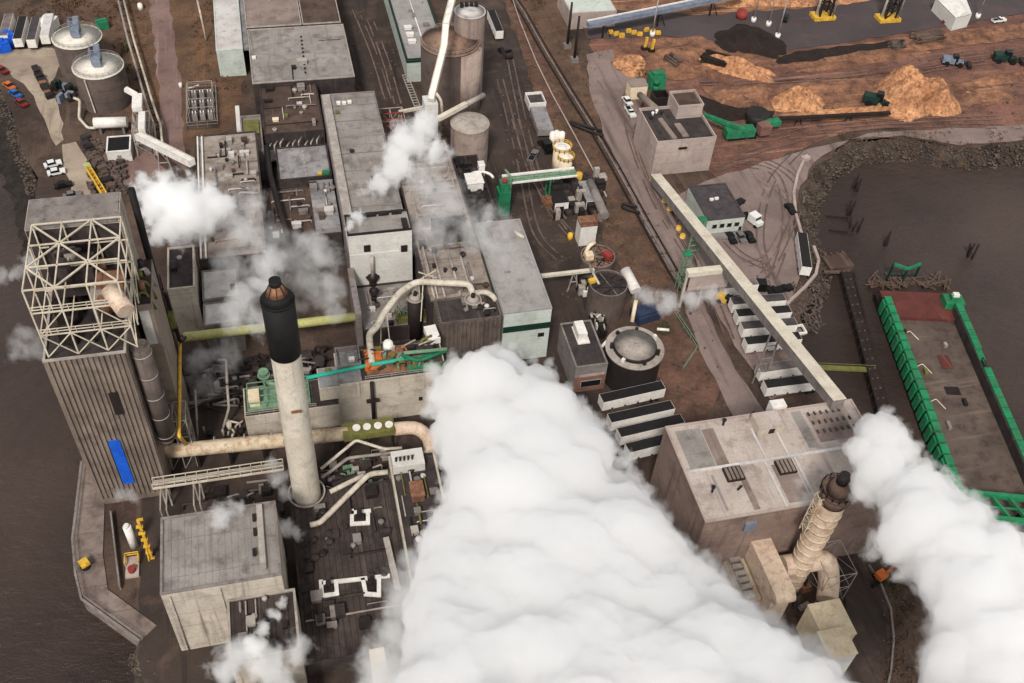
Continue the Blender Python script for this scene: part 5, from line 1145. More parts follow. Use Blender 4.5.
r = thing('cross_duct','fat pinkish round duct between the filter house and a steel frame','duct',((a.x+b_.x)/2,a.y,0))
mb = MB(); mb.tube([a,(b_.x-.3,b_.y,8),(b_.x,b_.y-2.6,4.2),(b_.x-1.8,b_.y-6,3.4)],2.0,24); mb.build('duct', M['pinkduct'], r)
mb = MB(); mb.frame(b_.x-2.8,b_.x+3.0,b_.y-4.8,b_.y+2.4,0,9.6,1,1,2,.12,True,12); mb.build('frame', M['steel'], r)
r = thing('blower_set','rusty machinery at the foot of the fat pinkish duct','machinery',(82,83,0)); rr = random.Random(31)
for i in range(12):
    mb = MB(); x,y = rr.uniform(80,88),rr.uniform(77,86); mb.obox((x,y,0),rr.uniform(.8,2),rr.uniform(.8,2),rr.uniform(1,4),rr.uniform(0,1)); mb.build('machine', M[rr.choice(('copper','darkmetal','walldark','steel'))], r)
r = thing('cream_house','small cream cubic house with stepped flat roofs on the service road','house',(86.5,70,0))
a = at(808,605,8.5); q = at(855,631,8.5)
mb = MB(); mb.box(a.x,q.x,q.y-.5,a.y,0,8.4); mb.build('wall', M['wallcream'], r); mb = MB(); mb.box(a.x-.1,q.x+.1,q.y-.6,a.y+.1,8.4,8.6); mb.build('roof', M['wallcream'], r)
mb = MB(); mb.box(a.x-.9,q.x-1.8,q.y-4.2,q.y+.9,0,8.9); mb.build('front_wall', M['wallwhite'], r); mb = MB(); mb.box(a.x-1.0,q.x-1.7,q.y-4.3,q.y+1.0,8.9,9.15); mb.build('front_roof', M['wallcream'], r)
r = thing('concrete_kerb','low curved kerb wall between the service road and the dirt slope','kerb',at(885,600,0)); mb = MB(); L = pxs([(868,566),(880,585),(890,610),(893,640),(890,672),(884,700)])
for a,b_ in zip(L,L[1:]): mb.bar(a+Vector((0,0,.3)),b_+Vector((0,0,.3)),.35,.7)
mb.build('kerb', M['wallgrey'], r)
r = thing('excavator','small orange excavator on the dirt right of the brown block','excavator',at(880,578,0)); p = at(879,579,0)
mb = MB(); mb.obox((p.x,p.y,.9),2.0,1.8,1.2,.3); mb.build('body', M['orange'], r); mb = MB(); mb.obox((p.x-1,p.y-1.1,0),3.2,.6,.9,.3); mb.obox((p.x+.4,p.y+1.1,0),3.2,.6,.9,.3); mb.build('track', M['tyre'], r)
mb = MB(); mb.bar((p.x+1,p.y,2),(p.x+3.6,p.y+1,4),.45); mb.bar((p.x+3.6,p.y+1,4),(p.x+5.2,p.y+1.6,.6),.35); mb.build('boom', M['orange'], r)

# ---- barge with green sides
L0 = at(886,298,2.0); L1 = at(966,512,2.0); d = (L1-L0); LEN = d.length; yaw = math.atan2(d.y,d.x); R0 = at(957,300,2.0)
ux = d.normalized(); vx = Vector((-ux.y,ux.x,0)); WID = abs((R0-L0).dot(vx)); off = 3.0
r = thing('barge','moored chip barge with green panelled sides and a red end deck','barge',(L0.x,L0.y,-3.6))
def bp(s,t,z): q = L0+ux*s+vx*t; return Vector((q.x,q.y,z))
def bbox(mb,s0,s1,t0,t1,z0,z1): mb.add([bp(s0,t0,z0),bp(s1,t0,z0),bp(s1,t1,z0),bp(s0,t1,z0),bp(s0,t0,z1),bp(s1,t0,z1),bp(s1,t1,z1),bp(s0,t1,z1)],[(0,3,2,1),(4,5,6,7),(0,1,5,4),(1,2,6,5),(2,3,7,6),(3,0,4,7)])
mb = MB(); bbox(mb,-5.5,LEN,-.2,WID+.2,-4.2,-1.6); mb.build('hull', M['darkmetal'], r)
mb = MB(); bbox(mb,4.2,LEN-.2,.6,WID-.4,-1.6,-1.35); mb.build('deck', M['bargedeck'], r)
mb = MB(); bbox(mb,-5.3,4.2,.6,WID-.4,-1.6,-.4); mb.build('end_deck', M['reddeck'], r)
seg = 3.1; k = 0; s = -1.0
while s+seg < LEN:
    mb = MB(); bbox(mb,s+.32,s+seg-.32,-.2,1.5,-3.2,2.0); bbox(mb,s+.6,s+seg-.6,-.55,-.2,-2.6,1.2); mb.build('side_panel', M['barge'], r)
    mb = MB(); bbox(mb,s-.32,s+.32,-.1,1.35,-3,1.0); mb.build('side_rib', M['darkmetal'], r)
    s += seg; k += 1
s = .6; k = 0
while s+seg < LEN-4:
    if k not in (5,6):
        mb = MB(); bbox(mb,s+.12,s+seg-.12,WID-.7,WID+1.0,-3,2.0); bbox(mb,s+.4,s+seg-.4,WID+1.0,WID+1.3,-2.4,1.3); mb.build('side_panel', M['barge'], r)
        mb = MB(); bbox(mb,s-.12,s+.12,WID-.5,WID+.9,-3,1.7); mb.build('side_rib', M['darkmetal'], r)
    elif k != 5:
        mb = MB(); bbox(mb,s,s+seg,WID-.2,WID+.6,-3,.6); mb.rail([bp(s,WID+.2,.6),bp(s+seg,WID+.2,.6)],h=1.4,t=.16); mb.build('side_gap_rail', M['dkgreen'], r)
    else:
        mb = MB(); bbox(mb,s,s+seg,WID-.9,WID+1.2,-3,1.2); mb.build('winch_house', M['barge'], r)
    s += seg; k += 1
mb = MB(); bbox(mb,2,LEN-6,WID-1.0,WID-.62,-1.35,1.6); mb.build('inner_wall', M['walldark'], r)
mb = MB(); bbox(mb,-3.2,.5,WID-2.6,WID+2.2,-1.5,1.4); bbox(mb,-2.4,-.6,WID-1.2,WID+1.2,1.4,2.4); mb.build('corner_house', M['barge'], r)
mb = MB(); bbox(mb,-2.1,-.9,WID-.9,WID+.6,2.4,3.1); mb.build('corner_cap', M['white'], r)
for (s,t,a,b) in ((16,9.5,4.2,2.6),(26,8,2.5,3.5)): mb = MB(); bbox(mb,s,s+a,t,t+b,-1.35,-1.15 if s<20 else -1.28); mb.build('hatch', M['reddeck' if s<20 else 'darkmetal'], r)
for k,(s_,t_) in enumerate(((8,3),(12,12),(21,4.5),(30,11),(37,5))):
    mb = MB(); bbox(mb,s_,s_+1.0+.3*k,t_,t_+.8,-1.35,-.6); mb.build('deck_gear', M[('darkmetal','steel','olive','darkmetal','wallgrey')[k]], r)
for k in range(3):
    mb = MB(); mb.tube([bp(6+k*11,1.6,-1.3),bp(9+k*11,3.2,-1.3),bp(8+k*11,5,-1.3),bp(11+k*11,6.4,-1.3)],.1,6); mb.build('rope', M['wallcream'], r)
E0 = at(957,490,1.5); 
r = thing('loading_ramp','green steel framed loading ramp across the near end of the barge','ramp',E0)
mb = MB(); e = [at(956,492,2),at(1040,500,2),at(1046,545,2),at(1000,520,2)]
e1,e2 = at(956,492,2),at(1060,502,2); dn = Vector((.9,-6.5,0))
mb.bar(e1,e2,.9,1.4); mb.bar(e1+dn,e2+dn,.9,1.4); mb.bar(e1+dn*.5,e2+dn*.5,.35)
for k in range(7): q = e1.lerp(e2,k/6); mb.bar(q,q+dn,.6,.8)
mb.build('frame', M['barge'], r)
mb = MB(); q = e1+Vector((3.4,-1.6,0)); mb.box(q.x-2.6,q.x+.6,q.y-3,q.y+.4,.9,2.2); mb.build('plate', M['green'], r)
mb = MB(); q = e1.lerp(e2,.25); 
for k in (.12,.55,.9): q = e1.lerp(e2,k)+dn*.5; mb.box(q.x-.4,q.x+.4,q.y-.4,q.y+.4,-5,1.6)
mb.build('pile', M['darkmetal'], r)
r = thing('mooring_dolphin','green V shaped mooring frame in the water beyond the red barge deck','mooring',at(908,278,-3.6)); a,b_,c_ = at(894,264,2.4),at(908,269,1.8),at(921,264,2.4)
mb = MB(); mb.bar(a,b_,.7); mb.bar(b_,c_,.7); mb.build('fender', M['green'], r); mb = MB()
for q in (a,b_,c_): mb.bar(q,(q.x,q.y,-5),.45)
mb.bar((a.x,a.y,-1.5),(c_.x,c_.y,-1.5),.3); mb.build('leg', M['dkgreen'], r)
r = thing('driftwood','tangle of pale broken timbers lying at the far end of the red barge deck','driftwood',at(910,282,-3)); rr = random.Random(5); mb = MB()
for i in range(60):
    p = at(rr.uniform(872,950),282+rr.uniform(-6,5),-2.4); a = rr.uniform(0,3.1); l = rr.uniform(.6,2.4); mb.bar(p-Vector((math.cos(a),math.sin(a),rr.uniform(-.2,.2)))*l,p+Vector((math.cos(a),math.sin(a),rr.uniform(-.1,.4)))*l,.25)
for i in range(5): p = at(875+i*17,283,-3); mb.box(p.x-1.8,p.x+1.8,p.y-.4,p.y+.4,-3.8,-2.6)
mb.build('timber', M['wood'], r)
r = thing('timber_pier','long narrow dark timber pier left of the barge','pier',at(860,330,-3)); mb = MB(); a,b_ = at(846,272,-.6),at(886,420,-.6); mb.bar(a,b_,2.6,.5); mb.bar(a+Vector((2.4,0,-.6)),b_+Vector((1.5,0,-.6)),.6,.4); mb.build('deck', M['bark'], r); mb = MB()
for k in range(17): q = a.lerp(b_,k/16); mb.cyl(q.x+.6,q.y,-5,-.2,.22,8); mb.cyl(q.x-.7,q.y,-5,-.3,.2,8)
mb.build('pile', M['wood'], r)
mb = MB(); a,b_ = at(812,367,-1),at(876,370,-1); mb.bar(a,b_,1.3,.5); mb.bar(a+Vector((0,.6,.9)),b_+Vector((0,.6,.9)),.12); single('gangway', mb, 'olive', 'narrow yellowish gangway from shore to the dark timber pier', 'gangway')
r = thing('raft','rusty brown timber raft moored against the stony corner of the basin','raft',at(838,262,-3)); mb = MB(); a = at(838,260,-1.5); mb.obox((a.x,a.y,-3.9),7.2,5.2,2.2,.05); mb.build('deck', M['copper' if False else 'roofbrown'], r); mb = MB()
for k in range(4): mb.obox((a.x-2.6+k*1.7,a.y+2.4,-1.7),.5,.7,.6,.2)
mb.build('bollard', M['wood'], r)
mb = MB(); a,b_ = at(824,272,-1.5),at(850,272,-1.5); mb.bar(a,b_,.7,.5); single('timber_boom', mb, 'wood', 'floating timber boom along the near side of the rusty raft', 'boom')
for k,(u,v,n,lab) in enumerate(((854,190,5,'tall cluster of dark mooring piles near the stony shore'),(850,216,3,'middle leaning pile cluster below the tall one'),(853,230,3,'short pile cluster, lowest of the three in line near shore'),(887,248,3,'leaning pile stump alone between the shore and the green mooring frame'),(968,257,4,'pile stump standing alone out in the basin water'))):
    rr = random.Random(50+k); p = at(u,v,-3.6); r = thing('mooring_pile', lab, 'mooring pile', p, 'old mooring piles in the basin'); 
    for i in range(n):
        mb = MB(); x,y = p.x+rr.uniform(-.8,.8),p.y+rr.uniform(-1.2,1.2); mb.cone((x,y,-5),(x+rr.uniform(-.8,.9),y+rr.uniform(-.3,.8),rr.uniform(-1.5,1.4)),.34,.28,9); mb.build('pile', M['bark'], r)
for k in range(2):
    mb = MB(); a = at(826+k*3,216+k*14,-3.4); b_ = at(848,218+k*14,-3.4); mb.bar(a,b_,.35); single('floating_log', mb, 'bark', ('upper','lower')[k]+' of two dark logs floating by the mooring piles near shore', 'log')
r = thing('guard_rail','continuous pale concrete barrier following the shore of the truck yard','barrier',at(800,220,0)); L = pxs([(804,160),(797,176),(793,195),(795,215),(801,236),(807,245)]); L2 = pxs([(813,248),(818,262),(815,276),(804,289),(792,300),(786,306)])
mb = MB()
for Q in (L,L2):
    for a,b_ in zip(Q,Q[1:]): mb.bar(a+Vector((0,0,.45)),b_+Vector((0,0,.45)),.75,.9)
mb.obox(at(805,160,0),2.4,1.6,1.2,.3); mb.build('barrier', M['wallpink'], r)
rr = random.Random(77); mb = MB()
for i in range(150):
    p = at(rr.uniform(786,822),rr.uniform(284,330),0); p.z = rr.uniform(-.6,.2); a = rr.uniform(0,3); l = rr.uniform(.4,1.6); mb.bar(p-Vector((math.cos(a),math.sin(a),.1))*l,p+Vector((math.cos(a),math.sin(a),.3))*l,.3)
tag(mb.build('scrap_heap', M['debris'], None, at(803,306,0)),kind='stuff')

# ================================================================== PORT AND CHIP YARD (NORTH EAST)
def mound(name,label,u,v,rx,ry,h,m,seed,cat='pile',hollow=0,yaw=0.,group=None,zb=0.0):
    rr = random.Random(seed); p = at(u,v,0); n=30; mb = MB(); V=[]
    ph=[(rr.uniform(.3,1.6),rr.uniform(.3,1.6),rr.uniform(0,6),rr.uniform(.04,.16)) for _ in range(12)]
    for i in range(n+1):
        for j in range(n+1):
            x=-1+2*i/n; y=-1+2*j/n; q=math.hypot(x,y); a=math.atan2(y,x)
            edge=1+.12*math.sin(3*a+seed)+.08*math.sin(5*a+2*seed)
            t=max(0,1-(q/edge)); f=min(1,t*1.7)**.9
            if hollow: f=min(1,t*2.4)*(1-.95*math.exp(-((x-.05)**2/.10+(y+.18)**2/.16)))*(1+.35*math.exp(-((abs(x)-.5)**2+(y+.1)**2)/.06))
            nz=sum(k[3]*math.sin(k[0]*x*9+k[1]*y*7+k[2]) for k in ph)
            z=h*f*(1+nz*1.1)+(rr.uniform(-.16,.16)*h*.5 if t>0 else 0)
            if t<=0: z=-.3
            X_=x*rx*1.15;Y_=y*ry*1.15
            V.append((p.x+X_*math.cos(yaw)-Y_*math.sin(yaw),p.y+X_*math.sin(yaw)+Y_*math.cos(yaw),max(z,-.3)+zb))
    fs=[(i*(n+1)+j,(i+1)*(n+1)+j,(i+1)*(n+1)+j+1,i*(n+1)+j+1) for i in range(n) for j in range(n)]
    mb.add(V,fs,True); return single(name,mb,m,label,cat,(p.x,p.y,0),group)
PG='heaps of wood chips in the yard'
mound('chip_pile','big orange heap of wood chips with a hollowed dark front',912,99,12.5,10.5,5.6,'chipspile',3,hollow=1,group=PG)
mound('chip_pile','pale heap of wood chips above the dark stacker belt, left of the hollowed heap',797,103,8,5.5,3.4,'chipspile',4,group=PG)
mound('chip_pile','pale heap of chips below the long low heap, behind the loader crane',745,98,9,4.5,2,'chipdirt',14,group=PG)
mound('chip_pile','long low heap of wood chips above the crusher house',735,70,13,4,2.6,'chipspile',5,yaw=-.6,group=PG)
mound('chip_pile','small heap of wood chips left of the green chipper',630,66,5,6,2.2,'chipspile',6,group=PG)
mound('chip_pile','low dusty heap of chips behind the green chipper',685,56,9,6,2.0,'chipdirt',7,group=PG)
mound('chip_pile','narrow orange ridge of chips beside the dark stacker belt',850,113,22,1.8,1.2,'chipspile',8,group=PG)
mound('chip_pile','long orange windrow of chips along the upper edge of the haul road',860,62,24,2.2,1.3,'chipdirt',21,yaw=.12,group=PG)
mound('chip_pile','pale windrow of chips running down from the black bark heap',700,72,13,2.4,1.4,'chipdirt',22,yaw=-.75,group=PG)
mound('chip_pile','low rust coloured windrow between haul road and hollowed heap',830,88,22,2.6,1.2,'chipdirt',23,yaw=.05,group=PG)
mound('chip_pile','pale low windrow left of the small pale heap above the stacker',765,92,8,2.2,1.0,'chipdirt',24,yaw=-.2,group=PG)
mound('chip_pile','brown windrow at the right edge below the loaders',1000,80,16,2.4,1.2,'chipdirt',25,yaw=.1,group=PG)
mound('chip_pile','thin orange windrow along the apron edge near the right frame edge',985,33,18,2,.9,'chipdirt',26,yaw=.15,group=PG)
mound('bark_pile','long black bark heap on the port apron',750,42,11,9,2.6,'bark',9,yaw=-.5)
mound('bark_pile','dark low heap in the gap above the haul road',800,58,9,3,1.2,'bark',10,yaw=.1)
mound('bark_pile','dark bark strip behind the loader crane arm',735,114,9,3,1.0,'bark',13,yaw=.1)
mound('chip_pile','flat pale heap of chips at the top of the frame above the apron',800,0,30,5,2.0,'chipspile',11,group=PG)
mound('chip_pile','small brown heap of chips on the chip yard far right',985,95,10,5,1.0,'chipdirt',12,group=PG)
rr = random.Random(90)
def logs(name,label,u,v,n,L,yaw,m='wood',rows=6,seed=1):
    rr = random.Random(seed); p = at(u,v,0); mb = MB()
    for i in range(n):
        k=i%rows; lv=i//rows; c=Vector((p.x+rr.uniform(-.8,.8),p.y,0))+Vector((-math.sin(yaw),math.cos(yaw),0))*(k-rows/2)*.9+Vector((0,0,.4+lv*.7)); yy=yaw+rr.uniform(-.12,.12); d=Vector((math.cos(yy),math.sin(yy),0))*L/2*rr.uniform(.7,1.1)
        mb.cone(c-d,c+d,.42,.36,8)
    return single(name,mb,m,label,'logs',(p.x,p.y,0))
logs('log_pile','jumbled pale logs in front of the green chipper, left side',634,66,22,6,-1.0,'chipspile',7,1)
logs('log_pile','dark log stack by the long low chip heap',716,62,26,9,-.7,'bark',8,2)
logs('log_pile','brown log stack right of the green chipper',676,62,16,6,-1.2,'wood',6,3)
logs('log_pile','low row of timber at the edge of the port apron above the hollowed heap',925,38,18,12,.1,'wood',7,4)
logs('log_pile','grey timber scattered on the haul road verge, left of the row',895,46,10,5,.2,'debris',5,5)
# green chipper, stacker
r = thing('wood_chipper','green wood chipper tower behind the crusher house with a cream hopper box','chipper',at(652,90,0)); p = at(655,88,0)
mb = MB(); mb.box(p.x-2.4,p.x+2.6,p.y-1.5,p.y+2,0,4.6); mb.box(p.x-1.6,p.x+2.2,p.y-1,p.y+1.4,4.6,5.6); mb.build('tower', M['green'], r)
for z in (.6,2.6): mb = MB(); mb.cyl(p.x-.6,p.y-1.9,z,z+1.6,1.0,12); mb.build('drum', M['green'], r)
q = at(637,96,0); mb = MB(); mb.box(q.x-3.2,q.x+2.2,q.y-2,q.y+2.2,0,4.6); mb.build('box', M['wallcream'], r); mb = MB(); mb.box(q.x-3.3,q.x+2.3,q.y-2.1,q.y+2.3,4.6,4.8); mb.build('box_lid', M['roofpink'], r)
q = at(660,98,3); mb = MB(); ring(mb,q.x-2.4,q.x+2.4,q.y-2.2,q.y+2.2,0,4.4,.3); mb.build('bin', M['darkmetal'], r)
mb = MB(); mb.tube([at(640,95,5),at(646,100,8.5),at(655,108,11.2)],1.0); mb.build('chute', M['roofpink'], r)
r = thing('loader_crane','green knuckle boom log loader with its long arm laid towards the crusher house','loader',at(742,137,0)); p = at(750,137,0)
mb = MB(); mb.obox((p.x-4,p.y,1),9,3,2.6,.0); mb.build('body', M['green'], r); mb = MB(); mb.obox((p.x+3.5,p.y-.5,1.5),3.6,3,3,.1); mb.build('cab', M['wallbrick'], r)
mb = MB(); [mb.cyl(p.x-8+k*3,p.y-1.8,0,.5,.01,3) for k in range(0)]; mb.obox((p.x-3,p.y,0),9,2.4,1,0); mb.build('chassis', M['tyre'], r)
mb = MB(); mb.bar(at(704,115,5),at(746,130,4),1.2,1.0); mb.bar(at(712,121,4),at(730,128,3),.3); mb.build('arm', M['green'], r)
mb = MB(); mb.bar(at(711,121,3),at(733,130,2),.28); mb.build('rod', M['white'], r)
q = at(757,118,3); mb = MB(); mb.cyl(q.x,q.y,0,5,2.6,24,3.4); mb.build('hopper', M['darkmetal'], r); q = at(770,124,3); mb = MB(); mb.obox((q.x,q.y,2.6),6,2.4,1.6,.1); mb.build('head', M['green'], r)
gallery('stacker_belt','long dark belt conveyor lying left to right below the hollowed chip heap',[at(773,119,3),at(890,113,2)],1.3,.7,'bark',[at(800,117.5,2.6),at(850,115,2.2)],'darkmetal')
def loader_machine(u,v,m,label,yaw=0.,name='wheel_loader',s=1.0):
    p = at(u,v,0); r = thing(name,label,'loader',p); c,sn=math.cos(yaw),math.sin(yaw)
    def P(x,y,z): return Vector((p.x+(x*c-y*sn)*s,p.y+(x*sn+y*c)*s,z*s))
    mb = MB(); mb.obox(P(-1.6,0,.9),3.6*s,2.4*s,1.6*s,yaw); mb.obox(P(1.8,0,.9),2*s,1.8*s,.9*s,yaw); mb.build('body', M[m], r)
    mb = MB(); mb.obox(P(.2,0,1.5),1.6*s,1.8*s,2*s,yaw); mb.build('cab', M['glass'], r)
    mb = MB(); mb.bar(P(2.2,.5,1.8),P(4.4,.5,.8),.3*s); mb.bar(P(2.2,-.5,1.8),P(4.4,-.5,.8),.3*s); mb.obox(P(4.8,0,.1),1.2*s,3*s,1.2*s,yaw); mb.build('bucket', M['darkmetal'], r)
    for sx in (-2,2):
        for sy in (-1.2,1.2): mb = MB(); mb.cone(P(sx,sy-.3,.8),P(sx,sy+.3,.8),.8*s,.8*s,14); mb.build('wheel', M['tyre'], r)
    return r
loader_machine(876,105,'dkgreen','dark green wheel loader at the foot of the hollowed chip heap',-.5,s=1.3)
loader_machine(952,65,'slate','grey blue wheel loader on the haul road right of the hollowed heap',-.4,s=1.1)
loader_machine(1004,62,'dkgreen','dark wheel loader near the right edge of the haul road',-.3,s=1.2)
loader_machine(726,304,'yellow','small yellow wheel loader under the long conveyor beside the trailers',-.9,s=.8)
# port
def lamppost(u,v,h,label):
    p = at(u,v,0); r = thing('light_mast',label,'light mast',p,'light masts on the port apron'); mb = MB(); mb.cyl(p.x,p.y,0,1.6,.9,12); mb.build('base', M['white'], r); mb = MB(); mb.cyl(p.x,p.y,1.6,h,.28,10,.16); mb.build('pole', M['steel'], r); mb = MB(); mb.box(p.x-1,p.x+1,p.y-.3,p.y+.3,h,h+.5); mb.build('lamp_head', M['steel'], r)
lamppost(777,38,20,'tall light mast with a white base nearest the black bark heap'); lamppost(768,26,20,'tall light mast behind the nearest one by the black bark heap'); lamppost(753,22,20,'tall light mast directly behind the black bark heap'); lamppost(977,18,20,'tall light mast with a blue base cover beside the white canopy'); lamppost(652,36,16,'tall light mast above the green chipper on the apron')
def craneleg(u,v,label):
    p = at(u,v,0); r = thing('port_crane',label,'crane',p); mb = MB(); mb.box(p.x-4,p.x+4,p.y-2.4,p.y+2.4,0,1.4); mb.build('bogie', M['yellow'], r)
    mb = MB(); mb.frame(p.x-2,p.x+2,p.y-1.5,p.y+1.5,1.4,26,1,1,6,.5,True,int(u)); mb.build('leg', M['darkmetal'], r); mb = MB(); mb.tube([(p.x-2.6,p.y,1.4),(p.x-2.6,p.y,26)],.5); mb.build('pipe', M['white'], r); mb = MB(); mb.tube([(p.x+2.8,p.y-1.8,1),(p.x+2.8,p.y-1.8,20)],.25); mb.build('cable', M['steel'], r)
craneleg(822,18,'dark port crane leg on a yellow bogie, the left of the two at the top'); craneleg(887,20,'dark port crane leg on a yellow bogie, the right of the two at the top')
r = thing('canopy','large white ridged canopy shed on the port apron by the top edge','shed',at(958,10,0)); a,b_,c_,e = at(936,-2,5),at(956,18,5),at(972,14,5),at(962,-12,5)
mb = MB(); mb.prism([(a.x,a.y),(b_.x,b_.y),(c_.x,c_.y),(e.x,e.y)],0,4.6); mb.build('wall', M['wallwhite'], r); m1=(a+e)/2+Vector((0,0,1.6)); m2=(b_+c_)/2+Vector((0,0,1.6)); mb=MB(); mb.add([a,b_,m2,m1,e,c_],[(0,1,2,3),(3,2,5,4),(1,5,2),(4,0,3),(0,4,5,1)]); mb.build('roof', M['white'], r)
r = thing('ship_loader','long bluish steel loader boom crossing the top of the yard','conveyor',at(660,14,4)); a,b_ = at(588,25,6),at(742,-6,6)
mb = MB(); mb.bar(a,b_,2.2,1.4); mb.build('boom', M['slate'], r); mb=MB(); mb.bar(a+Vector((0,1,1)),b_+Vector((0,1,1)),.4); mb.build('handrail', M['white'], r)
for t in (.1,.45,.8): q=a.lerp(b_,t); mb=MB(); mb.bar(q,(q.x,q.y,0),.5); mb.bar(q,(q.x+3,q.y,0),.3); mb.build('leg', M['darkmetal'], r)
p = at(592,6,0); r = building('port_shed','pale mint roofed shed at the top edge beside the bluish boom','shed',at(566,4,6).x,at(612,2,6).x,at(590,12,6).y,at(590,12,6).y+16,6,'wallpink','wallmint',.1)
for (u,v,lab) in ((571,48,'dark steel mast at the left of the bluish boom'),(578,62,'slim dark mast in front of the other by the pipe track')):
    p = at(u-4,v,0); r = thing('mast',lab,'mast',p); mb=MB(); mb.cyl(p.x,p.y,0,16,.5,10,.35); mb.build('pole', M['tankblack'], r); mb=MB(); mb.obox((p.x,p.y,0),2.4,2,1.6,0); mb.build('base', M['wallgrey'], r)
rr = random.Random(61)
for k in range(9):
    u=610+k*6+rr.uniform(-1,1); v=34+(k%3)*2-k*.4; p=at(u,v,0)
    if k==0:
        f0=thing('barrier_block','yellow barrier block standing in the row below the bluish boom','barrier',(0,0,0),'yellow barrier blocks'); mb=MB(); mb.obox((0,0,0),1.8,.9,1.1,0); mb.obox((0,0,1.1),1.5,.5,.4,0); mb.build('block',M['yellow'],f0); f0.location=p
    else: dup(f0,p,rr.uniform(-.4,.4))
for k,(u,v) in enumerate(((644,50),(651,52))):
    p=at(u,v,0); r=thing('yellow_crane','%s of two upright yellow grapple arms beside the pale logs'%('left','right')[k] if False else ('upright yellow grapple arm, left of the two' if k==0 else 'upright yellow grapple arm, right of the two')+' beside the pale logs','grapple',p); mb=MB(); mb.bar((p.x,p.y,0),(p.x+.4,p.y,4.5),.8); mb.build('arm',M['yellow'],r); mb=MB(); mb.obox((p.x,p.y,0),2,1.6,1.2,0); mb.build('base',M['darkmetal'],r)
p=at(741,18,0); r=thing('red_tank','round red tank behind the black bark heap','tank',p); mb=MB(); mb.cyl(p.x,p.y,0,2.6,1.9,20); mb.build('shell',M['red'],r); mb=MB(); mb.dome(p.x,p.y,2.6,1.9,.6,20,3); mb.build('dome',M['red'],r)
# ================================================================== PIPE TRACK, FENCES, VEHICLES
r = thing('pipe_track','long dark pipe track on low sleepers between the embankment and the road','pipe track',at(620,190,0))
pt = pxs([(498,-20),(520,12),(541,50),(565,90),(593,135),(612,168),(640,220),(668,270),(680,290)],.9)
mb=MB(); mb.tube(pt,.32); mb.build('pipe',M['tankblack'],r)
mb=MB(); mb.tube([p+Vector((1.3,.2,0)) for p in pt],.22); mb.build('pipe',M['wallgrey'],r)
mb=MB(); mb.tube([p+Vector((2.3,.2,.1)) for p in pt],.22); mb.build('pipe',M['darkmetal'],r)
for i in range(len(pt)-1):
    n=max(2,int((pt[i+1]-pt[i]).length/6))
    for k in range(n):
        q=pt[i].lerp(pt[i+1],k/n); mb=MB(); mb.obox((q.x+1.1,q.y+.1,0),3.6,.4,.55,-.1); mb.build('sleeper',M['wood'],r)
mb=MB(); p0,p1,p2,p3=at(597,140,1.4),at(585,122,1.4),at(567,117,1.4),at(606,150,1.4)
mb.tube([at(602,131,1.5),at(570,121,1.5),at(572,124,1.5),at(603,136,1.5)],.4); mb.build('expansion_loop',M['darkmetal'],r); mb=MB(); mb.tube([at(640,213,1.5),at(622,207,1.5),at(623,203,1.5),at(637,207,1.5)],.4); mb.build('expansion_loop',M['darkmetal'],r)
r = thing('fence','thin pale pipe fence along the crest of the brown embankment','fence',at(550,90,0)); mb=MB(); L=pxs([(505,-20),(520,25),(536,65),(552,98),(575,140),(592,172),(606,200)]); mb.tube([p+Vector((0,0,1.2)) for p in L],.2); mb.build('rail',M['copper' if False else 'wallpink'],r)
for a,b in zip(L,L[1:]):
    for k in range(4): q=a.lerp(b,k/4); mb=MB(); mb.bar(q,q+Vector((0,0,1.3)),.16); mb.build('post',M['wood'],r)
r = thing('fence','light green chain fence enclosing the dirt strip near the lidded tank','fence',at(690,350,0)); mb=MB(); mb.rail(pxs([(676,318),(697,350),(682,372)]),h=2,t=.12,step=3); mb.build('rail',M['ltgreen'],r)
# trailers
TG='white box trailers parked on the site'
def make_trailer(roof,label,L=13.7):
    r=thing('box_trailer',label,'trailer',(0,0,0),TG); mb=MB(); mb.box(-L/2,L/2,-1.3,1.3,1.15,3.95)
    mb.build('body',M['white'],r)
    mb=MB(); mb.box(-L/2+.06,L/2-.06,-1.22,1.22,3.95,4.0); mb.build('roof',M[roof],r)
    for k,x in enumerate((L/2-1.6,L/2-2.9)):
        for s in (-1,1): w=MB(); w.cone((x,s*.75,.5),(x,s*1.25,.5),.5,.5,14); w.build('wheel',M['tyre'],r)
    mb=MB(); mb.box(-L/2+2,-L/2+2.3,-.9,-.7,0,1.15); mb.box(-L/2+2,-L/2+2.3,.7,.9,0,1.15); mb.build('landing_leg',M['darkmetal'],r)
    mb=MB(); mb.box(-L/2+.5,L/2-.5,-.5,.5,.85,1.15); mb.box(L/2-4,L/2-1,-1,1,.7,.9); mb.build('chassis',M['tyre'],r)
    mb=MB()
    for k in range(4): x=-L/2+2.2+k*3.1; mb.box(x,x+.45,-1.34,-1.3,1.2,1.6)
    mb.build('marker',M['tyre'],r)
    mb=MB(); mb.box(L/2,L/2+.05,-1.2,1.2,1.3,3.9); mb.build('rear_door',M['white'],r)
    return r
PR={}
def trailer(a,b,roof,label,L=13.7,side=1):
    """a, b: two points on the lower edge of the side that faces the viewer"""
    d=b-a; yaw=math.atan2(d.y,d.x); u=Vector((math.cos(yaw),math.sin(yaw),0)); n=Vector((-u.y,u.x,0))*side
    c=a+u*(L/2)+n*1.3; c=Vector((c.x,c.y,0.02))
    k=(roof,L)
    if k not in PR: PR[k]=make_trailer(roof,label,L); r=PR[k]; r.location=c; r.rotation_euler=(0,0,yaw)
    else: r=dup(PR[k],c,yaw,label)
    return r
T=lambda *q:[at(u,v,1.2) for u,v in q]
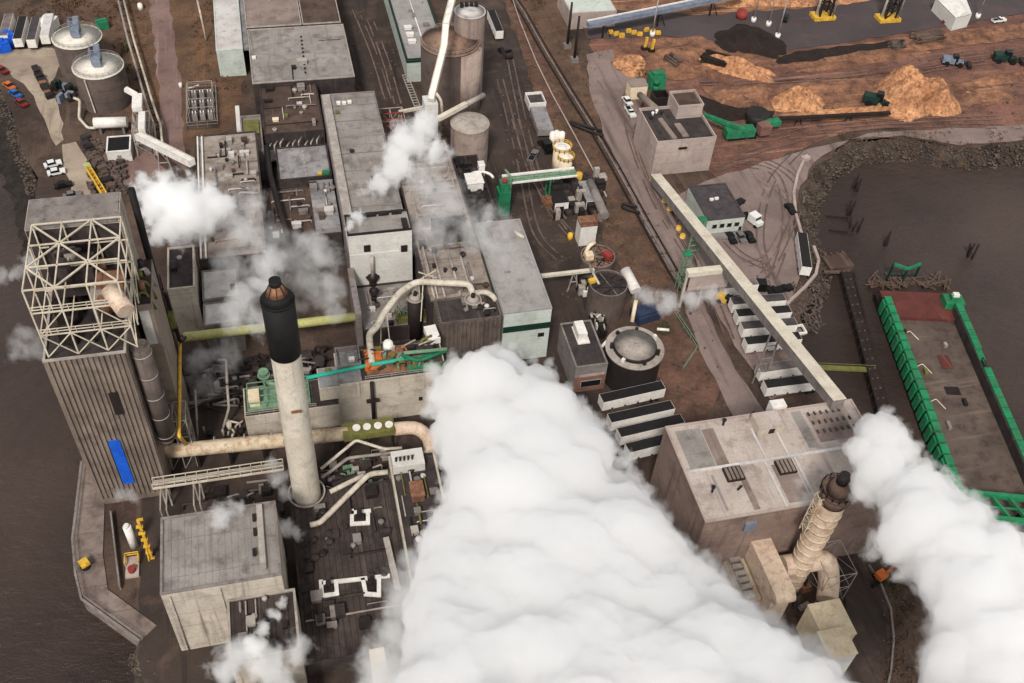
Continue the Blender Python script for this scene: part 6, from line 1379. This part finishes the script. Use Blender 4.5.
for px,roof,lab in ((((602,411),(668,396)),'trailerblack','white trailer with dark roof, top one of the stack of four below the lidded tank'),
    (((610,431),(677,416)),'trailerblack','white trailer with dark roof, second from the top below the lidded tank'),
    (((619.5,445.5),(664,435)),'trailerblack','white trailer with dark roof, third from the top below the lidded tank'),
    (((628,461),(658,453.5)),'trailerblack','white trailer with dark roof, lowest of the four below the lidded tank'),
    (((731,313),(785,308.5)),'trailerroof','white trailer with a grey roof, top of the row under the long conveyor'),
    (((736,325),(788,320.5)),'trailerblack','white trailer with a black roof, second in the row under the long conveyor'),
    (((741,337.5),(797,333)),'trailerroof','white trailer with a grey roof, third in the row under the long conveyor'),
    (((745,353),(778,349.6)),'trailerblack','white trailer with a black roof, fourth in the row under the long conveyor'),
    (((758.4,381),(792,376)),'trailerlight','white trailer with a dusty brown roof nearest behind the brown block, upper of the pair'),
    (((764.5,396.5),(808.5,391)),'trailerblack','white trailer with a black roof nearest behind the brown block, lower of the pair')):
    trailer(*T(*px),roof,lab,11.2 if 'upper of the pair' in lab else 15.0 if 'lidded' in lab else 13.7)
trailer(*T((723,297),(762,292)),'trailerlight','short white trailer half hidden by the conveyor above the row',9.0)
trailer(*T((794.5,240),(799.5,278)),'trailerblack','white trailer with a black roof parked along the barrier by the basin',13.7,1)
trailer(*T((487,18),(500,50.5)),'trailerblack','white semi trailer with a black roof parked beside the tall concrete silo',13.7,1)
for k,(u,v,roof,lab) in enumerate(((15,47,'trailerblack','second from the left at the upper left'),(28.5,48,'trailerroof','third from the left at the upper left'),(1,44,'trailerlight','leftmost at the upper left, cut by the frame'),(42,44,'roofwhite','rightmost at the upper left beside the far tank'))):
    a=at(u,v,1.2); trailer(a+Vector((.4,13.6,0)),a,roof,'white trailer seen end on, '+lab,13.7,1)
# open frame trailer end
r=thing('flatbed','white railed flatbed sticking out right of the third trailer in the row','flatbed',at(793,332,0)); a=at(797,333,2.5); mb=MB(); ring(mb,a.x-2.5,a.x+2.6,a.y-.3,a.y+2.6,2,2.6,.35); mb.build('rail',M['white'],r); mb=MB(); mb.box(a.x-2.2,a.x+2.3,a.y,a.y+2.3,1.2,1.4); mb.build('bed',M['roofpink'],r); mb=MB(); mb.box(a.x-1.5,a.x+1.5,a.y+.3,a.y+2,0,1.2); mb.build('chassis',M['tyre'],r)
def truckcab(p,yaw,m,label,name='truck_tractor'):
    r=thing(name,label,'truck',(0,0,0)); mb=MB(); mb.box(-1,1.6,-1.2,1.2,.9,3.2); mb.box(1.6,2.9,-1,1,.9,2.0); mb.build('cab',M[m],r); mb=MB(); mb.box(1.55,1.66,-1,1,2.1,3.0); mb.build('windscreen',M['glass'],r); mb=MB(); mb.box(-4,2.8,-.6,.6,.55,.9); mb.build('chassis',M['tyre'],r)
    for x in (2,-2.2,-3.4):
        for s in (-1,1): w=MB(); w.cone((x,s*.7,.5),(x,s*1.25,.5),.52,.52,14); w.build('wheel',M['tyre'],r)
    r.location=(p.x,p.y,.02); r.rotation_euler=(0,0,yaw); return r
truckcab(at(506,56,0),-1.35,'walldark','dark truck tractor coupled ahead of the semi trailer by the concrete silo')
truckcab(at(752,223,0),-1.2,'carwhite','white truck tractor parked at the right of the site office')
truckcab(at(760,291,0),2.9,'carblack','black truck tractor at the right end of the short trailer')
truckcab(at(546,150,0),-1.4,'carblack','black truck tractor in front of the tarped trailer in the centre yard')
a=at(527,112,1.5); b=at(536,138,1.5)
r=thing('tarp_trailer','tarped grey trailer in the dark centre yard behind a black tractor','trailer',at(540,125,0)); d=(b-a); yaw=math.atan2(d.y,d.x)+.0; c=at(541,127,0)
mb=MB(); mb.obox((c.x,c.y,1.1),12,4.8,1.7,yaw); mb.build('body',M['wallgrey'],r); mb=MB(); mb.obox((c.x,c.y,2.8),11.8,4.6,.35,yaw); mb.build('tarp',M['roofpurple'],r); mb=MB(); mb.obox((c.x,c.y,.2),9,2.2,.95,yaw); mb.build('chassis',M['tyre'],r)
c=at(535,105,0); r=thing('container','small white container with a dark open top behind the tarped trailer','container',c); mb=MB(); ring(mb,c.x-2.6,c.x+2.6,c.y-3,c.y+3,0,2.7,.25); mb.build('side',M['white'],r); mb=MB(); mb.box(c.x-2.3,c.x+2.3,c.y-2.7,c.y+2.7,0,1.9); mb.build('load',M['trailerroof'],r)
for k,(u,v,lab) in enumerate(((561,212,'left'),(592,210,'right'))):
    c=at(u,v,0); r=thing('container','white ended dark container under the green bridge, %s one'%lab,'container',c); mb=MB(); mb.box(c.x-1.9,c.x+1.9,c.y+.1,c.y+9,0,3); mb.build('box',M['walldark'],r); mb=MB(); mb.box(c.x-1.9,c.x+1.9,c.y,c.y+.09,.3,3); mb.build('front',M['white'],r); mb=MB(); mb.box(c.x-1.8,c.x+1.8,c.y+.1,c.y+8.9,3,3.1); mb.build('roof',M['trailerblack' if k==0 else 'roofpurple'],r)
c=at(548,205,0); mb=MB(); mb.obox((c.x,c.y,0),2,4,1.6,.3); mb.obox((c.x,c.y+.5,1.6),1.6,1.6,.9,.3); single('forklift', mb, 'copper','small rusty forklift on the open asphalt left of the containers','forklift')
CG='cars and pickups parked on the site'
def make_car(m,label,pickup=False):
    r=thing('parked_car',label,'car',(0,0,0),CG); mb=MB()
    if pickup: mb.box(-2.7,2.7,-.95,.95,.45,1.15); 
    else: mb.box(-2.25,2.25,-.9,.9,.4,1.0)
    mb.build('body',M[m],r); mb=MB()
    x0,x1=(-.4,1.2) if pickup else (-1.5,.9)
    mb.add([(x0,-.85,1.0),(x1,-.85,1.0),(x1,.85,1.0),(x0,.85,1.0),(x0+.35,-.7,1.65),(x1-.5,-.7,1.65),(x1-.5,.7,1.65),(x0+.35,.7,1.65)],[(0,1,5,4),(1,2,6,5),(2,3,7,6),(3,0,4,7)]); mb.build('window',M['glass'],r)
    mb=MB(); mb.box(x0+.33,x1-.48,-.72,.72,1.62,1.7); mb.build('roof',M[m],r)
    for x in (-1.45,1.45):
        for s in (-1,1): w=MB(); w.cone((x,s*.6,.35),(x,s*.95,.35),.36,.36,12); w.build('wheel',M['tyre'],r)
    if pickup: mb=MB(); mb.box(-2.6,-.5,-.75,.75,1.0,1.17); mb.build('bed',M['tyre'],r)
    return r
CP={}
def car(u,v,m,yaw,label,pickup=False):
    k=(m,pickup); p=at(u,v,0); p.z=.03
    if k not in CP: CP[k]=make_car(m,label,pickup); r=CP[k]; r.location=p; r.rotation_euler=(0,0,yaw)
    else: dup(CP[k],p,yaw,label)
car(630,114,'carwhite',-1.5,'white pickup on the road left of the crusher house',True)
car(627,103,'carwhite',-1.4,'small white car behind the white pickup on the road')
car(730.5,240,'carblack',-1.5,'black car in front of the site office, left of three'); car(740,239,'cargrey',-1.5,'grey car in front of the site office, middle of three'); car(749,239,'carblack',-1.5,'black car in front of the site office, right of three')
car(790,211,'carblack',-1.5,'lone black car against the shore barrier'); car(782,291,'carblack',.1,'black pickup above the trailer row by the barrier end',True); car(738,205,'carblack',.6,'black car tucked behind the site office corner')
car(785,20,'carblack',1.0,'black pickup on the port apron beside the light mast',True); car(998,22,'carwhite',.1,'white pickup on the apron right of the canopy',True); car(946,22,'carred',.6,'small red car under the edge of the white canopy')
car(53.5,166,'carwhite',.3,'white car, upper one of the column beside the river bank'); car(57,174,'carwhite',.2,'white car below another white one beside the river bank'); car(64,187,'carblack',.2,'dark car third down the column beside the river bank'); car(73,197,'cargrey',.2,'grey car at the foot of the column by the boiler house')
car(3,72,'carred',-.9,'red car at the left edge of the pale concrete yard'); car(10,88,'orange',-.9,'orange car below the red one at the pale yard edge'); car(16,96,'carblue',-.9,'bright blue car below the orange one at the pale yard edge'); car(22,105,'carred',-.9,'dull red car at the top of the river bank')
car(533,158,'cargrey',1.0,'grey pickup left of the black tractor in the centre yard',True)
for k,(u,v,h) in enumerate(((5,50,3.4),(11,44,4.2))):
    p=at(u,v,0); mb=MB(); mb.obox((p.x,p.y,0),3.4,4.2,h-1,.3); mb.obox((p.x+.3,p.y,h-1),2.4,3.0,.6,.5); mb.obox((p.x-.5,p.y+.4,h-.4),1.4,1.8,.5,.1); single('covered_load',mb,'blue','load under a bright blue cover, %s of two by the trailers'%('nearer','farther')[k],'load')
p=at(49,30,0); mb=MB(); mb.obox((p.x,p.y,0),4.5,7,3.2,-.3); mb.dome(p.x,p.y,3.2,2.2,.8,14,3); single('white_tanker',mb,'white','white domed tanker body squeezed between trailer row and far tank','tanker')
r=thing('crane_boom','long yellow crane boom lying along the pale concrete pad','crane boom',at(95,182,0)); a,b=at(88,168,1),at(105,196,1); mb=MB(); n=Vector((.5,.3,0))
for o in (n,-n): mb.bar(a+o,b+o,.3); mb.bar(a+o+Vector((0,0,.9)),b+o+Vector((0,0,.9)),.3)
for k in range(9): q=a.lerp(b,k/8); mb.bar(q-n,q+n+Vector((0,0,.9)),.2); mb.bar(q+n,q-n+Vector((0,0,.9)),.2)
mb.bar(a,b,.5,.3); mb.build('lattice',M['yellow'],r); mb=MB(); mb.obox(a,1.6,1.6,1.2,.4); mb.build('head',M['lime'],r)
mb=MB(); rr=random.Random(44)
for i in range(170):
    p=at(rr.uniform(88,128),rr.uniform(142,195),0)
    mb.obox((p.x,p.y,0),rr.uniform(.4,1.8),rr.uniform(.4,1.6),rr.uniform(.2,1.3),rr.uniform(0,3))
tag(mb.build('scrap',M['debris'],None,at(100,170,0)),kind='stuff')
r=thing('pipe_stack_yard','rows of dark stacked machine parts beside the yellow crane boom','scrap row',at(100,165,0)); rr=random.Random(46)
for i in range(16):
    t=i/15; p=at(84+t*28+rr.uniform(-2,2),140+t*48,0); mb=MB(); mb.obox((p.x,p.y,0),rr.uniform(1.5,3),rr.uniform(1,2),rr.uniform(.6,1.6),.5); mb.build('part',M[rr.choice(('darkmetal','walldark','wood','debris'))],r)
r=thing('machine_row','line of dark vehicles and parts leading down the pale yard to the tank','machinery',at(40,80,0)); rr=random.Random(47)
for i in range(10):
    t=i/9; p=at(36+t*14,70+t*28,0); mb=MB(); mb.obox((p.x,p.y,0),rr.uniform(1.4,2.6),rr.uniform(1.4,2.4),rr.uniform(.8,1.8),.4); mb.build('part',M[rr.choice(('tankblack','darkmetal','copper'))],r)
# scattered debris everywhere on the ground: pallets, blocks
mb=MB(); rr=random.Random(48)
def scat(mb,n,u0,u1,v0,v1,s0,s1):
    for i in range(n):
        p=at(rr.uniform(u0,u1),rr.uniform(v0,v1),0); mb.obox((p.x,p.y,.0),rr.uniform(s0,s1),rr.uniform(s0,s1),rr.uniform(.15,.6),rr.uniform(0,3))
scat(mb,160,500,560,60,260,.2,.7); scat(mb,60,560,620,220,300,.2,.7); scat(mb,120,700,1020,60,130,.2,.9); scat(mb,60,640,720,300,400,.2,.6); scat(mb,60,350,400,10,110,.2,.7); scat(mb,40,880,920,570,680,.2,.6)
tag(mb.build('litter',M['debris'],None,(80,200,0)),kind='stuff')
# shrubs
def shrub(u,v,rad,h,label,m='vinesgreen',seed=1):
    rr=random.Random(seed); p=at(u,v,0); r=thing('shrub',label,'shrub',p,'scrubby bushes'); mb=MB()
    for i in range(5): a=rr.uniform(0,6.3); mb.bar(p,p+Vector((math.cos(a)*rad*.5,math.sin(a)*rad*.5,h*.7)),.1)
    mb.build('stem',M['bark'],r); mb=MB()
    for i in range(160):
        a=rr.uniform(0,6.3); q=rad*math.sqrt(rr.random()); z=h*(.15+.85*rr.random()*(1-.5*(q/rad)**2)); c=p+Vector((math.cos(a)*q,math.sin(a)*q,z)); s=rr.uniform(.12,.3)
        d1=Vector((rr.uniform(-1,1),rr.uniform(-1,1),rr.uniform(-1,1))).normalized()*s; d2=Vector((rr.uniform(-1,1),rr.uniform(-1,1),rr.uniform(-1,1))).normalized()*s
        mb.add([c-d1,c+d2,c+d1,c-d2],[(0,1,2,3)])
    mb.build('foliage',M[m],r)
shrub(128,50,2.2,2,'bush right of the far white lidded tank','vinesgreen',1); shrub(126,70,2.6,2.2,'bush right of the nearer white lidded tank','vinesgreen',2); shrub(60,8,3,2.4,'orange brown bush left of the top edge','orangegrass',3); shrub(75,5,3,2.4,'brown bush at the top edge behind the far tank','orangegrass',4); shrub(702,64,1.8,1.6,'small green bush beside the dark log stack','vinesgreen',5); shrub(640,74,2,1.8,'dark green bush left of the green chipper','vinesgreen',6); shrub(895,585,2,1.6,'low bush behind the orange excavator','vinesgreen',7); shrub(538,5,3,2,'dry bush on the embankment at the top edge','orangegrass',8); shrub(665,330,2.2,1.8,'mossy bush near the large lidded tank fence','vinesgreen',9)

mb=MB(); rr=random.Random(63)
def brush(n,u0,u1,v0,v1,sz):
    for i in range(n):
        b0=at(rr.uniform(u0,u1),rr.uniform(v0,v1),0); R_=rr.uniform(.5,1.6)
        for k in range(16):
            c=b0+Vector((rr.gauss(0,R_*.5),rr.gauss(0,R_*.5),abs(rr.gauss(0,R_*.5))+.1)); s=rr.uniform(.1,sz)
            d1=Vector((rr.uniform(-1,1),rr.uniform(-1,1),rr.uniform(-1,1))).normalized()*s; d2=Vector((rr.uniform(-1,1),rr.uniform(-1,1),rr.uniform(-1,1))).normalized()*s
            mb.add([c-d1,c+d2,c+d1,c-d2],[(0,1,2,3)])
brush(150,20,145,-8,22,.35); brush(60,112,150,30,130,.3); brush(110,190,245,0,90,.28); brush(120,520,600,-5,190,.26); brush(60,600,680,200,290,.26); brush(50,880,915,590,690,.25); brush(80,840,1030,133,150,.28)
tag(mb.build('dry_brush',M['brush'],None,(0,250,0)),kind='stuff')
# ================================================================== STEAM
def px_m(u, v, z): return F/((CM.transposed() @ (at(u,v,z)-Vector((0,0,CH)))).z)
def inside(u,v,P):
    c=False;j=len(P)-1
    for i in range(len(P)):
        if (P[i][1]>v)!=(P[j][1]>v) and u<(P[j][0]-P[i][0])*(v-P[i][1])/(P[j][1]-P[i][1])+P[i][0]: c=not c
        j=i
    return c
def edge_fit(u,v,z,P,rmax,rmin):
    pxm=px_m(u,v,z); r=rmax
    while r>=rmin:
        if all(inside(u+r*pxm*math.cos(a*math.pi/8),v+r*pxm*math.sin(a*math.pi/8),P) for a in range(16)): return r
        r*=.86
    return 0
def fill(P,zf,n,rmax,rmin,seed):
    rr=random.Random(seed); us=[p[0] for p in P]; vs=[p[1] for p in P]; out=[]; tries=0
    while len(out)<n and tries<n*60:
        tries+=1; u=rr.uniform(min(us),max(us)); v=rr.uniform(min(vs),max(vs))
        if not inside(u,v,P): continue
        z=zf(u,v)+rr.uniform(-5,5); r=edge_fit(u,v,z,P,rmax*rr.uniform(.6,1.0),rmin)
        if r: out.append((at(u,v,z),r))
    return out
def dense_cloud(name,label,balls,dens,disp,voxel):
    c=Vector((0,0,0))
    for p,_ in balls: c+=p
    c/=len(balls)
    bm=bmesh.new()
    for p,r in balls: bmesh.ops.create_icosphere(bm,subdivisions=2 if r<2 else 3,radius=r,matrix=Matrix.Translation(p-c))
    me=bpy.data.meshes.new(name); bm.to_mesh(me); bm.free(); o=bpy.data.objects.new(name,me); C.objects.link(o); o.location=c
    md=o.modifiers.new('weld','REMESH'); md.mode='VOXEL'; md.voxel_size=voxel
    for (s,k,kind) in disp:
        t=bpy.data.textures.new(name,'VORONOI' if kind=='V' else 'CLOUDS'); t.noise_scale=s
        if kind=='V': t.distance_metric='DISTANCE'
        else: t.noise_depth=2; t.noise_type='SOFT_NOISE'
        d=o.modifiers.new('billow','DISPLACE'); d.texture=t; d.texture_coords='GLOBAL'; d.strength=-k if kind=='V' else k; d.mid_level=.68 if kind=='V' else .5
    md=o.modifiers.new('heal','REMESH'); md.mode='VOXEL'; md.voxel_size=voxel*.8
    m=bpy.data.materials.new('dense_steam'); m.use_nodes=True; n=m.node_tree; n.nodes.remove(n.nodes['Principled BSDF'])
    v=n.nodes.new('ShaderNodeVolumePrincipled'); v.inputs['Density'].default_value=dens; v.inputs['Color'].default_value=(1,1,1,1); v.inputs['Anisotropy'].default_value=0.0
    n.links.new(v.outputs[0],n.nodes['Material Output'].inputs['Volume'])
    me.materials.append(m); return tag(o,label,'steam')
def soft_cloud(name,label,blobs,dens,nscale=.35,lo=.42,hi=.62,group=None,seed=0):
    """blobs: (centre, radius) in metres; density falls off from each centre and is broken up by noise"""
    c=Vector((0,0,0))
    for p,_ in blobs: c+=p
    c/=len(blobs)
    bm=bmesh.new()
    for p,r in blobs: bmesh.ops.create_icosphere(bm,subdivisions=2,radius=r*1.4,matrix=Matrix.Translation(p-c))
    me=bpy.data.meshes.new(name); bm.to_mesh(me); bm.free(); o=bpy.data.objects.new(name,me); C.objects.link(o); o.location=c
    md=o.modifiers.new('weld','REMESH'); md.mode='VOXEL'; md.voxel_size=max(.25,min(r for _,r in blobs)*.22)
    m=bpy.data.materials.new('thin_steam'); m.use_nodes=True; n=m.node_tree.nodes; l=m.node_tree.links; n.remove(n['Principled BSDF'])
    v=n.new('ShaderNodeVolumePrincipled'); v.inputs['Color'].default_value=(1,1,1,1)
    co=n.new('ShaderNodeTexCoord').outputs['Object']; acc=None
    # domain warp so the falloff is not a ball
    wn=n.new('ShaderNodeTexNoise'); wn.inputs['Scale'].default_value=nscale*.55; wn.inputs['Detail'].default_value=5; l.new(co,wn.inputs['Vector'])
    ws=n.new('ShaderNodeVectorMath'); ws.operation='SUBTRACT'; ws.inputs[1].default_value=(.5,.5,.5); l.new(wn.outputs['Color'],ws.inputs[0])
    wm=n.new('ShaderNodeVectorMath'); wm.operation='SCALE'; wm.inputs['Scale'].default_value=1.9*sum(r for _,r in blobs)/len(blobs); l.new(ws.outputs[0],wm.inputs[0])
    wa=n.new('ShaderNodeVectorMath'); wa.operation='ADD'; l.new(co,wa.inputs[0]); l.new(wm.outputs[0],wa.inputs[1])
    for p,r in blobs:
        d=n.new('ShaderNodeVectorMath'); d.operation='DISTANCE'; d.inputs[1].default_value=p-c; l.new(wa.outputs[0],d.inputs[0])
        q=n.new('ShaderNodeMapRange'); q.interpolation_type='SMOOTHSTEP'; q.inputs['From Min'].default_value=r; q.inputs['From Max'].default_value=r*.15; l.new(d.outputs['Value'],q.inputs['Value'])
        if acc is None: acc=q.outputs[0]
        else:
            a=n.new('ShaderNodeMath'); a.operation='MAXIMUM'; l.new(acc,a.inputs[0]); l.new(q.outputs[0],a.inputs[1]); acc=a.outputs[0]
    t=n.new('ShaderNodeTexNoise'); t.inputs['Scale'].default_value=nscale*1.35; t.inputs['Detail'].default_value=7; t.inputs['Roughness'].default_value=.66; t.inputs['Distortion'].default_value=.9; l.new(co,t.inputs['Vector'])
    # density = dens * clamp((fall + (noise-.5)*k - lo)/(hi-lo))
    s1=n.new('ShaderNodeMath'); s1.operation='MULTIPLY_ADD'; s1.inputs[1].default_value=2.0; s1.inputs[2].default_value=-1.0; l.new(t.outputs['Fac'],s1.inputs[0])
    s2=n.new('ShaderNodeMath'); s2.operation='ADD'; l.new(s1.outputs[0],s2.inputs[0]); l.new(acc,s2.inputs[1])
    s3=n.new('ShaderNodeMapRange'); s3.inputs['From Min'].default_value=lo; s3.inputs['From Max'].default_value=hi+.4; s3.inputs['To Max'].default_value=dens; l.new(s2.outputs[0],s3.inputs['Value'])
    s4=n.new('ShaderNodeMath'); s4.operation='MULTIPLY'; l.new(s3.outputs[0],s4.inputs[0]); 
    s5=n.new('ShaderNodeMapRange'); s5.inputs['From Max'].default_value=.25; l.new(acc,s5.inputs['Value']); l.new(s5.outputs[0],s4.inputs[1])
    l.new(s4.outputs[0],v.inputs['Density']); l.new(v.outputs[0],n['Material Output'].inputs['Volume'])
    me.materials.append(m); return tag(o,label,'steam',group)
P1=[(430,400),(438,368),(452,358),(468,360),(486,349),(508,350),(528,360),(548,362),(560,382),(578,402),(592,420),(610,440),(632,470),(642,492),(662,520),(684,545),(706,562),(728,590),(756,614),(784,640),(830,668),(880,705),(930,760),(930,860),(330,860),(384,720),(400,660),(410,600),(420,565),(428,530),(444,500),(450,470),(434,440)]
B1=fill(P1,lambda u,v:18+(v-350)/330*26,560,8.5,1.2,1)
dense_cloud('steam_plume','huge dense white steam plume billowing across the bottom centre of the mill',B1,.30,((5.0,1.5,'V'),(2.2,1.25,'V'),(1.0,.8,'V'),(6,1.5,'C')),.42)
P2=[(840,436),(850,421),(879,415),(894,421),(912,440),(930,462),(950,480),(962,498),(985,505),(1010,530),(1040,545),(1100,590),(1100,800),(912,800),(922,680),(936,640),(936,612),(920,590),(894,568),(872,552),(880,536),(884,518),(880,503),(862,500),(854,488),(852,462)]
B2=fill(P2,lambda u,v:37+(v-420)/260*12,240,5.5,1.1,2)
dense_cloud('steam_plume','dense white steam plume drifting from the ringed stack over the lower right corner',B2,.34,((4.0,1.4,'V'),(1.9,1.1,'V'),(.9,.7,'V'),(5,1.4,'C')),.38)
WG='thin steam wisps over the mill'
def wisp(label,blobs,z,dens,seed,nscale=.35,lo=.25,hi=.6):
    bl=[(at(u,v,z),rp*1.25/px_m(u,v,z)) for u,v,rp in blobs]
    return soft_cloud('steam_wisp',label,bl,dens,nscale,lo,hi,WG,seed)
wisp('bright white steam cloud filling the gap right of the slim black stack',[(166,200,26),(190,212,32),(212,205,24),(168,226,22),(150,190,16),(153,208,14),(180,190,20)],20,1.1,1,.35,.18,.6)
wisp('thin grey veil of steam spreading over the stained beige roof',[(225,215,26),(246,235,24),(228,262,20),(250,205,20)],16,.15,2,.4)
wisp('broad thin haze of steam hanging between the low sheds and the chimney top',[(262,240,30),(295,262,34),(250,285,26),(322,292,28),(280,305,24)],13,.07,31,.3,.2,.7)
wisp('soft steam cloud on the right side of the paper hall roof',[(405,143,24),(422,128,20),(395,166,20),(380,188,16),(437,150,15)],19,.7,3,.35)
wisp('faint veil of steam over the frames of the bleach plant roof',[(425,180,28),(445,205,32),(430,235,26),(470,235,26),(490,215,20),(502,252,20)],18,.12,4,.35)
wisp('steam puff curling beside the black chimney top',[(268,262,22),(262,285,16),(242,300,20),(255,322,18),(232,318,16)],22,.3,5,.4)
wisp('faint steam rising in the gap between chimney and paper hall',[(322,255,22),(330,285,18),(334,310,14),(312,240,18)],14,.16,6,.4)
wisp('small white puff at the corner of the white end block roof',[(357,217,9),(350,226,6)],22,1.0,7,.8)
wisp('faint steam over the dark yard by the hooked grey pipe',[(205,385,18),(225,358,20),(200,358,18)],10,.09,8,.45)
wisp('steam puff over the grey roof of the pale block',[(222,517,16),(234,508,12)],23,.38,9,.5)
wisp('steam puff at the foot of the chimney drifting left',[(268,527,10),(284,528,13),(298,533,9),(262,522,6)],10,.6,10,.6)
wisp('small steam column rising left of the chimney shaft',[(272,462,10),(278,478,12),(284,494,9)],9,.35,11,.6)
wisp('bright jet of steam rising over the pale rimmed wing',[(281,603,6),(274,615,8),(264,629,10),(254,645,14)],18,1.2,12,.7)
wisp('wide soft steam over the bottom edge near the mint shed',[(236,655,22),(265,660,24),(298,650,18),(222,672,18),(280,680,20)],17,.45,13,.4)
wisp('ragged steam fringe on the upper left side of the main plume',[(415,560,18),(408,585,24),(404,612,26),(400,600,20)],22,.28,14,.3,.1,.6)
wisp('ragged steam fringe at the bottom left corner of the main plume',[(398,640,26),(388,665,30),(380,690,30),(404,660,24)],24,.34,21,.3,.1,.6)
wisp('steam blowing left from the crown of the boiler house',[(16,272,10),(32,262,12),(3,276,10),(-8,280,11)],46,.35,15,.5)
wisp('faint ragged steam in front of the water below the boiler crown',[(25,335,16),(35,350,16),(18,350,14)],30,.12,16,.5)
wisp('low steam drifting off the road near the short pale gallery',[(648,296,13),(668,303,14),(640,292,8),(710,293,14),(693,299,13)],6,.4,17,.5)
wisp('soft steam fringe between the brown block and the main plume',[(650,520,20),(672,548,24),(698,572,24),(724,596,24),(748,616,22)],22,.3,18,.3,.1,.6)
wisp('soft steam fringe where the main plume meets the service road',[(770,632,24),(796,652,26),(824,675,28)],24,.36,22,.3,.1,.6)
wisp('faint steam over the roof next to the ringed stack head',[(806,500,12),(812,522,11),(800,482,10)],22,.3,19,.5)
wisp('tiny steam puff at the foot of the ribbed tower by the blue strip',[(110,487,9),(121,492,10),(133,497,8)],4,.35,20,.6)

def rim(label,P,i0,i1,zf,n,rm,dens,seed,push=.15):
    rr=random.Random(seed); pts=[Vector((P[i%len(P)][0],P[i%len(P)][1],0)) for i in range(i0,i1+1)]
    L=[(b-a).length for a,b in zip(pts,pts[1:])]; T=sum(L); bl=[]
    for k in range(n):
        s=T*(k+.5)/n+rr.uniform(-.3,.3)*T/n; i=0
        while i<len(L)-1 and s>L[i]: s-=L[i]; i+=1
        p=pts[i].lerp(pts[i+1],max(0,min(1,s/L[i]))); r=rm*rr.uniform(.75,1.2); z=zf(p.x,p.y)-1+rr.uniform(-2,2)
        bl.append((at(p.x+rr.uniform(-3,3),p.y+rr.uniform(-3,3),z),r))
    return soft_cloud('steam_wisp',label,bl,dens,.55,.22,.75,WG,seed)
Z1=lambda u,v:18+(v-350)/330*26
Z2=lambda u,v:37+(v-420)/260*12
rim('feathered steam rim along the upper left shoulder of the main plume',P1,27,34,Z1,12,2.6,.5,41)
rim('feathered steam rim over the rounded head of the main plume',P1,0,9,Z1,14,2.2,.45,42)
rim('feathered steam rim on the upper right flank of the main plume',P1,9,14,Z1,14,2.5,.5,43)
rim('feathered steam rim along the right edge of the main plume beside the brown block',P1,13,18,Z1,14,2.8,.5,44)
rim('feathered steam rim on the upper edge of the right hand plume over the barge',P2,2,10,Z2,14,2.2,.45,45)
rim('feathered steam rim on the lower left edge of the right hand plume',P2,14,24,Z2,16,2.3,.45,46)
